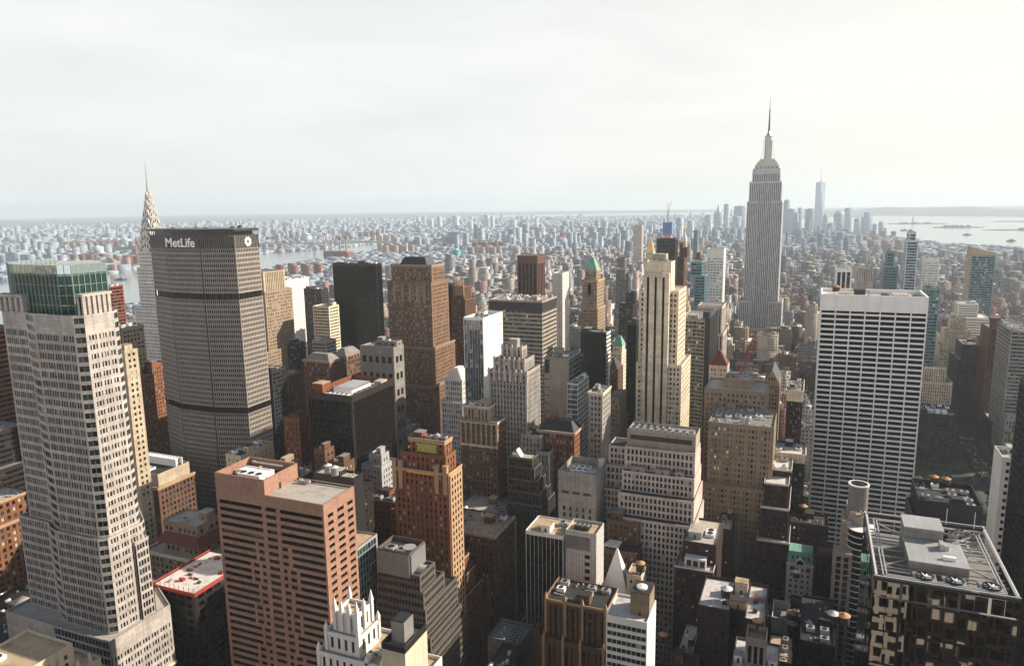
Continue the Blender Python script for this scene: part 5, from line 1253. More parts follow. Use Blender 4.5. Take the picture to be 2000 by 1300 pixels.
a = M(); a.box(hx1 + .01, hx1 + .1, by0 + 8, by0 + 9, bz - .6, bz + 1.8); a.build("door", "dark_metal", br)
for k in range(3): gear_unit(br, bx0 + 9 + k * 3.6, by0 + 2.2, hz - 4, 3.2, 3.4, 4.2, "white_panel")
for k in range(4): gear_unit(br, bx0 + 4.5 + k * 3.4, by0 + 8, hz - 4, 3, 4.4, 3.0, "white_panel", fan=False)
gear_pipes(br, bx0 + 3, hx1 - 2, by0 + 6, by1 - 2, hz - 1.5, random.Random(8), 5)
a = M()
for k in range(16): a.bar((hx1 + 1.4 + k * .5, by1 - 1.6, bz - .6), (hx1 + 1.6 + k * .5, by1 - 1.5, bz + .5), .12)
a.bar((hx1 + .8, by1 - 1.4, bz + .1), (bx1 - 1, by1 - 1.4, bz + .1), .2); gp = a.build("pipe_run", "dark_metal", br)
a = M(); a.cyl(hx1 + 4, by1 - 3.2, .9, .9, bz - .6, bz + .9, 10); a.bar((hx1 + 3, by1 - 3.2, bz), (hx1 + 8, by1 - 3.0, bz + .4), .45); a.build("duct", "galvanised", br)

# glass-crowned tower, far left
gt = thing("crowned_tower", "pinkish granite tower with a tall green glass crown and chamfered glass corners on the left", "skyscraper", (-285, 215, 0))
FOOT.append((-322, -250, 180, 262)); HB.append((-310, -258, 192, 250, 0, 226))
stg3 = S(1.5, 3.75, .80, .64, kp=3, kw=2.0, wallm="granite_pink", pane=("pane_dark", "pane_green", "pane_blue", "pane_blind"), mix=(.68, .2, .09, .03), top=8, edge=.7, dep=.4)
stc = S(2.0, 3.75, .97, .6, "horiz", wallm="teal_panel", pane=("curtain_dark", "curtain_green", "pane_sky"), mix=(.5, .35, .15), top=1, edge=.1, dep=.2)
body = [(-283.9, 192), (-261.3, 192), (-258.3, 194.4), (-258.3, 207.5), (-260.5, 211), (-276, 217), (-309, 240), (-310, 230), (-310, 197), (-294.1, 196), (-289.5, 193.6)]
Pn = []
stgw = dict(stg3, ww=.66, wh=.54, kw=2.2)
fc = {0: stg3, 1: stc, 2: dict(stgw, top=8), 3: stc, 8: stg3, 9: dict(stc), 10: stc}
poly_tower(gt, body, 128, 219.5, stg3, fc, P=Pn)
low = [(-285.5, 190.6), (-260.2, 190.6), (-257.6, 193.0), (-257.6, 209.5), (-259.4, 212), (-280, 226), (-313, 246), (-315, 240), (-315, 195.5), (-295.5, 195), (-290.5, 192.2)]
poly_tower(gt, low, 0, 128.8, dict(stg3, top=1.2), {0: dict(stg3, top=1.2), 1: stc, 2: dict(stgw, top=1.2), 3: stc, 8: dict(stg3, top=1.2), 9: stc, 10: stc}, P=Pn)
windows(Pn, dict(stg3, pane=("pane_dark", "pane_green", "pane_blue", "pane_blind")), gt, 100)
# west shoulder that stands higher than the front, with vertical slots
a = M()
for k in range(6): a.box(-260.2, -258.35, 194.6 + k * 2.2, 195.9 + k * 2.2, 219, 227.2)
a.box(-261.5, -259.2, 194.6, 207.4, 219, 226.6); a.box(-262, -258.2, 194.4, 207.6, 226.6, 227.6); a.build("shoulder", "granite_pink", gt)
a = M()
for k in range(5): a.box(-309.4 + k * 3.3, -307.6 + k * 3.3, 195.6 + .0, 197.4, 219, 225.6)
a.box(-310, -294.6, 197.4, 199, 219, 225.0); a.box(-310, -294.2, 195.4, 199.2, 225, 226.2); a.build("shoulder", "granite_pink", gt)
# glass crown
cp = [(-318.3, 207), (-305, 199.3), (-301, 198.2), (-275.5, 198.2), (-270.5, 200.5), (-268.3, 214), (-290, 231), (-312, 240), (-320, 230)]
a = M(); a.prism(cp, 218, 236.6); cg = a.build("glass_crown", "crown_glass", gt)
fin = M(); bars = M()
for i in (0, 1, 2, 3, 4, 5, 8):
    p, q_ = cp[i], cp[(i + 1) % len(cp)]
    L_ = math.dist(p, q_); u = ((q_[0] - p[0]) / L_, (q_[1] - p[1]) / L_); n = (u[1], -u[0])
    k = max(1, round(L_ / 2.3))
    for j in range(k + 1): fin.obox(p, u, n, L_ * j / k - .08, L_ * j / k + .08, -.1, .30, 218, 238.4)
    for z in (222, 226, 230, 234): bars.obox(p, u, n, 0, L_, -.05, .10, z, z + .22)
    for j in range(k): bars.obox(p, u, n, L_ * j / k + .14, L_ * (j + 1) / k - .14, .06, .22, 234.6, 238.2)
sub(fin.build("fin", "fin_pale", gt), cg); sub(bars.build("glazing_bars", "curtain_pale", gt), cg)
a = M(); a.box(-300, -276, 203, 225, 236.6, 236.9); a.build("crown_roof", "roof_pale", gt)
# stepped shoulder at the right and podium
pod = [(-288, 186), (-254, 186), (-254, 216), (-272, 226), (-318, 250), (-318, 186)]
Pp = []
stp = dict(stg3, top=1.6, roofm="roof_pale", wallm="granite_pink")
poly_tower(gt, pod, 0, 88, stp, {0: S(2.0, 3.75, .92, .75, "curtain", wallm="galvanised", span="teal_panel", top=1, dep=.3), 1: stgw}, P=Pp)
windows(Pp, dict(stp, pane=("pane_dark", "pane_green", "pane_blue", "pane_blind")), gt, 0)
a = M(); a.prism([(-288, 185.4), (-253.3, 185.4), (-253.3, 216), (-288, 216)], 60, 61.2); a.build("stone_band", "limestone_pale", gt)
Pp = []
poly_tower(gt, [(-258.4, 204), (-256.6, 204), (-256.6, 211), (-258.4, 211)], 0, 122, stp, {1: stp}, P=Pp)
windows(Pp, dict(stp, pane=("pane_dark", "pane_green", "pane_blue", "pane_blind")), gt, 0)

# dark slab with white lettering
mt_ = thing("lettered_slab", "huge dark grey octagonal slab tower with white lettering and two black belt storeys", "skyscraper", (-415, 420, 0))
mp = [(-457.2, 404), (-431.4, 395), (-399.1, 395), (-374.4, 402), (-374.4, 426), (-399, 440), (-431, 440), (-457.2, 432)]
FOOT.append((-460, -370, 390, 445)); HB.append((-457, -374, 396, 440, 0, 242))
stm = S(1.5, 3.62, .62, .66, wallm="precast_slab", pane=("pane_black", "pane_dark", "pane_blue"), mix=(.75, .2, .05), top=.4, edge=.5, dep=.55, roofm="roof_dark", par=.4)
Pm = []
zs = [(0, 112), (116.5, 195.5), (200, 231.5)]
fcs = {7: stm, 0: stm, 1: stm, 2: stm, 3: stm}
for za, zb2 in zs: poly_tower(mt_, mp, za, zb2, stm, fcs, P=Pm)
windows(Pm, stm, mt_, 100)
ctr = (-415.8, 417)
def inset(poly, d):
    out = []
    for x, y in poly:
        L_ = math.hypot(x - ctr[0], y - ctr[1]); out.append((ctr[0] + (x - ctr[0]) * (L_ - d) / L_, ctr[1] + (y - ctr[1]) * (L_ - d) / L_))
    return out
for za, zb2 in ((111, 117.5), (194.5, 201)):
    a = M(); a.prism(inset(mp, 2.2), za, zb2); bs = a.build("belt_storey", "black_glass", mt_)
    c = M()
    for i in (7, 0, 1, 2, 3):
        p, q_ = mp[i], mp[(i + 1) % 8]; L_ = math.dist(p, q_); u = ((q_[0] - p[0]) / L_, (q_[1] - p[1]) / L_); n = (u[1], -u[0])
        for j in range(int(L_ / 4.5) + 1): c.obox(p, u, n, min(L_ - .7, j * 4.5), min(L_, j * 4.5 + .6), -.9, -.1, za + .5, zb2 - .5)
    sub(c.build("columns", "bronze_dark", mt_), bs)
a = M(); a.prism(inset(mp, 1.0), 231, 240.6); cb = a.build("crown_band", "dark_metal", mt_)
c = M()
for i in (7, 0, 1, 2, 3):
    p, q_ = mp[i], mp[(i + 1) % 8]; L_ = math.dist(p, q_); u = ((q_[0] - p[0]) / L_, (q_[1] - p[1]) / L_); n = (u[1], -u[0])
    for j in range(int(L_ / 1.5) + 1): c.obox(p, u, n, j * 1.5, min(L_, j * 1.5 + .42), -1.0, 0, 231.2, 240.8)
sub(c.build("fins", "concrete_grey", mt_), cb)
a = M(); a.prism(inset(mp, 4.5), 240.6, 243.6); a.build("recessed_storey", "black_glass", mt_)
a = M(); a.prism(inset(mp, -.6), 243.6, 245.2); a.build("roof_slab", "dark_metal", mt_)
a = M(); a.prism(inset(mp, 4), 245.2, 245.5); a.build("roof", "roof_grey", mt_)
for (x, y, h) in ((-434, 405, 1.6), (-385, 412, 2.4), (-381, 415, 3.6), (-410, 412, 1.2), (-425, 418, 1.4)):
    a = M(); a.box(x - 1.2, x + 1.2, y - 1, y + 1, 245.4, 245.4 + h * .5); a.bar((x, y, 245.4), (x, y, 245.4 + h * 1.6), .14); a.build("antenna", "dark_metal", mt_)
slot = M()
for (p, q_) in ((mp[0], mp[1]), (mp[1], mp[2])):
    L_ = math.dist(p, q_); u = ((q_[0] - p[0]) / L_, (q_[1] - p[1]) / L_); n = (u[1], -u[0])
    slot.obox(p, u, n, L_ - .9, L_, -.5, .12, 0, 240)
slot.build("joint_slot", "black_glass", mt_)
def text_mesh(body, size, mat, name, parent, loc, rot, off=0.03, ext=.25):
    cu = bpy.data.curves.new(name, "FONT"); cu.body = body; cu.size = size; cu.extrude = ext; cu.offset = off * size * .5; cu.align_x = "CENTER"; cu.space_character = 1.04
    cu.materials.append(MAT[mat])
    o = bpy.data.objects.new(name, cu); COL.objects.link(o); o.parent = parent
    org = parent["_o"]; o.location = (loc[0] - org[0], loc[1] - org[1], loc[2] - org[2]); o.rotation_euler = rot
    return o
text_mesh("MetLife", 8.8, "sign_white", "sign_lettering", mt_, (-417.0, 393.9, 233.0), (R(90), 0, 0), .04)
lg = M()
lx, ly, lz = -373.9, 414.1, 236.0
for k in range(8):
    t0 = 2 * math.pi * (k + .5) / 8; c, s_ = math.cos(t0), math.sin(t0)
    # a petal: two strokes meeting at a tip
    for sg in (-1, 1):
        a0 = t0 + sg * .38
        lg.bar((lx, ly + 1.15 * math.cos(a0), lz + 1.15 * math.sin(a0)), (lx, ly + 3.1 * math.cos(t0 + sg * .16), lz + 3.1 * math.sin(t0 + sg * .16)), .34)
    lg.bar((lx, ly + 3.1 * math.cos(t0 - .16), lz + 3.1 * math.sin(t0 - .16)), (lx, ly + 3.1 * math.cos(t0 + .16), lz + 3.1 * math.sin(t0 + .16)), .32)
lg.build("sign_emblem", "sign_white", mt_)

# spired tower with shining arched crown
ch = thing("spired_tower", "slender white brick tower whose steel crown of nested arches ends in a needle spire", "skyscraper", (-649, 577, 0))
FOOT.append((-668, -630, 557, 597)); HB.append((-660, -638, 566, 588, 0, 220))
cx, cy_ = -649.0, 577.0
stch = S(2.3, 3.6, .5, .5, wallm="white_paint", pane=("pane_black", "pane_dark", "pane_blue"), mix=(.7, .2, .1), top=1.5)
Pc = []
for (h_, za, zb2) in ((17.0, 0, 158), (12.6, 158, 199), (10.4, 199, 216)):
    poly_tower(ch, [(cx - h_, cy_ - h_), (cx + h_, cy_ - h_ + .02), (cx + h_ - .02, cy_ + h_), (cx - h_, cy_ + h_)], za, zb2, stch, {0: stch, 1: stch}, P=Pc)
windows(Pc, stch, ch, 80)
crown = M(); win = M()
tiers_ = [(10.2, 214, 13.5), (9.6, 222, 14), (8.6, 231, 13.5), (7.2, 240, 13), (5.6, 249, 12.5), (4.0, 258, 12), (2.6, 267, 11)]
for i, (hw, zb2, ah) in enumerate(tiers_):
    d = hw * 0.96
    pts = [(math.cos(math.pi * k / 14), math.sin(math.pi * k / 14)) for k in range(15)]
    for ax in (0, 1):
        fr = [(c * hw * .9, zb2 + s_ * ah) for c, s_ in pts] + [(-hw * .9, zb2 - 6), (hw * .9, zb2 - 6)]
        k = len(fr)
        vs = [((cx + a_, cy_ - d, z) if ax == 0 else (cx + d, cy_ + a_, z)) for a_, z in fr] + [((cx + a_, cy_ + d, z) if ax == 0 else (cx - d, cy_ + a_, z)) for a_, z in fr]
        crown.add(vs, [tuple(range(k)), tuple(range(2 * k - 1, k - 1, -1))] + [(j, (j + 1) % k, (j + 1) % k + k, j + k) for j in range(k)])
        nt_ = 5 if i < 4 else 3
        for j in range(nt_):
            an = math.pi * (j + .8) / (nt_ + .6)
            a_, z = math.cos(an) * hw * .66, zb2 + math.sin(an) * ah * .66
            w2, hh = hw * .11, ah * .22
            for sg in ((-1, 1)):
                if ax == 0: win.add([(cx + a_ - w2, cy_ - d - .06, z - hh * .5), (cx + a_ + w2, cy_ - d - .06, z - hh * .5), (cx + a_, cy_ - d - .06, z + hh)], [(0, 1, 2)]); break
                else: win.add([(cx + d + .06, cy_ + a_ - w2, z - hh * .5), (cx + d + .06, cy_ + a_ + w2, z - hh * .5), (cx + d + .06, cy_ + a_, z + hh)], [(0, 1, 2)]); break
co = crown.build("arched_crown", "steel", ch); sub(win.build("triangular_windows", "pane_black", ch), co)
a = M(); a.cyl(cx, cy_, 2.0, .75, 272, 288, 10); a.cyl(cx, cy_, .7, .1, 288, 311, 8); a.build("spire", "steel", ch)

# the tall stepped tower with mast
es = thing("stepped_skyscraper", "tallest grey limestone skyscraper with stepped shoulders, silvery mast and antenna", "skyscraper", (-78, 1330, 0))
FOOT.append((-150, -35, 1285, 1400)); HB.append((-106, -50, 1300, 1350, 0, 300))
ste = S(2.9, 3.75, .42, .62, "vert", wallm="stone_esb", span="concrete_grey", pane=("pane_dark", "pane_blue", "pane_blind"), mix=(.52, .44, .04), top=3, edge=.8, dep=.5, roofm="roof_grey")
W, G, Pe = M(), M(), []
def eblk(x0, x1, y0, y1, z0, z1, st=ste):
    for a, b, f in (((x0, y0), (x1, y0), 1), ((x1, y0 + .5), (x1, y1 - .5), 1), ((x1, y1), (x0, y1), 0), ((x0, y1 - .5), (x0, y0 + .5), 1)):
        facade(W, G, Pe, a, b, z0, z1, st if f else dict(st, kind="blank"), rng=random.Random(int(x0 + z1)))
    RMe.box(x0 + .6, x1 - .6, y0 + .6, y1 - .6, z1 - 1.3, z1 - .8)
RMe = M()
eblk(-97, -59, 1305, 1345, 0, 309)                       # core
eblk(-103.5, -52.5, 1303, 1349, 0, 291)
eblk(-106, -88, 1301, 1352, 0, 259); eblk(-68, -50, 1301, 1352, 0, 259)
eblk(-112.6, -93, 1297, 1362, 0, 92); eblk(-64, -43, 1297, 1362, 0, 92)
eblk(-116, -40, 1293, 1372, 0, 46)
ste2 = dict(ste, kind="grid", ww=.25, wh=.35, fl=6, bay=6)
eblk(-99.5, -55.5, 1304, 1347, 290, 312, dict(ste, top=9)); eblk(-96.5, -58, 1306, 1345, 310, 317.5, ste2)
a = M(); a.box(-92.5, -63.5, 1300.6, 1303.0, 0, 105); a.box(-92.5, -63.5, 1300.4, 1303.0, 100, 106); W.v and W.build("wall", ["stone_esb", "precast_grey"], es)
G.build("glazing", "pane_black", es); windows(Pe, ste, es, 100); RMe.build("roof", "roof_grey", es)
a = M()
for k, (h_, z) in enumerate(((17, 317.3), (16, 320), (13.5, 322.4), (11.5, 325))): a.box(-77.5 - h_, -77.5 + h_, 1325 - h_, 1325 + h_, z, z + 3)
a.build("stepped_cap", "steel", es)
a = M(); mx_, my_ = -77.5, 1325
a.cyl(mx_, my_, 6.2, 5.6, 327, 360, 12)
for k in range(4):
    an = math.pi / 2 * k; c, s_ = math.cos(an), math.sin(an)
    for (z0_, z1_, r0, r1) in ((327, 333, 10.5, 9), (333, 341, 9, 7.8), (341, 358, 7.8, 6.2)):
        a.prism([(mx_ + c * r0 - 1.6 * abs(s_) - .2, my_ + s_ * r0 - 1.6 * abs(c) - .2), (mx_ + c * r0 + 1.6 * abs(s_) + .2, my_ + s_ * r0 - 1.6 * abs(c) - .2), (mx_ + c * r0 + 1.6 * abs(s_) + .2, my_ + s_ * r0 + 1.6 * abs(c) + .2), (mx_ + c * r0 - 1.6 * abs(s_) - .2, my_ + s_ * r0 + 1.6 * abs(c) + .2)], z0_, z1_, 0)
a.build("mooring_mast", "steel", es)
a = M(); a.box(mx_ - 1.1, mx_ + 1.1, my_ - 7.4, my_ - 5.5, 329, 356); a.build("mast_window", "pane_blue", es)
a = M(); a.cyl(mx_, my_, 6.9, 6.9, 357, 359, 16); a.cyl(mx_, my_, 6.0, 5.6, 359, 364, 16); a.cyl(mx_, my_, 6.6, 6.6, 364, 365.4, 16); a.cyl(mx_, my_, 4.6, 1.5, 365.4, 373, 14); a.build("dome", "steel", es)
a = M(); a.cyl(mx_, my_, 1.5, 1.0, 373, 395, 8); a.cyl(mx_, my_, .95, .55, 395, 412, 6); a.cyl(mx_, my_, .42, .15, 412, 431, 6)
for z in (378, 384, 390, 397, 404): a.cyl(mx_, my_, 1.8, 1.8, z, z + .8, 8)
a.build("antenna", "dark_metal", es)

# white grid tower with a sloping foot
gx0, gx1, gy0, gz = 7.2, 72.6, 545.0, 195.2
gr = thing("grid_tower", "broad white slab tower gridded with black windows, seven bays wide", "skyscraper", ((gx0 + gx1) / 2, 560, 0))
FOOT.append((gx0, gx1, 540, 590)); HB.append((gx0, gx1, gy0, 585, 0, gz))
W, G = M(), M()
bayw = (gx1 - gx0 - .8) / 7
fl_ = 3.62; nfl = 49
G.quad((gx0 + .3, gy0 + 1.0, 0), (gx1 - .3, gy0 + 1.0, 0), (gx1 - .3, gy0 + 1.0, gz - 6), (gx0 + .3, gy0 + 1.0, gz - 6))
G.quad((gx0 + .9, gy0 + 40, 0), (gx0 + .9, gy0 + 1, 0), (gx0 + .9, gy0 + 1, gz - 6), (gx0 + .9, gy0 + 40, gz - 6))
W.box(gx0, gx1, gy0, gy0 + 1.2, gz - 11.2, gz)
for k in range(8): W.box(gx0 + .4 + k * bayw - .38, gx0 + .4 + k * bayw + .38, gy0 - .28, gy0 + 1.2, 0, gz - .6)
for j in range(nfl):
    z = gz - 12.9 - j * fl_
    if z < 1: break
    W.box(gx0 + .4, gx1 - .4, gy0, gy0 + 1.1, z - 1.2, z)
    W.box(gx0 + .02, gx0 + 1, gy0 + 1.2, gy0 + 40, z - 1.2, z)
for k in range(6): W.box(gx0 - .2, gx0 + 1, gy0 + 1.3 + k * 7.5, gy0 + 2.1 + k * 7.5, 0, gz - .5)
W.box(gx0, gx0 + 1.2, gy0 + 1.2, gy0 + 40, gz - 11.2, gz - .01); W.box(gx1 - 1.2, gx1, gy0 + 1.2, gy0 + 40, 0, gz - .01); W.box(gx0 + 1.2, gx1 - 1.2, gy0 + 38.8, gy0 + 40, 0, gz - .01)
W.build("wall", "white_panel", gr); G.build("glazing", "pane_black", gr)
late = M(); cnt = 0
for j in range(nfl):
    for k in range(7):
        z = gz - 12.9 - j * fl_
        if z < 5: continue
        mm = M() if cnt < 100 else late
        xa = gx0 + .4 + k * bayw + .45; xb = xa + bayw - .9
        mm.quad((xa, gy0 + .93, z - fl_ + .05), (xb, gy0 + .93, z - fl_ + .05), (xb, gy0 + .93, z - 1.25), (xa, gy0 + .93, z - 1.25))
        if cnt < 100: mm.build("window", "pane_black", gr)
        cnt += 1
late.build("window", "pane_black", gr, kind="stuff")
a = M()
for k in range(1, 7): a.box(gx0 + .4 + k * bayw - .08, gx0 + .4 + k * bayw + .08, gy0 - .05, gy0, gz - 11, gz - .8)
a.build("panel_joint", "concrete_grey", gr)
a = M(); a.box(gx0 + 1.2, gx1 - 1.2, gy0 + 1.2, gy0 + 38.8, gz - 3, gz - 2.4); a.build("roof", "roof_white", gr)
gear_house(gr, 18, 28, 552, 560, gz - 2.4, 2.8, "cream_stone", "roof_sand"); gear_house(gr, 28.5, 36, 566, 576, gz - 2.4, 3.4, "dark_metal", "roof_dark"); gear_house(gr, 52, 62, 553, 565, gz - 2.4, 2.2, "galvanised", "roof_pale")
gear_unit(gr, 36.5, 556, gz - 2.4, 2, 3, 3.6); gear_pipes(gr, 34, 70, 550, 580, gz - 2.2, random.Random(2), 4)
gear_unit(gr, 45, 551, gz - 2.4, 5, 8, 2.4, "dark_metal"); gear_unit(gr, 64, 551, gz - 2.4, 6, 10, 2.0, "dark_metal")

# curved banded tower
hs = thing("curved_tower", "tower with a concave curved front banded in glass and cream, dark slab at its right", "tower", (-102, 720, 0))
FOOT.append((-118, -84, 695, 770)); HB.append((-114, -91, 700, 770, 0, 149))
sth = S(2.2, 3.75, .95, .62, "horiz", wallm="limestone", pane=("pane_dark", "pane_green", "pane_sky", "curtain_teal"), mix=(.5, .2, .12, .18), top=2.4, edge=.2, dep=.4, roofm="roof_grey")
pl = [(-114.5 + 23.5 * k / 6, 700 + 3.4 * math.sin(math.pi * k / 6)) for k in range(7)] + [(-91, 766), (-114.5, 766)]
Ph = []
poly_tower(hs, pl, 0, 149, sth, {i: sth for i in range(6)}, P=Ph)
windows(Ph, sth, hs, 100)
a = M(); a.box(-90.9, -86, 700.4, 766, 0, 151); a.build("dark_slab", "black_glass", hs)
a = M(); a.box(-93, -87, 702, 715, 151, 156.5); a.build("penthouse", "dark_metal", hs)
gear_house(hs, -108, -99, 708, 716, 148.4, 3.5, "limestone", "roof_pale")

# mirror-clad block with open steel roof, bottom right
xx0, xx1, xy0, xy1, xz = 18.7, 50.3, 193.0, 234.5, 165.0
xg = thing("mirror_block", "bronze mirror-glass block with an exposed steel roof deck, three big fans and grey penthouses", "office block", ((xx0 + xx1) / 2, (xy0 + xy1) / 2, 0))
FOOT.append((xx0, xx1, xy0, xy1)); HB.append((xx0, xx1, xy0, xy1, 0, xz))
a = M(); a.box(xx0 + .3, xx1 - .3, xy0 + .3, xy1 - .3, 0, xz - 6.2); a.build("wall", "bronze_dark", xg)
late = M(); cnt = 0
nb, fh = 10, 4.6
bw = (xx1 - xx0) / nb
rg = random.Random(9)
for j in range(40):
    z1_ = xz - .9 - j * fh
    for k in range(nb):
        xa = xx0 + k * bw + (.34 if k % 2 == 0 else .05); xb = xx0 + (k + 1) * bw - (.05 if k % 2 == 0 else .34)
        # each pane sits a touch out of true, so reflections break from pane to pane
        t1_, t2_ = (rg.random() - .5) * .016, (rg.random() - .5) * .03
        mm = M() if cnt < 100 else late
        mm.quad((xa, xy0 - t1_ , z1_ - fh + (.10 if j % 2 else .55)), (xb, xy0 + t1_, z1_ - fh + (.10 if j % 2 else .55)), (xb, xy0 + t1_ + t2_, z1_), (xa, xy0 - t1_ + t2_, z1_))
        if cnt < 100: mm.build("window", "mirror_bronze", xg)
        cnt += 1
for j in range(40):
    z1_ = xz - .9 - j * fh
    for k in range(16):
        ya = xy0 + (xy1 - xy0) * k / 16 + .1; yb = xy0 + (xy1 - xy0) * (k + 1) / 16 - .1
        t1_ = (rg.random() - .5) * .04
        late.quad((xx0, yb, z1_ - fh + .3), (xx0 + t1_, ya, z1_ - fh + .3), (xx0 + t1_, ya, z1_), (xx0, yb, z1_))
late.build("window", "mirror_bronze", xg, kind="stuff")
a = M()
a.box(xx0, xx1, xy0 - .05, xy0 + .35, xz - .8, xz - .1); a.box(xx0, xx1, xy1 - .5, xy1, xz - .8, xz); a.box(xx0, xx0 + .5, xy0 + .5, xy1 - .5, xz - .8, xz); a.box(xx1 - .5, xx1, xy0 + .5, xy1 - .5, xz - .8, xz)
a.build("parapet", "dark_metal", xg)
a = M()
for k in range(40):
    f = (k + .3) / 40
    for (p, q_) in (((xx0 + .6, xy0 + 1 + f * 39), 1), ((xx1 - .6, xy0 + 1 + f * 39), 1)): a.box(p[0] - .3, p[0] + .3, p[1] - .12, p[1] + .12, xz - .3, xz + .5)
a.bar((xx0 + .5, xy0 + .3, xz + .5), (xx0 + .5, xy1, xz + .5), .07); a.bar((xx1 - .5, xy0 + .3, xz + .5), (xx1 - .5, xy1, xz + .5), .07); a.bar((xx0, xy1 - .3, xz + .5), (xx1, xy1 - .3, xz + .5), .07); a.bar((xx0, xy0 + .3, xz + .3), (xx1, xy0 + .3, xz + .3), .07)
a.build("railing", "white_panel", xg)
a = M(); a.box(xx0 + .5, xx1 - .5, xy0 + .5, xy1 - .5, xz - 6.1, xz - 5.6); a.build("roof", "roof_grey", xg)
rail = M()
ri = [(xx0 + 3, xy0 + 3.2), (xx1 - 3, xy0 + 3.2), (xx1 - 3, xy1 - 3), (xx0 + 3, xy1 - 3)]
for off in (0, .8):
    rr_ = [(xx0 + 2.4 + off, xy0 + 2.6 + off), (xx1 - 2.4 - off, xy0 + 2.6 + off), (xx1 - 2.4 - off, xy1 - 2.4 - off), (xx0 + 2.4 + off, xy1 - 2.4 - off)]
    for i in range(4): rail.bar((*rr_[i], xz - .5), (*rr_[(i + 1) % 4], xz - .5), .16)
rail.build("crane_rail", "galvanised", xg)
bm_ = M()
for k in range(1, 9):
    y = xy0 + 3 + k * 4.2; bm_.bar((xx0 + 1, y, xz - 1.2), (xx0 + 11.5, y, xz - 1.2), .16); bm_.bar((xx1 - 11, y, xz - 1.2), (xx1 - 1, y, xz - 1.2), .16)
for (p, q_) in (((xx0 + 1.5, xy0 + 8, xz - 1), (xx0 + 10.5, xy0 + 16, xz - 1)), ((xx0 + 1.5, xy1 - 3, xz - 1), (xx0 + 10.5, xy1 - 12, xz - 1)), ((xx1 - 1.5, xy0 + 8, xz - 1), (xx1 - 10, xy0 + 17, xz - 1)), ((xx1 - 2, xy1 - 3, xz - 1), (xx1 - 10, xy1 - 12, xz - 1)), ((xx0 + 3, xy0 + 9, xz - 1.2), (xx1 - 3, xy0 + 9, xz - 1.2)), ((xx0 + 11, xy0 + 2, xz - 1.2), (xx0 + 12, xy0 + 9, xz - 1.2)), ((xx0 + 17.5, xy0 + 2, xz - 1.2), (xx0 + 17, xy0 + 9, xz - 1.2)), ((xx0 + 25, xy0 + 2, xz - 1.2), (xx0 + 24, xy0 + 9, xz - 1.2))): bm_.bar(p, q_, .2)
bm_.build("roof_beam", "steel", xg)
o_ = gear_house(xg, xx0 + 9, xx0 + 22.5, xy0 + 10, xy0 + 24, xz - 5.6, 6.6, "concrete_grey", "galvanised")
o_ = gear_house(xg, xx0 + 9, xx0 + 18.5, xy0 + 24.4, xy0 + 33, xz - 5.6, 9.8, "concrete_grey", "galvanised")
a = M(); a.cyl(xx0 + 18.4, xy0 + 20, 1.3, 1.3, xz + 1.3, xz + 2.6, 14); a.box(xx0 + 17, xx0 + 18, xy0 + 18.6, xy0 + 21.4, xz + 1.3, xz + 3); a.build("exhaust", "galvanised", xg)
a = M(); a.box(xx0 + 17, xx0 + 20, xy0 + 13, xy0 + 14, xz + 1.3, xz + 2.2); a.build("roof_unit", "white_panel", xg)
for k, x in enumerate((xx0 + 12, xx0 + 18.6, xx0 + 26.5)):
    y = xy0 + 5.0
    b_ = M(); n_ = 20
    b_.box(x - 2.6, x + 2.6, y - 2.4, y + 2.4, xz - 2.0, xz - .45); fo = b_.build("fan_housing", "steel", xg)
    c = M()
    ro, ri_ = 2.1, 1.85
    for i in range(n_):
        t0, t1_ = 2 * math.pi * i / n_, 2 * math.pi * (i + 1) / n_
        c.add([(x + ri_ * math.cos(t0), y + ri_ * math.sin(t0), xz + .1), (x + ro * math.cos(t0), y + ro * math.sin(t0), xz + .1), (x + ro * math.cos(t1_), y + ro * math.sin(t1_), xz + .1), (x + ri_ * math.cos(t1_), y + ri_ * math.sin(t1_), xz + .1),
               (x + ro * math.cos(t0), y + ro * math.sin(t0), xz - .44), (x + ro * math.cos(t1_), y + ro * math.sin(t1_), xz - .44), (x + ri_ * math.cos(t0), y + ri_ * math.sin(t0), xz - .44), (x + ri_ * math.cos(t1_), y + ri_ * math.sin(t1_), xz - .44)], [(0, 1, 2, 3), (1, 4, 5, 2), (0, 3, 7, 6)])
    sub(c.build("fan_ring", "dark_metal", xg), fo)
    d = M(); d.cyl(x, y, 1.85, 1.85, xz - .44, xz - .40, 20); sub(d.build("fan_well", "black_glass", xg), fo)
    e = M()
    for i in range(8):
        t0 = 2 * math.pi * i / 8; e.quad((x + .3 * math.cos(t0), y + .3 * math.sin(t0), xz - .3), (x + 1.75 * math.cos(t0), y + 1.75 * math.sin(t0), xz - .32), (x + 1.75 * math.cos(t0 + .42), y + 1.75 * math.sin(t0 + .42), xz - .05), (x + .3 * math.cos(t0 + .6), y + .3 * math.sin(t0 + .6), xz - .1))
    e.cyl(x, y, .35, .3, xz - .44, xz + .05, 8); sub(e.build("fan_blades", "white_panel", xg), fo)
for (x, y) in ((xx1 - 8, xy1 - 4), (xx1 - 4.5, xy1 - 5), (xx1 - 10, xy1 - 7)): gear_unit(xg, x, y, xz - 1.6, 2.4, 1.4, 1.4, "galvanised")
gear_pipes(xg, xx1 - 11, xx1 - 2, xy0 + 18, xy1 - 4, xz - 2.2, random.Random(6), 6)
for (x, y) in ((xx1 - 10, xy1 - 1.2), (xx1 - 3, xy1 - 1.4)):
    a = M(); a.bar((x, y, xz), (x, y, xz + 5), .07); a.build("antenna", "white_panel", xg)

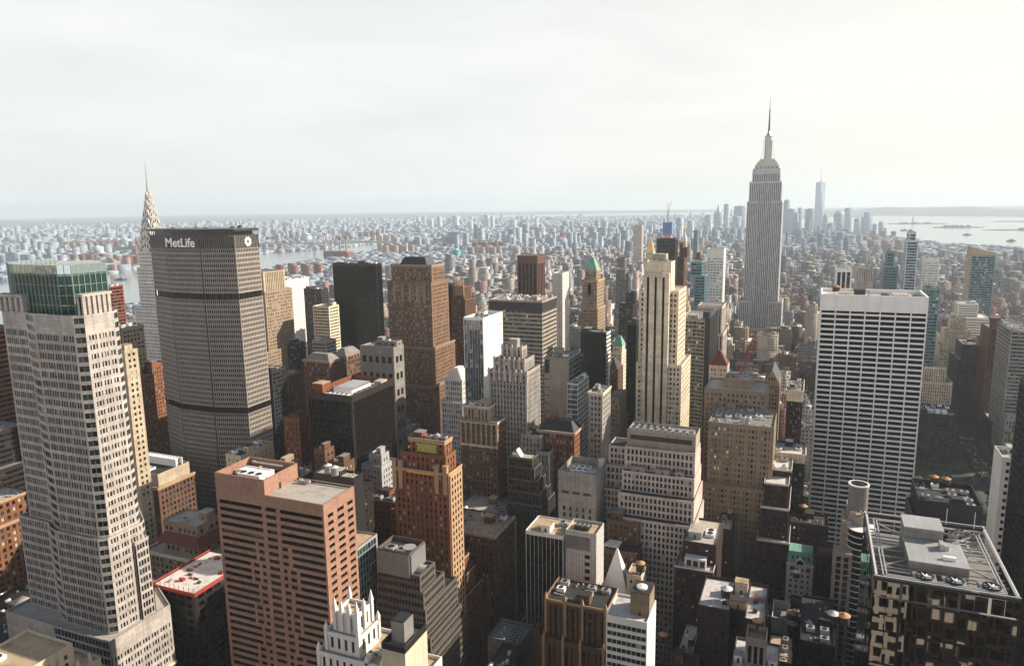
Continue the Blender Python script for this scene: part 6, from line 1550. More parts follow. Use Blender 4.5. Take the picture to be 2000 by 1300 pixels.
# rounded grey tower group left of the mirror block
dr = thing("drum_block", "grey block topped by a round open drum holding a wooden tank, with curved white-railed balconies", "building", (28, 420, 0))
FOOT.append((17, 40, 384, 470)); HB.append((18, 36, 400, 450, 0, 92))
a = M(); a.box(25, 34, 407, 430, 0, 93); a.box(18.5, 27.5, 394, 404, 0, 77); a.box(22.3, 27, 404.2, 420, 0, 91); a.build("wall", "concrete_warm", dr)
a = M()
for k in range(20):
    for j in range(2): a.box(20.0 + j * 3.6, 22.2 + j * 3.6, 393.9, 394.05, 6 + k * 3.5, 8.6 + k * 3.5)
a.build("window_strip", "pane_dark", dr)
a = M(); b_ = M()
for k in range(26):
    z = 88 - k * 3.4; pr = []
    for i in range(9):
        t0 = -math.pi * .95 + math.pi * .9 * i / 8; pr.append((31 + 7.5 * math.cos(t0), 406 + 11 * math.sin(t0) + 4))
    pr += [(38, 412), (25, 412)]
    a.prism(pr, z - .35, z); b_.prism([(31 + (x - 31) * .9, 406 + (y - 406) * .9) for x, y in pr], z - 3.4, z - .35)
a.build("balcony_edge", "white_panel", dr); b_.build("balcony_wall", "pane_black", dr)
a = M(); n_ = 24
for i in range(n_):
    t0, t1_ = 2 * math.pi * i / n_, 2 * math.pi * (i + 1) / n_; c0, s0, c1, s1 = math.cos(t0), math.sin(t0), math.cos(t1_), math.sin(t1_)
    X, Y, ro, ri_ = 30, 419, 5.0, 4.5
    a.add([(X + ro * c0, Y + ro * s0, 93), (X + ro * c1, Y + ro * s1, 93), (X + ro * c1, Y + ro * s1, 107), (X + ro * c0, Y + ro * s0, 107), (X + ri_ * c0, Y + ri_ * s0, 107), (X + ri_ * c1, Y + ri_ * s1, 107), (X + ri_ * c0, Y + ri_ * s0, 99), (X + ri_ * c1, Y + ri_ * s1, 99)], [(0, 1, 2, 3), (3, 2, 5, 4), (4, 5, 7, 6)])
a.build("drum", "concrete_grey", dr)
a = M()
for i in range(n_):
    t0, t1_ = 2 * math.pi * i / n_, 2 * math.pi * (i + 1) / n_; c0, s0, c1, s1 = math.cos(t0), math.sin(t0), math.cos(t1_), math.sin(t1_)
    a.add([(30 + 5.3 * c0, 419 + 5.3 * s0, 106.6), (30 + 5.3 * c1, 419 + 5.3 * s1, 106.6), (30 + 5.3 * c1, 419 + 5.3 * s1, 107.3), (30 + 5.3 * c0, 419 + 5.3 * s0, 107.3), (30 + 4.4 * c0, 419 + 4.4 * s0, 107.3), (30 + 4.4 * c1, 419 + 4.4 * s1, 107.3)], [(0, 1, 2, 3), (3, 2, 5, 4)])
a.build("drum_rim", "white_panel", dr)
a = M(); a.cyl(30, 419, 4.4, 4.4, 92.5, 99.2, 20); a.build("drum_floor", "roof_dark", dr)
gear_unit(dr, 26, 409, 92.8, 3, 2, 2, "cream_stone"); gear_unit(dr, 31, 408.5, 92.8, 2.2, 2, 2.6, "cream_stone")

# dark blocks between the maroon tower and the mirror block
stD = S(2.8, 3.5, .4, .46, wallm="brick_dark", pane=("pane_dark", "pane_blue", "pane_sky"), mix=(.55, .25, .2), roofm="roof_dark")
building("darka", "dark_block", "black-roofed brick block with a pale parapet line just left of the mirror block", "building", [(4.0, 18.6, 330, 372, 62)], stD, n_single=30)
gm = building("greenm", "copper_mansard_block", "dim block with a bright green copper mansard and a white arched gable", "building", [(-4.5, 10, 430, 446, 50)], dict(stD, wallm="white_stone", roofm="copper_green"), n_single=20, gear=None)
x0, x1, y0, y1, z = -4.5, 10, 430, 446, 50
a = M(); a.prism([(x0, y0), (x1, y0), (x1, y1), (x0, y1)], z - .3, z + 6, 0, [(x0 + .8, y0 + 3), (x1 - .8, y0 + 3), (x1 - .8, y1 - 2), (x0 + .8, y1 - 2)]); a.build("mansard_roof", "copper_green", gm)
a = M(); xm = (x0 + x1) / 2
a.add([(xm + 2.9 * math.cos(math.pi * k / 10), y0 - .3, z - 1 + 4.2 * math.sin(math.pi * k / 10)) for k in range(11)] + [(xm + 2.9 * math.cos(math.pi * k / 10), y0 + 2.6, z - 1 + 4.2 * math.sin(math.pi * k / 10)) for k in range(11)], [tuple(range(11))] + [(k + 1, k, k + 11, k + 12) for k in range(10)])
a.box(x0 - .3, x1 + .3, y0 - .4, y0 - .02, z - 1.2, z - .4); a.build("arched_gable", "white_stone", gm)
a = M(); a.add([(xm + 2.0 * math.cos(math.pi * k / 8), y0 - .36, z - .6 + 2.8 * math.sin(math.pi * k / 8)) for k in range(9)], [tuple(range(9))])
for k in (-5.2, -3.9, 3.5, 4.8): a.box(xm + k, xm + k + .9, y0 - .12, y0 - .02, z - 4.5, z - 2)
for k in (-4.6, -1.8, 1.2, 4.0): a.box(xm + k, xm + k + .9, y0 + 1.0, y0 + 1.3, z + 2.4, z + 4)
a.build("dormer_windows", "pane_black", gm)
ab = building("archb", "arched_block", "brown brick block with an arched parapet right of the green copper mansard", "building", [(11, 22, 424, 440, 60)], stD, n_single=20, gear=None)
a = M(); a.add([(16.5 + 5.4 * math.cos(math.pi * k / 10), 423.9, 60 + 3.6 * math.sin(math.pi * k / 10)) for k in range(11)] + [(16.5 + 5.4 * math.cos(math.pi * k / 10), 424.6, 60 + 3.6 * math.sin(math.pi * k / 10)) for k in range(11)], [tuple(range(11)), tuple(range(21, 10, -1))] + [(k + 1, k, k + 11, k + 12) for k in range(10)]); a.build("arched_parapet", "brick_brown", ab)
building("greybox", "rendered_block", "plain pale walled block with a sunken roof, left of the orange tanks", "building", [(-9.5, -1.5, 366, 384, 50)], S(kind="blank", wallm="white_paint", roofm="roof_grey", par=4.5), gear="auto")
building("sandroof", "low_block", "low block with a stained sandy roof right of the open tank tower", "building", [(-9, 1.0, 316, 338, 58)], dict(stD, roofm="roof_sand"), n_single=10)
building("lowmaroon", "low_block", "low dark maroon block with white boxes on the roof behind the green copper mansard", "building", [(-4, 18, 466, 484, 60)], dict(stD, wallm="brick_maroon"), n_single=20)
building("lowbrown", "low_block", "low brown block with a red-edged roof at the bottom, right of the snowy-roofed office block", "building", [(-52, -40, 300, 326, 46)], dict(stD, wallm="brick_brown"), n_single=20)
building("roofl", "low_block", "narrow low block with white sunlit roof debris right of the brick bulkhead", "building", [(-52, -44, 334, 362, 40)], dict(stD, roofm="roof_white"), n_single=10)
building("tanksa", "low_block", "flat black block carrying two orange-topped tanks left of the balcony tower", "building", [(-1.2, 9.5, 374, 396, 48)], stD, n_single=20)

# ------------------------------------------------------------------ towers farther off
def far(key, name, label, tiers, wallm, panes, mix, bay=2.8, fl=3.7, ww=.55, wh=.55, kind="grid", span=None, n=0, cat="tower", **k):
    return building(key, name, label, cat, tiers, S(bay, fl, ww, wh, kind, wallm=wallm, span=span, pane=panes, mix=mix, **k), gear=None, n_single=n)
GL = ("curtain_dark", "curtain_teal", "pane_sky")
far("white28", "white_tower", "white slab tower with a tall louvred crown left of the spired limestone giant", [(-130, -108, 1000, 1024, 198)], "white_stone", ("pane_blue", "pane_sky"), (.6, .4), ww=.7, wh=.35, kind="horiz", top=13, bay=4)
far("old28", "brown_slab", "old brown block with tall dark ribs below the white slab tower", [(-112, -86, 800, 834, 149), (-114, -84, 797, 836, 120)], "concrete_pink", DARKP, (.7, .2, .1), kind="vert", span="bronze_dark", wh=.5, n=30)
far("teal29", "teal_tower", "teal glass apartment tower left of the white slab tower", [(-143, -129, 950, 976, 185), (-137, -124, 944, 974, 168)], "teal_panel", GL, (.5, .35, .15), ww=.85, wh=.65)
far("black31", "black_slab", "flat-topped navy-black slab behind the striped beige tower's top", [(-217, -189, 1100, 1122, 206)], "bronze_dark", ("pane_dark", "pane_blue"), (.8, .2), ww=.85, wh=.7)
rb = far("redblue", "unfinished_tower", "half-built tower wrapped in blue and pink with a crane mast on top", [(-357, -338, 1900, 1922, 178)], "pink_deck", ("pane_blind", "pane_dark"), (.5, .5), ww=.6, wh=.3, kind="horiz", fl=4)
a = M(); a.box(-359, -336, 1898, 1924, 177.5, 209); a.build("blue_wrap", "blue_wrap", rb)
a = M(); a.box(-357, -338, 1900, 1922, 90, 150); a.build("lower_floors", "pink_deck", rb)
a = M(); a.bar((-349, 1910, 205), (-349, 1910, 258), .6); a.bar((-349, 1910, 226), (-341, 1910, 262), .4); a.build("crane_mast", "red_steel", rb)
gd = far("gold33", "gold_pyramid_tower", "stone tower under a tall gold pyramid roof beside the striped beige tower's top", [(-360, -342, 1700, 1720, 146)], "limestone_pale", OFF, (.7, .2, .1))
a = M(); a.prism([(-360, 1700.3), (-342, 1700.3), (-342, 1719), (-360, 1719)], 146, 183, 0, [(-351.3, 1709), (-350.7, 1709), (-350.7, 1710), (-351.3, 1710)]); a.build("pyramid_roof", "gold_leaf", gd)
md = far("met34", "clock_tower", "pale tower with a steep white roof and golden lantern, far behind the striped beige tower", [(-319, -307, 1950, 1966, 160)], "limestone_pale", OFF, (.7, .2, .1))
a = M(); a.prism([(-319, 1950.2), (-307, 1950.2), (-307, 1965), (-319, 1965)], 160, 184, 0, [(-315, 1956), (-311, 1956), (-311, 1960), (-315, 1960)]); a.build("steep_roof", "white_stone", md)
a = M(); a.cyl(-313, 1958, 2.6, 2.4, 184, 192, 8); a.cyl(-313, 1958, 2.6, .2, 192, 204, 8); a.build("lantern", "gold_leaf", md)
far("twin30", "brown_tower", "reddish brown twin-shaft tower right of the navy-black slab", [(-191, -186, 1150, 1170, 197), (-185, -179, 1150, 1170, 190), (-196, -182, 1140, 1165, 176)], "bronze_red", DARKP, (.7, .2, .1))
far("dark35", "dark_tower", "thin dark wide-capped tower between the brown twin shafts and the white slab", [(-312, -299, 2099, 2120, 182), (-311, -300, 2100, 2120, 176)], "teal_panel", DARKP, (.7, .2, .1))
far("orange36", "orange_topped_tower", "small tower with an orange rounded top left of the white slab tower", [(-187, -181, 1302, 1316, 172), (-189, -179, 1300, 1318, 164)], "brick_orange", GL, (.6, .3, .1))
far("teal37", "glass_tower", "pale greenish glass tower right of the tan tower with the green pyramid", [(-290, -277, 1150, 1170, 172), (-279, -264, 1100, 1122, 160)], "concrete_grey", ("curtain_teal", "curtain_pale", "pane_sky"), (.4, .4, .2), ww=.7, wh=.65)
far("brown38", "hazy_tower", "hazy brownish slab standing alone above the far low blocks left of the gold pyramid", [(-666, -631, 2900, 2930, 172)], "concrete_pink", ("pane_blue", "pane_blind"), (.6, .4))
far("white20", "white_block", "white slab with a neat grid of square windows right of the maroon tower", [(-347, -332, 1000, 1030, 161)], "white_stone", OFF, (.7, .2, .1), bay=2.6, fl=3.4, ww=.5, wh=.5)
mr_ = far("maroon", "maroon_tower", "maroon stone tower with rounded corners and dark vertical window strips", [(-362, -333.5, 900, 930, 193)], "bronze_red", ("pane_black", "pane_dark"), (.8, .2), bay=5, fl=3.6, ww=.6, wh=.75, kind="vert", span="bronze_dark", top=11)

# red crane among the low roofs
cr = thing("tower_crane", "red lattice crane leaning over the low roofs before the spired limestone giant", "crane", (-52, 720, 60))
HB.append((-53, -51, 719, 721, 0, 60))
a = M()
p0, p1 = Vector((-58, 716, 92)), Vector((-46, 724, 137))
for o_ in ((0, 0, 1), (.9, 0, -.5), (-.9, 0, -.5)): a.bar(p0 + Vector(o_), p1 + Vector(o_), .17)
for k in range(12):
    f0, f1 = k / 12, (k + 1) / 12; a.bar(p0.lerp(p1, f0) + Vector((0, 0, 1)), p0.lerp(p1, f1) + Vector((.9, 0, -.5)), .10); a.bar(p0.lerp(p1, f0) + Vector((-.9, 0, -.5)), p0.lerp(p1, f1) + Vector((0, 0, 1)), .16)
a.build("jib", "red_steel", cr)
a = M(); a.bar((-58, 716, 0), (-58, 716, 96), .8); a.build("mast", "red_steel", cr)
a = M(); a.box(-61.5, -56, 714, 718, 88, 93); a.bar((-60, 716, 92), (-62, 715, 104), .4); a.build("cab", "red_steel", cr)

# ------------------------------------------------------------------ water tanks on roofs: each a thing
def water_tank(x, y, z, rad, h, cone, body, label, leg=1.6):
    t = thing("water_tank", label, "water tank", (x, y, z), "water tanks on the roofs")
    for k in range(4):
        c, s_ = math.cos(math.pi / 4 + k * math.pi / 2), math.sin(math.pi / 4 + k * math.pi / 2)
        a = M(); a.bar((x + rad * .7 * c, y + rad * .7 * s_, z), (x + rad * .7 * c, y + rad * .7 * s_, z + leg + .1), .14); a.build("leg", "dark_metal", t)
    a = M(); a.cyl(x, y, rad, rad * .95, z + leg, z + leg + h, 18); b_ = a.build("barrel", body, t)
    c = M()
    for k in range(5): c.cyl(x, y, rad * 1.015, rad * 1.012, z + leg + .3 + k * h / 5, z + leg + .42 + k * h / 5, 18)
    sub(c.build("hoop", "dark_metal", t), b_)
    a = M(); a.cyl(x, y, rad * 1.12, .08, z + leg + h, z + leg + h + rad * .55, 18); a.build("cone_roof", cone, t)
    return t
for (x, y, z, rad, h, cone, body, lab) in TANKS: water_tank(x, y, z, rad, h, cone, body, lab)
# ------------------------------------------------------------------ setting: ground, water, hills, avenues
def sheet(name, polys, z, mat, kind="structure", th=0.0):
    a = M()
    for p in polys: a.add([(x, y, z) for x, y in p], [tuple(range(len(p)))])
    return a.build(name, mat, None, kind=kind)

def ground_mat():
    mt, nt, b = principled("ground"); N, L = nt.nodes, nt.links
    tc = N.new("ShaderNodeTexCoord")
    n1 = N.new("ShaderNodeTexNoise"); n1.inputs["Scale"].default_value = 0.004; n1.inputs["Detail"].default_value = 10; n1.inputs["Roughness"].default_value = .7
    L.new(tc.outputs["Object"], n1.inputs["Vector"])
    cr = N.new("ShaderNodeValToRGB"); e = cr.color_ramp.elements
    e[0].position = .35; e[0].color = (.045, .050, .038, 1); e[1].position = .65; e[1].color = (.20, .18, .165, 1)
    L.new(n1.outputs["Fac"], cr.inputs["Fac"]); L.new(cr.outputs["Color"], b.inputs["Base Color"]); b.inputs["Roughness"].default_value = .95
    MAT["ground"] = mt
    mt, nt, b = principled("asphalt"); N, L = nt.nodes, nt.links
    uv = N.new("ShaderNodeUVMap"); uv.uv_map = "UVMap"
    n1 = N.new("ShaderNodeTexNoise"); n1.inputs["Scale"].default_value = .3; n1.inputs["Detail"].default_value = 6
    L.new(uv.outputs[0], n1.inputs["Vector"])
    cr = N.new("ShaderNodeValToRGB"); e = cr.color_ramp.elements
    e[0].position = .35; e[0].color = (.028, .027, .027, 1); e[1].position = .65; e[1].color = (.055, .053, .052, 1)
    L.new(n1.outputs["Fac"], cr.inputs["Fac"]); L.new(cr.outputs["Color"], b.inputs["Base Color"]); b.inputs["Roughness"].default_value = .85
    MAT["asphalt"] = mt
    mt, nt, b = principled("water"); N, L = nt.nodes, nt.links
    b.inputs["Base Color"].default_value = (.22, .26, .26, 1); b.inputs["Specular IOR Level"].default_value = .8; b.inputs["Roughness"].default_value = .16
    tc = N.new("ShaderNodeTexCoord"); mp = N.new("ShaderNodeMapping"); mp.inputs["Scale"].default_value = (.02, .006, .02)
    n1 = N.new("ShaderNodeTexNoise"); n1.inputs["Scale"].default_value = 1.0; n1.inputs["Detail"].default_value = 6
    L.new(tc.outputs["Object"], mp.inputs["Vector"]); L.new(mp.outputs[0], n1.inputs["Vector"])
    bp = N.new("ShaderNodeBump"); bp.inputs["Strength"].default_value = .03; bp.inputs["Distance"].default_value = 2.0
    L.new(n1.outputs["Fac"], bp.inputs["Height"]); L.new(bp.outputs[0], b.inputs["Normal"])
    MAT["water"] = mt
    mt, nt, b = principled("hill"); b.inputs["Base Color"].default_value = (.13, .15, .14, 1); b.inputs["Roughness"].default_value = 1; MAT["hill"] = mt
    mt, nt, b = principled("park_green"); b.inputs["Base Color"].default_value = (.035, .05, .022, 1); b.inputs["Roughness"].default_value = 1; MAT["park_green"] = mt
ground_mat()
wall("paving", (0.09, 0.087, 0.085), panel=(1.5, 1.5, .04, 0), var=.2)
wall("road_paint", (0.7, 0.7, 0.66), var=.1)
wall("car_white", (0.72, 0.72, 0.70), 0.3, var=.03); wall("car_yellow", (0.75, 0.42, 0.03), 0.3, var=.03); wall("car_dark", (0.03, 0.03, 0.035), 0.25, var=.03); wall("car_red", (0.35, 0.03, 0.02), 0.3, var=.03); wall("tyre", (0.02, 0.02, 0.02), .9, var=.02)
GX = 27500
sheet("ground", [[(-GX, -1200), (GX * .72, -1200), (GX * .72, GX), (-GX, GX)]], 0.0, "ground")
sheet("road", [[(-1650, -60), (1400, -60), (1400, 3600), (-1900, 3600)]], 0.05, "asphalt")
EAST_RIVER = [(-2894, 1700), (-2714, 2147), (-2803, 2400), (-2926, 3332), (-2875, 3819), (-2840, 4616), (-3103, 5589), (-2900, 5700), (-2620, 4640), (-2331, 3436), (-2199, 2671), (-2058, 2326), (-1686, 1431), (-1600, 600), (-1600, -900), (-2700, -900)]
BAY = [(-1000, 7300), (-1300, 6270), (-1640, 6500), (-1500, 8400), (-600, 9600), (200, 12600), (686, 11909), (955, 13360), (2564, 11601), (4200, 9000), (3600, 4000), (2400, 1000), (1700, 0), (1450, 0), (1250, 2600), (987, 4398), (675, 4942), (482, 5717), (250, 6500), (-300, 7000)]
sheet("east_river", [EAST_RIVER], 0.25, "water")
sheet("harbour_water", [BAY], 0.25, "water")
sheet("far_bay", [[(-6500, 13000), (-2200, 12000), (-600, 13500), (-400, 17500), (-3000, 19500), (-9000, 21000)]], 0.3, "water")
def ridge(name, pts, h, depth, mat="hill", seed=1):
    """a low hill range: irregular crest line between two feet"""
    rg = random.Random(seed); a = M(); n = 40; V = []
    for j in range(5):
        for i in range(n + 1):
            f = i / n; k = f * (len(pts) - 1); q = min(int(k), len(pts) - 2); fr = k - q
            x = pts[q][0] * (1 - fr) + pts[q + 1][0] * fr; y = pts[q][1] * (1 - fr) + pts[q + 1][1] * fr
            d = j / 4
            hh = h * math.sin(math.pi * d) ** .8 * min(1, 6 * f, 6 * (1 - f)) * (.72 + .28 * math.sin(i * .7 + seed) * math.sin(i * .31 + 2) + .08 * rg.random())
            r = math.hypot(x, y); V.append((x + x / r * depth * d, y + y / r * depth * d, hh - .5))
    F = [(j * (n + 1) + i, j * (n + 1) + i + 1, (j + 1) * (n + 1) + i + 1, (j + 1) * (n + 1) + i) for j in range(4) for i in range(n)]
    a.add(V, F); o = a.build(name, mat, None, kind="structure"); return o
ridge("hills", [(-200, 13800), (900, 13500), (2600, 12200), (5200, 10500), (8200, 8600)], 118, 5200, seed=3)
ridge("far_hills", [(-16000, 12200), (-9000, 17000), (-3000, 18600), (0, 19000)], 45, 4200, seed=5)
def island(name, label, x, y, rx, ry, h, seed):
    rg = random.Random(seed); a = M(); n = 26
    p = [(x + rx * math.cos(2 * math.pi * k / n) * (.8 + .3 * rg.random()), y + ry * math.sin(2 * math.pi * k / n) * (.8 + .3 * rg.random())) for k in range(n)]
    a.prism(p, 0, 1.2 + h * .3, 0, [(x + (q[0] - x) * .9, y + (q[1] - y) * .9) for q in p])
    for k in range(14): 
        bx, by = x + rx * (rg.random() - .5), y + ry * (rg.random() - .5); s_ = rx * .05 * (1 + rg.random()); a.prism([(bx - s_, by - s_), (bx + s_, by - s_), (bx + s_, by + s_), (bx - s_, by + s_)], h * .25, h * (.6 + .7 * rg.random()), 0, [(bx - s_ * .5, by - s_ * .5), (bx + s_ * .5, by - s_ * .5), (bx + s_ * .5, by + s_ * .5), (bx - s_ * .5, by + s_ * .5)])
    return a.build(name, "hill", None, kind="structure")
island("island", "", 1000, 8800, 300, 90, 14, 1)
island("island", "", 1190, 7650, 210, 110, 18, 2)
island("shore_spit", "", 1780, 7000, 500, 60, 14, 3)
island("shore_spit", "", 2500, 9500, 700, 90, 16, 4)
st = thing("harbour_statue", "tiny hazy statue on a tall pedestal on the small island in the bright harbour", "statue", (960, 8790, 0))
a = M(); a.cyl(960, 8790, 26, 20, 2, 12, 8); a.cyl(960, 8790, 10, 7, 12, 46, 4); a.build("pedestal", "limestone_grey", st)
a = M(); a.cyl(960, 8790, 5, 3, 46, 78, 8); a.cyl(960, 8790, 2.4, 2.2, 78, 86, 8); a.bar((961, 8790, 76), (965, 8790, 92), 1.2); a.cyl(965, 8790, 1.6, .4, 92, 96, 6); a.build("figure", "copper_green", st)
def boat(name, label, x, y, l, az, mat="white_paint"):
    t = thing(name, label, "boat", (x, y, 0.3)); c, s_ = math.cos(az), math.sin(az)
    f = lambda a, b: (x + c * a - s_ * b, y + s_ * a + c * b)
    a = M(); w = l * .14
    a.prism([f(-l / 2, -w), f(l * .3, -w), f(l / 2, 0), f(l * .3, w), f(-l / 2, w)], .3, l * .09, 0, [f(-l / 2, -w * 1.1), f(l * .32, -w * 1.1), f(l * .54, 0), f(l * .32, w * 1.1), f(-l / 2, w * 1.1)]); a.build("hull", mat, t)
    a = M(); a.prism([f(-l * .32, -w * .8), f(l * .1, -w * .8), f(l * .1, w * .8), f(-l * .32, w * .8)], l * .09, l * .17); a.prism([f(-l * .05, -w * .6), f(l * .06, -w * .6), f(l * .06, w * .6), f(-l * .05, w * .6)], l * .17, l * .24); a.build("cabin", "dark_metal", t)
boat("ferry", "dark tug crossing the river strip right of the glass-crowned tower", -2420, 1990, 42, .5, "dark_metal")
for i, (px_, py_, l, lab) in enumerate(((700, 6900, 70, "small boat on the bright harbour nearest the downtown towers"), (1010, 6050, 60, "small boat on the harbour below the longer island"), (1100, 5200, 60, "small boat close to the near shore of the bright harbour"), (1560, 6000, 55, "small boat at the far right of the bright harbour"))): boat("harbour_boat", lab, px_, py_, l, .3 * i, "dark_metal")

# pavements: one kerbed slab per block, cut from the street grid
AVE = [-1480, -1250, -1015, -805, -612, -455, -300, -145, 165, 440, 715, 990, 1230]
HALF = {-455: 21}
def street(k): return 20 + (49 - k) * 80.3
STR = [street(k) for k in range(51, 4, -1)]
BLOCKS = []
a = M()
for i in range(len(AVE) - 1):
    for j in range(len(STR) - 1):
        x0, x1 = AVE[i] + 11, AVE[i + 1] - 11
        y0, y1 = STR[j] + 5.5, STR[j + 1] - 5.5
        a.box(x0, x1, y0, y1, 0.0, 0.18); BLOCKS.append((x0 + 4, x1 - 4, y0 + 3.5, y1 - 3.5, i, j))
a.build("pavement", "paving", None, kind="structure")
a = M()
for X in (-145, 165, -300):
    for L_ in (-3.4, 0, 3.4):
        for k in range(180): a.box(X + L_ - .08, X + L_ + .08, 150 + k * 9, 153 + k * 9, .05, .056)
for X in (-145, 165):
    for y in STR[3:22]:
        for k in range(8): a.box(X - 8 + k * 2.1, X - 7 + k * 2.1, y - 9, y - 6, .05, .056)
a.build("road_marking", "road_paint", None, kind="structure")

# the limestone tower under the camera's own terrace, seen only as reflections
own = thing("limestone_slab", "sunlit limestone slab tower reflected in the mirror-glass block", "tower", (0, -30, 0))
so = S(5.5, 7.6, .66, .66, wallm="limestone_grey", pane=("pane_black", "pane_dark"), mix=(.8, .2), top=6, dep=.8)
Po = []
for (x0, x1, y0, y1, z) in ((-75, 42, -45, -6, 252), (-60, 34, -40, -2.5, 200), (-110, 52, -50, -.5, 120)): poly_tower(own, [(x0, y0), (x1, y0), (x1, y1), (x0, y1)], 0, z, so, {2: so}, P=Po)
windows(Po, so, own, 0)
nb2 = thing("dark_slab", "dark slab block standing behind the viewpoint, reflected in the mirror-glass block", "tower", (90, -35, 0))  # unseen slab added only to give the mirror panes something dark to reflect
Pd = []
poly_tower(nb2, [(54, -60), (140, -60), (140, -8), (54, -8)], 0, 170, S(3, 3.8, .8, .7, wallm="bronze_dark", pane=("pane_black", "pane_dark"), mix=(.8, .2)), {2: S(5, 7.6, .8, .7, wallm="bronze_dark")}, P=Pd)
windows(Pd, S(pane=("pane_black", "pane_dark", "pane_blind")), nb2, 0)

# ------------------------------------------------------------------ blocks of the ordinary city
def city_mesh(name, boxes, origin=(0, 0, 0)):
    """boxes: x0,x1,y0,y1,z0,z1,tone(3),rooftone(3),cell_w,cell_h -> one mesh of plain blocks with window cells in their UVs"""
    n = len(boxes); B = np.array([b[:6] for b in boxes], float); T_ = np.array([b[6] for b in boxes], float); RT = np.array([b[7] for b in boxes], float); CW = np.array([b[8] for b in boxes]); CH = np.array([b[9] for b in boxes])
    x0, x1, y0, y1, z0, z1 = B.T
    V = np.stack([np.stack(c, 1) for c in ((x0, y0, z0), (x1, y0, z0), (x1, y1, z0), (x0, y1, z0), (x0, y0, z1), (x1, y0, z1), (x1, y1, z1), (x0, y1, z1))], 1) - np.array(origin)
    fi = np.array([(0, 1, 5, 4), (1, 2, 6, 5), (2, 3, 7, 6), (3, 0, 4, 7), (4, 5, 6, 7)])
    F = (fi[None] + 8 * np.arange(n)[:, None, None]).reshape(-1, 4)
    me = bpy.data.meshes.new(name)
    me.vertices.add(n * 8); me.vertices.foreach_set("co", V.reshape(-1))
    me.loops.add(n * 20); me.loops.foreach_set("vertex_index", F.reshape(-1).astype(np.int32))
    me.polygons.add(n * 5); me.polygons.foreach_set("loop_start", np.arange(0, n * 20, 4, dtype=np.int32))
    me.polygons.foreach_set("material_index", np.tile([0, 0, 0, 0, 1], n).astype(np.int32))
    me.update(calc_edges=True)
    w, d, h = (x1 - x0), (y1 - y0), (z1 - z0)
    nx, ny, nz = np.maximum(1, np.round(w / CW)), np.maximum(1, np.round(d / CW)), np.maximum(1, np.round(h / CH))
    UV = np.zeros((n, 5, 4, 2))
    off = np.floor(np.abs(x0 * 3 + y0)) % 97
    for f, (m_, ) in enumerate(((nx,), (ny,), (nx,), (ny,))):
        UV[:, f, 1, 0] = m_; UV[:, f, 2, 0] = m_; UV[:, f, 2, 1] = nz; UV[:, f, 3, 1] = nz
        UV[:, f, :, 0] += off[:, None] + 7 * f
    UV[:, 4, :, 0] = np.stack([x0, x1, x1, x0], 1) * .3; UV[:, 4, :, 1] = np.stack([y0, y0, y1, y1], 1) * .3
    me.uv_layers.new(name="UVMap").data.foreach_set("uv", UV.reshape(-1))
    col = np.ones((n, 5, 4, 4)); col[:, :4, :, :3] = T_[:, None, None, :]; col[:, 4, :, :3] = RT[:, None, :]
    at = me.color_attributes.new("tone", "FLOAT_COLOR", "CORNER"); at.data.foreach_set("color", col.reshape(-1))
    me.materials.append(MAT["city_wall"]); me.materials.append(MAT["city_roof"])
    return me

TONES = [("tan", (.33, .235, .15)), ("cream", (.50, .43, .34)), ("red brick", (.26, .11, .075)), ("grey", (.25, .245, .245)), ("white", (.62, .60, .57)), ("brown", (.15, .085, .055)), ("dark", (.06, .055, .055)), ("pinkish", (.42, .30, .26))]
ROOFS = [(.42, .39, .36), (.24, .23, .22), (.10, .095, .09), (.60, .58, .55), (.30, .22, .16), (.06, .055, .055)]

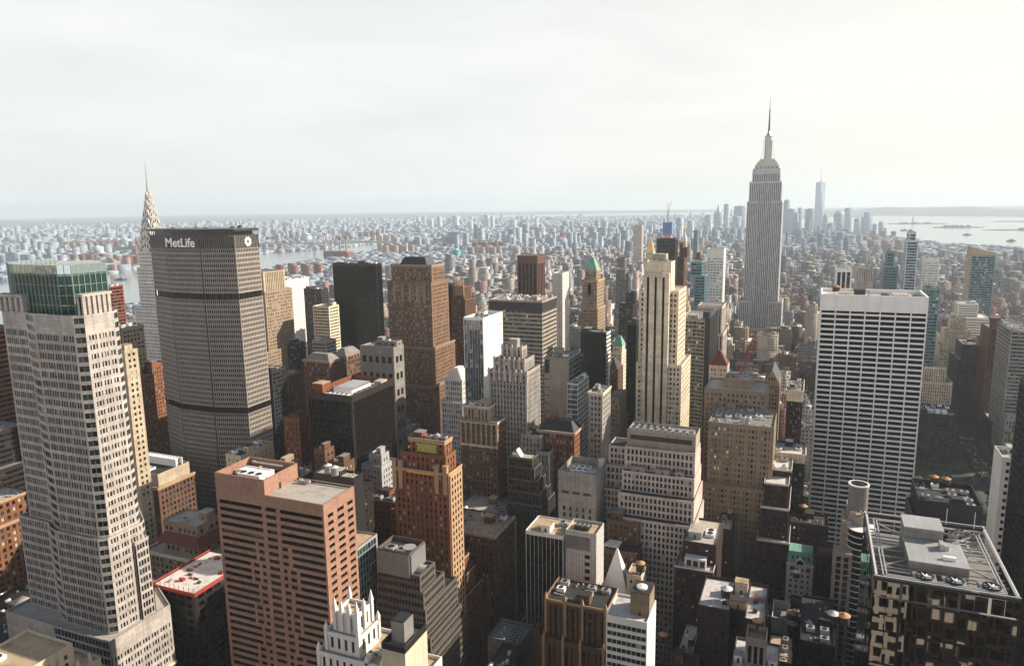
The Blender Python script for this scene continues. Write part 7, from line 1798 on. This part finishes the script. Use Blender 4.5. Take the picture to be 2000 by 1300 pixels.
def block_boxes(x0, x1, y0, y1, h, rg, tone, rt_, gear=True):
    """one ordinary building: body, perhaps a setback, parapet rim, roof house, tank and units, all resting on each other"""
    out = []
    cw, chh = 2.6 + rg.random() * 1.2, 3.4 + rg.random() * .5
    out.append((x0, x1, y0, y1, 0.1, h, tone, rt_, cw, chh))
    z = h; ax0, ax1, ay0, ay1 = x0, x1, y0, y1
    w, d = x1 - x0, y1 - y0
    if h > 34 and rg.random() < .5 and min(w, d) > 12:
        s_ = min(w, d) * (.1 + .1 * rg.random()); ax0, ax1, ay0, ay1 = x0 + s_, x1 - s_, y0 + s_, y1 - s_; z2 = h + 6 + rg.random() * h * .3
        out.append((ax0, ax1, ay0, ay1, h, z2, tone, rt_, cw, chh)); z = z2
    if not gear: return out
    B_ = 1000.0
    tw = .35; c2 = tuple(min(.8, c * 1.25) for c in tone)
    for (q0, q1, r0, r1) in ((ax0 - .05, ax1 + .05, ay0 - .05, ay0 + tw), (ax0 - .05, ax1 + .05, ay1 - tw, ay1 + .05), (ax0 - .05, ax0 + tw, ay0 + tw, ay1 - tw), (ax1 - tw, ax1 + .05, ay0 + tw, ay1 - tw)):
        out.append((q0, q1, r0, r1, z - .6, z + .9, c2, c2, B_, B_))
    w, d = ax1 - ax0, ay1 - ay0
    if w > 6 and d > 6:
        hw, hd = w * (.2 + .15 * rg.random()), d * (.2 + .2 * rg.random()); hx, hy = ax0 + 1 + (w - hw - 2) * rg.random(), ay0 + 1 + (d - hd - 2) * rg.random()
        out.append((hx, hx + hw, hy, hy + hd, z, z + 2.6 + 3 * rg.random(), tone, ROOFS[rg.randrange(6)], B_, B_))
        for k in range(int(2 + w * d / 90)):
            uw, ud = .8 + 2.2 * rg.random(), .8 + 2 * rg.random(); ux, uy = ax0 + .8 + (w - uw - 1.6) * rg.random(), ay0 + .8 + (d - ud - 1.6) * rg.random()
            if hx - uw < ux < hx + hw and hy - ud < uy < hy + hd: continue
            c = rg.choice([(.55, .54, .52), (.3, .3, .3), (.65, .62, .58), (.1, .1, .1)])
            out.append((ux, ux + uw, uy, uy + ud, z, z + .7 + 1.6 * rg.random(), c, c, B_, B_))
    return out

rg = random.Random(77)
CAND = []
def free(x0, x1, y0, y1, pad=1.0):
    for f in FOOT:
        if f[0] - pad < x1 and f[1] + pad > x0 and f[2] - pad < y1 and f[3] + pad > y0: return False
    return True
def shore(y):       # east edge of the island, from the river outline
    pts = [(-1500, 0), (-1560, 1431), (-1930, 2326), (-2070, 2671), (-2200, 3436)]
    for (xa, ya), (xb, yb) in zip(pts, pts[1:]):
        if ya <= y <= yb: return xa + (xb - xa) * (y - ya) / (yb - ya)
    return pts[-1][0]
for (x0, x1, y0, y1, i, j) in BLOCKS:
    ym = (y0 + y1) / 2
    if ym < 120: continue
    far_ = math.hypot((x0 + x1) / 2, ym)
    for (ra, rb_) in ((y0, ym - 1), (ym + 1, y1)):
        x = x0
        while x < x1 - 7:
            w = min(x1 - x, 9 + rg.random() ** 1.6 * 30)
            if x1 - (x + w) < 7: w = x1 - x
            d = (rb_ - ra) * (.72 + .28 * rg.random())
            ya, yb = (ra, ra + d) if ra == y0 else (rb_ - d, rb_)
            r = rg.random()
            if far_ < 700: h = 16 + 34 * r ** 1.3
            elif far_ < 1300: h = 16 + 42 * r ** 1.8 + (28 if rg.random() < .07 else 0)
            else: h = 13 + 30 * r ** 2 + (45 * rg.random() if rg.random() < .05 else 0)
            if x + w / 2 > 180 and far_ > 600: h = min(h, 62)
            if x < -1300: h = min(h, 20)
            if 176 < x < 215 and 480 < ym < 1000: h = min(h, 26)
            ti = rg.choice([0, 1, 2, 3, 4, 5, 6, 7, 2, 5, 0, 3]) if far_ > 700 else rg.choice([2, 5, 6, 5, 6, 3, 0, 2])
            if 40 < x + w and x < 152 and 485 < ym < 795: x += w; continue
            if free(x, x + w - .4, ya, yb): CAND.append((x, x + w - .4, ya, yb, h, ti, rg.randrange(6), rg.random()))
            else:
                # fit a narrower lot beside a named tower if there is room
                for fx in (.6, .35):
                    if w * fx > 7 and free(x, x + w * fx, ya, yb): CAND.append((x, x + w * fx, ya, yb, h, ti, rg.randrange(6), rg.random())); break
                    if w * fx > 7 and free(x + w * (1 - fx), x + w - .4, ya, yb): CAND.append((x + w * (1 - fx), x + w - .4, ya, yb, h, ti, rg.randrange(6), rg.random())); break
            x += w

# which of them the view shows largest: a coarse depth buffer over everything built so far
ZW, ZH = 512, 333
zb = np.zeros((ZH, ZW)); ib = np.full((ZH, ZW), -1, int)
Rv, Uv, Fv = np.array(rt), np.array(up), np.array(fw)
def to_px(P):
    D = P - np.array([0, 0, CAM_H]); z = D @ Fv
    return np.stack([(1000 + FOC * (D @ Rv) / z) * ZW / 2000, (650 - FOC * (D @ Uv) / z) * ZW / 2000, 1 / z], 1), z
def splat(b, idn):
    x0, x1, y0, y1, z0, z1 = b
    side = [(x1, y0), (x1, y1)] if x1 < 0 else [(x0, y1), (x0, y0)] if x0 > 0 else None
    qs = [[(x0, y0, z0), (x1, y0, z0), (x1, y0, z1), (x0, y0, z1)]]
    if side: qs.append([(*side[0], z0), (*side[1], z0), (*side[1], z1), (*side[0], z1)])
    if z1 < CAM_H: qs.append([(x0, y0, z1), (x1, y0, z1), (x1, y1, z1), (x0, y1, z1)])
    for q_ in qs:
        p, z = to_px(np.array(q_, float))
        if (z < 5).any(): continue
        xa, xb = int(max(0, math.floor(p[:, 0].min()))), int(min(ZW - 1, math.ceil(p[:, 0].max())))
        ya, yb = int(max(0, math.floor(p[:, 1].min()))), int(min(ZH - 1, math.ceil(p[:, 1].max())))
        if xa > xb or ya > yb: continue
        gx, gy = np.meshgrid(np.arange(xa, xb + 1) + .5, np.arange(ya, yb + 1) + .5)
        ar = 0
        for k in range(4):
            a_, c_ = p[k], p[(k + 1) % 4]; ar += a_[0] * c_[1] - c_[0] * a_[1]
        ins = np.ones(gx.shape, bool)
        for k in range(4):
            a_, c_ = p[k], p[(k + 1) % 4]; e = (c_[0] - a_[0]) * (gy - a_[1]) - (c_[1] - a_[1]) * (gx - a_[0]); ins &= (e * ar >= 0)
        if not ins.any(): continue
        A_ = np.c_[p[:, :2], np.ones(4)]; co_ = np.linalg.lstsq(A_, p[:, 2], rcond=None)[0]
        iz = co_[0] * gx + co_[1] * gy + co_[2]
        sl = (slice(ya, yb + 1), slice(xa, xb + 1)); m_ = ins & (iz > zb[sl])
        zb[sl] = np.where(m_, iz, zb[sl]); ib[sl] = np.where(m_, idn, ib[sl])
for b in HB: splat(b, -1)
for k, c in enumerate(CAND): splat((c[0], c[1], c[2], c[3], 0, c[4]), k)
cnt = np.bincount(ib[ib >= 0], minlength=len(CAND))
order = np.argsort(-cnt)
N_SINGLE = 185
single = [int(k) for k in order[:N_SINGLE] if cnt[k] > 0]
sset = set(single)
def where(px, py, d):
    if d < 520: return "deep in the shaded streets at the foot of the near towers"
    if px < 560: return "low beyond the dark lettered slab"
    if px < 900: return "below the river, behind the black tower and the brown brick skyscraper"
    if px < 1240: return "between the brown brick skyscraper and the striped beige tower"
    if px < 1440: return "between the striped beige tower and the tallest spired tower"
    if px < 1620: return "in the crowded low streets left of the white grid tower"
    return "beyond the white grid tower on the right"
GROUPS = {}
stuff = []
for k, c in enumerate(CAND):
    x0, x1, y0, y1, h, ti, ri, q_ = c
    r2 = random.Random(int(q_ * 1e6)); k_ = .8 + .4 * r2.random(); tn = tuple(t * k_ for t in TONES[ti][1])
    dist = math.hypot(x0, y0)
    f_ = max(0, min(.55, (dist - 1100) / 4200)); tn = tuple(t * (1 - f_) + c_ * f_ for t, c_ in zip(tn, (.33, .385, .47)))  # distance haze mixed into the wall tone as pale blue
    if dist < 620: tn = tuple(t * .3 for t in tn)  # near walls darkened: street canyon shade put into their colour
    RTN = tuple(t * (.22 if dist < 620 and ri not in (3,) else 1) for t in ROOFS[ri])  # near roofs darkened the same way, white ones excepted
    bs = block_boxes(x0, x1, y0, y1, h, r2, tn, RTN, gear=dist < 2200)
    if k in sset:
        p, z = to_px(np.array([[(x0 + x1) / 2, y0, h]])); px = p[0, 0] * 2000 / ZW
        size = "low" if h < 26 else "mid-height" if h < 44 else "taller"
        roof = ["pale", "grey", "dark", "white", "sandy", "black"][ri]
        lab = f"{size} {TONES[ti][0]} block with {roof} roof {where(px, 0, dist)}"
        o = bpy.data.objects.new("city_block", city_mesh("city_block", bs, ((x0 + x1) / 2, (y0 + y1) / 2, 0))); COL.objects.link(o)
        o.location = ((x0 + x1) / 2, (y0 + y1) / 2, 0)
        tag(o, " ".join(lab.split()[:16]), "building", lab.split(" roof ")[1] if " roof " in lab else "city blocks")
    else: stuff += bs

# the city carries on behind the viewpoint: it shades the streets and shows in the mirror glass
rg = random.Random(31)
for i in range(len(AVE) - 1):
    for j in range(11):
        x = AVE[i] + 15; y = -62 - 80.3 * j
        while x < AVE[i + 1] - 25:
            w = 22 + 30 * rg.random(); h = 55 + 120 * rg.random() ** 1.3
            if not (x < 160 and x + w > -130 and j == 0):
                tn = TONES[rg.choice([0, 1, 3, 5, 6, 0])][1]; stuff.append((x, min(x + w, AVE[i + 1] - 15), y - 58, y, 0, h if j else min(h, 120), tn, ROOFS[1], 3.2, 3.7))
            x += w + 1
# far districts: across the river, downtown and on to the horizon
def inside(poly, x, y):
    r = False; n = len(poly)
    for i in range(n):
        xa, ya = poly[i]; xb, yb = poly[(i + 1) % n]
        if (ya > y) != (yb > y) and x < (xb - xa) * (y - ya) / (yb - ya) + xa: r = not r
    return r
rg = random.Random(5)
cand = []
PARKS = [(-4300, 3600, 420, 260), (-5600, 5200, 600, 330), (-3900, 6400, 380, 260), (-2500, 7600, 420, 300), (-7200, 4300, 700, 330), (-1500, 4700, 160, 120), (-300, 3900, 170, 110), (-5000, 8200, 800, 420), (-8800, 7400, 900, 420)]
for px_, py_, a_, b_ in PARKS: sheet("parkland", [[(px_ + a_ * math.cos(2 * math.pi * k / 20), py_ + b_ * math.sin(2 * math.pi * k / 20)) for k in range(20)]], .2, "park_green")
for k in range(40000):
    az = R(-66 + 84 * rg.random()); d = 1500 * (15000 / 1500) ** (rg.random() ** .9)
    x, y = d * math.sin(az), d * math.cos(az)
    # every district has its own street grid: snap the lot to a block row of that grid
    si, sj = int((az + 2) * 7), int(math.log(d) * 3.2)
    r2 = random.Random(si * 131 + sj); ga = r2.random() * 1.5; pu, pv = 170 + 130 * r2.random(), 78 + 30 * r2.random(); gc, gs = math.cos(ga), math.sin(ga)
    u_, v_ = x * gc + y * gs, -x * gs + y * gc
    fu, fv = u_ % pu, v_ % pv
    if fu < 26: u_ += 26
    v_ = v_ - fv + (pv * .3 if fv < pv / 2 else pv * .72)
    x, y = u_ * gc - v_ * gs, u_ * gs + v_ * gc
    if -1470 < x < 1215 and y < 3560: continue
    if inside(EAST_RIVER, x, y) or inside(BAY, x, y): continue
    if any((x - px_) ** 2 / (a_ * a_) + (y - py_) ** 2 / (b_ * b_) < 1 for px_, py_, a_, b_ in PARKS): continue
    if y > 9000 and x > -1200: continue
    s_ = 7 + d * .0022
    w, dd = s_ * (1 + 1.5 * rg.random()), s_ * (1 + 1.5 * rg.random())
    h = 7 + 9 * rg.random() + (d * .0006)
    r = rg.random()
    down = -2300 < x < 700 and 3500 < y < 7500
    if down: h += 8 + 14 * rg.random()
    if rg.random() < .12: w *= 2.6; dd *= 1.8; h = 6 + 5 * rg.random()
    if r < .05: h += 22 + 40 * rg.random(); w *= .8; dd *= .8
    elif r < .06 and down: h += 50 + 50 * rg.random()
    if x > 250 and y > 2800: h = min(h, 13)
    if -2400 < x < -1400 and 1300 < y < 3700: h = min(h, 15)
    if -3400 < x < -2300 and y > 1700: h = min(h, 30)
    ti = rg.choice([0, 1, 2, 3, 4, 7, 7, 1, 4, 3, 2, 7])
    k_ = .8 + .4 * rg.random(); g_ = sum(TONES[ti][1]) / 3; f_ = min(.94, .4 + d / 7000); tn = tuple(((t * .5 + g_ * .5) * (1 - f_) + c_ * f_) * k_ for t, c_ in zip(TONES[ti][1], (.33, .385, .47)))  # wall tone fades to pale blue with distance: haze painted in
    cand.append((x - w / 2, x + w / 2, y - dd / 2, y + dd / 2, 0, h, tn, tuple(r_ * (1 - f_) + c_ * f_ for r_, c_ in zip(ROOFS[rg.randrange(6)], (.37, .42, .50))), 3.5 if d < 5000 else 6.0, 3.6 if d < 5000 else 6.0))  # roof tones carry the same painted haze
# housing estates: rows of equal slabs
for k in range(60):
    az = R(-55 + 60 * rg.random()); d = 2300 + 4200 * rg.random(); x, y = d * math.sin(az), d * math.cos(az)
    k_ = .85 + .3 * rg.random(); tn = tuple(t * k_ for t in TONES[rg.choice([2, 7, 0, 2])][1]); h = 34 + 22 * rg.random()
    for i in range(3):
        for j in range(2):
            bx, by = x + i * 62, y + j * 70
            if -1470 < bx < 1215 and by < 3560: continue
            if inside(EAST_RIVER, bx, by) or inside(BAY, bx, by): continue
            cand.append((bx, bx + 32, by, by + 14, 0, h, tn, ROOFS[0], 3.2, 3.2))
stuff += cand
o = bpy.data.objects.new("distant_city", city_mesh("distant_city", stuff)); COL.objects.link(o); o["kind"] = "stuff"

# ------------------------------------------------------------------ hazy downtown and riverside towers, each a thing
def hazy(name, label, x0, x1, y, z, d=40, tone=(.52,.60,.69), top=None, group=None, z2=None):  # default tone holds distance haze as a pale blue
    bs = [(x0, x1, y, y + d, 0, z, tone, tone, 4.5, 4.0)]
    w = x1 - x0
    if top == "step": bs.append((x0 + w * .22, x1 - w * .22, y + d * .2, y + d * .8, z, z + w * .5, tone, tone, 4.5, 4.0))
    cxm, cym = (x0 + x1) / 2, y + d / 2
    t = thing(name, label, "tower", (cxm, cym, 0), group)
    o = bpy.data.objects.new("body", city_mesh("body", bs, (cxm, cym, 0))); COL.objects.link(o); o.parent = t
    a = M()
    if top == "spire": a.cyl(cxm, cym, w * .35, .5, z, z + w * 1.1, 6)
    elif top == "dome": a.cyl(cxm, cym, w * .5, w * .36, z, z + w * .2, 12); a.cyl(cxm, cym, w * .36, .5, z + w * .2, z + w * .36, 12)
    elif top == "pyramid": a.prism([(x0, y), (x1, y), (x1, y + d), (x0, y + d)], z, z + w * .5, 0, [(cxm - .5, cym - .5), (cxm + .5, cym - .5), (cxm + .5, cym + .5), (cxm - .5, cym + .5)])
    elif top != "step": a.box(x0 + w * .25, x1 - w * .3, y + d * .2, y + d * .7, z, z + 6)
    if a.v: a.build("crown", "haze_glass", t)
    return t
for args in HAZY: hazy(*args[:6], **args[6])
x0, x1, y = WTC_X
wt_ = thing("glass_obelisk", "tallest hazy tapering glass tower of the downtown cluster, needle mast on top", "skyscraper", ((x0 + x1) / 2, y + 30, 0))
xc, yc, hw = (x0 + x1) / 2, y + 30, (x1 - x0) / 2
a = M(); zt = WTC_Z[0]
sq = [(xc - hw, yc - hw), (xc + hw, yc - hw), (xc + hw, yc + hw), (xc - hw, yc + hw)]
dm = [(xc, yc - hw), (xc + hw, yc), (xc, yc + hw), (xc - hw, yc)]
a.prism(sq, 0, 56)
vs = [(p[0], p[1], 56) for p in sq] + [(p[0], p[1], zt) for p in dm]
a.add(vs, [(0, 1, 4), (1, 5, 4), (1, 2, 5), (2, 6, 5), (2, 3, 6), (3, 7, 6), (3, 0, 7), (0, 4, 7), (4, 5, 6, 7)])
a.build("body", "haze_glass", wt_)
a = M(); a.cyl(xc, yc, 9, 9, zt, zt + 8, 12); a.cyl(xc, yc, 2.4, .5, zt + 8, WTC_Z[1], 8); a.build("mast", "haze_glass", wt_)

# suspension bridge over the river and the four-chimney power station before it
bd = thing("suspension_bridge", "hazy steel suspension bridge crossing the river strip in the distance", "bridge", (-2650, 3900, 0))
A_, B_ = Vector((-2950, 3800, 0)), Vector((-2330, 4030, 0))
dr_ = (B_ - A_).normalized()
a = M(); P0 = A_ - dr_ * 900; P1 = B_ + dr_ * 500; a.bar(P0 + Vector((0, 0, 41)), P1 + Vector((0, 0, 41)), 5); 
for k in range(34):
    p = P0.lerp(P1, k / 33)
    if not (0 < (p - A_).dot(dr_) < (B_ - A_).length): a.bar(p, p + Vector((0, 0, 40)), 2.5)
a.build("deck", "galvanised", bd)
for T_ in (A_ + dr_ * 40, B_ - dr_ * 40):
    a = M(); nrm_ = Vector((-dr_.y, dr_.x, 0))
    for s_ in (-1, 1): a.bar(T_ + nrm_ * 14 * s_, T_ + nrm_ * 10 * s_ + Vector((0, 0, 100)), 4)
    for z in (55, 75, 97): a.bar(T_ - nrm_ * 12 + Vector((0, 0, z)), T_ + nrm_ * 12 + Vector((0, 0, z)), 2.5)
    a.build("tower", "galvanised", bd)
for s_ in (-1, 1):
    a = M(); nrm_ = Vector((-dr_.y, dr_.x, 0)) * 11 * s_; TA, TB = A_ + dr_ * 40, B_ - dr_ * 40; pts = []
    for k in range(25):
        f = k / 24; p = TA.lerp(TB, f) + nrm_; p.z = 48 + 50 * (2 * f - 1) ** 2; pts.append(p)
    pts = [TA - dr_ * 250 + nrm_ + Vector((0, 0, 45))] + pts + [TB + dr_ * 250 + nrm_ + Vector((0, 0, 45))]
    for p, q_ in zip(pts, pts[1:]): a.bar(p, q_, 1.6)
    a.build("cable", "galvanised", bd)
ps = thing("power_station", "red brick power station hall on the river bank below the four chimneys", "building", (-2250, 3130, 0))
a = M(); a.box(-2330, -2180, 3120, 3170, 0, 34); a.build("hall", "brick_red", ps)
a = M(); a.box(-2320, -2190, 3125, 3165, 34, 40); a.build("roof", "roof_grey", ps)
for k, (x, lab) in enumerate(zip((-2372, -2330, -2275, -2236), ("leftmost of four striped power station chimneys on the river", "second of the four power station chimneys from the left, on the river", "third of the four power station chimneys from the left", "rightmost of the four power station chimneys by the river"))):
    t = thing("chimney_stack", lab, "chimney", (x, 3190, 0), "power station chimneys")
    a = M(); a.cyl(x, 3190, 5.5, 4, 0, 92, 12); a.build("shaft", "brick_tan" if k < 2 else "limestone_grey", t)
    a = M(); a.cyl(x, 3190, 4.3, 4.1, 92, 112, 12); a.build("cap_band", "white_paint" if k < 2 else "dark_metal", t)

# small trees along the wide avenue beside the park
def leaf_clump(nm, r_, h_, n, sd):
    rg = random.Random(sd); a = M()
    for k in range(n):
        t0, ph, q_ = rg.random() * 6.283, math.acos(2 * rg.random() - 1), r_ * (.45 + .55 * rg.random())
        x, y, z = q_ * math.sin(ph) * math.cos(t0), q_ * math.sin(ph) * math.sin(t0), h_ + q_ * .8 * math.cos(ph)
        s_ = .35 + .4 * rg.random(); d1 = Vector((rg.random() - .5, rg.random() - .5, rg.random() - .5)).normalized() * s_; d2 = d1.cross(Vector((rg.random() - .5, rg.random() - .5, rg.random() - .5))).normalized() * s_
        c = Vector((x, y, z)); a.add([c + d1, c + d2, c - d1, c - d2], [(0, 1, 2, 3)])
    return a.mesh(nm, ["park_green"])
def trunk_mesh(h_):
    a = M(); a.cyl(0, 0, .28, .16, 0, h_, 7)
    for k in range(5): a.bar((0, 0, h_ * (.55 + .08 * k)), (1.6 * math.cos(k * 1.3), 1.6 * math.sin(k * 1.3), h_ * (.85 + .08 * k)), .07)
    return a.mesh("trunk", ["wood_tank"])
CR = [leaf_clump("crown", 3.2, 7.5, 260, 1), leaf_clump("crown", 2.7, 6.6, 220, 2)]; TRK = trunk_mesh(6.5)
sheet("park_lawn", [[(78, 500), (148, 500), (148, 790), (78, 790)]], .19, "park_green")
rg = random.Random(3)
for k in range(86):
    if k < 26: x, y = (151.5 if k % 2 else 178.2) + rg.random(), 600 + (k // 2) * 22 + 6 * rg.random()
    else: x, y = 82 + ((k - 26) % 6) * 11 + 4 * rg.random(), 510 + ((k - 26) // 6) * 28 + 8 * rg.random()
    t = thing("street_tree", "small dark street tree lining the wide avenue at the right" if k < 26 else "small dark tree in the park beside the wide avenue at the right", "tree", (x, y, .18), "street trees on the wide avenue" if k < 26 else "park trees beside the wide avenue")
    for nm, me in (("trunk", TRK), ("crown", CR[k % 2])):
        o = bpy.data.objects.new(nm, me); COL.objects.link(o); o.parent = t; o.rotation_euler = (0, 0, rg.random() * 6)

# ------------------------------------------------------------------ traffic on the avenues
def car_mesh(mat):
    a = M()
    a.prism([(-.9, -2.2), (.9, -2.2), (.9, 2.2), (-.9, 2.2)], .35, .95, 0, [(-.85, -2.15), (.85, -2.15), (.85, 2.1), (-.85, 2.1)])
    a.prism([(-.8, -1.5), (.8, -1.5), (.8, 1.0), (-.8, 1.0)], .95, 1.5, 1, [(-.66, -1.0), (.66, -1.0), (.66, .55), (-.66, .55)])
    a.box(-.64, .64, -.98, .53, 1.5, 1.53, 0)
    for x in (-.86, .86):
        for y in (-1.4, 1.4):
            p = [(y + .33 * math.cos(2 * math.pi * k / 8), .34 + .33 * math.sin(2 * math.pi * k / 8)) for k in range(8)]
            a.add([(x - .1, q_[0], q_[1]) for q_ in p] + [(x + .1, q_[0], q_[1]) for q_ in p], [tuple(range(8)), tuple(range(15, 7, -1))] + [(k, (k + 1) % 8, (k + 1) % 8 + 8, k + 8) for k in range(8)], 2)
    return a.mesh("car", [mat, "pane_dark", "tyre"])
CARS = {c: car_mesh("car_" + c) for c in ("white", "yellow", "dark", "red")}
rg = random.Random(12)
for (X, ya, yb, n, nm) in ((165, 640, 900, 64, "wide avenue at the right"), (-145, 330, 470, 16, "dark avenue below the old corniced block")):
    used = []
    for k in range(n):
        for tr in range(20):
            x, y = X + rg.choice([-6.8, -3.4, 0, 3.4, 6.8]) + .2 * rg.random(), ya + (yb - ya) * rg.random()
            if all(abs(x - u[0]) > 2 or abs(y - u[1]) > 6 for u in used): break
        else: continue
        used.append((x, y)); c = rg.choice(["white", "yellow", "dark", "white", "dark", "red", "yellow"])
        o = bpy.data.objects.new("car", CARS[c]); COL.objects.link(o); o.location = (x, y, .056)
        tag(o, f"{'black' if c == 'dark' else c} car in the traffic on the {nm}", "car", f"{c} cars on the {nm}")

# ------------------------------------------------------------------ haze: one closed box of even pale air round the whole scene
hz = bpy.data.materials.new("haze"); hz.use_nodes = True
nt = hz.node_tree; nt.nodes.clear()
ho = nt.nodes.new("ShaderNodeOutputMaterial"); hv = nt.nodes.new("ShaderNodeVolumePrincipled")
hv.inputs["Color"].default_value = HAZE_COLOR; hv.inputs["Density"].default_value = HAZE_DENSITY; hv.inputs["Anisotropy"].default_value = HAZE_ANISO
nt.links.new(hv.outputs["Volume"], ho.inputs["Volume"])
MAT["haze"] = hz
a = M(); a.box(-GX - 50, GX * .72 + 50, -1250, GX + 50, -1.0, 470)
hb = a.build("haze", "haze", None, kind="stuff")
for o in list(bpy.data.objects):
    if "_o" in o: del o["_o"]
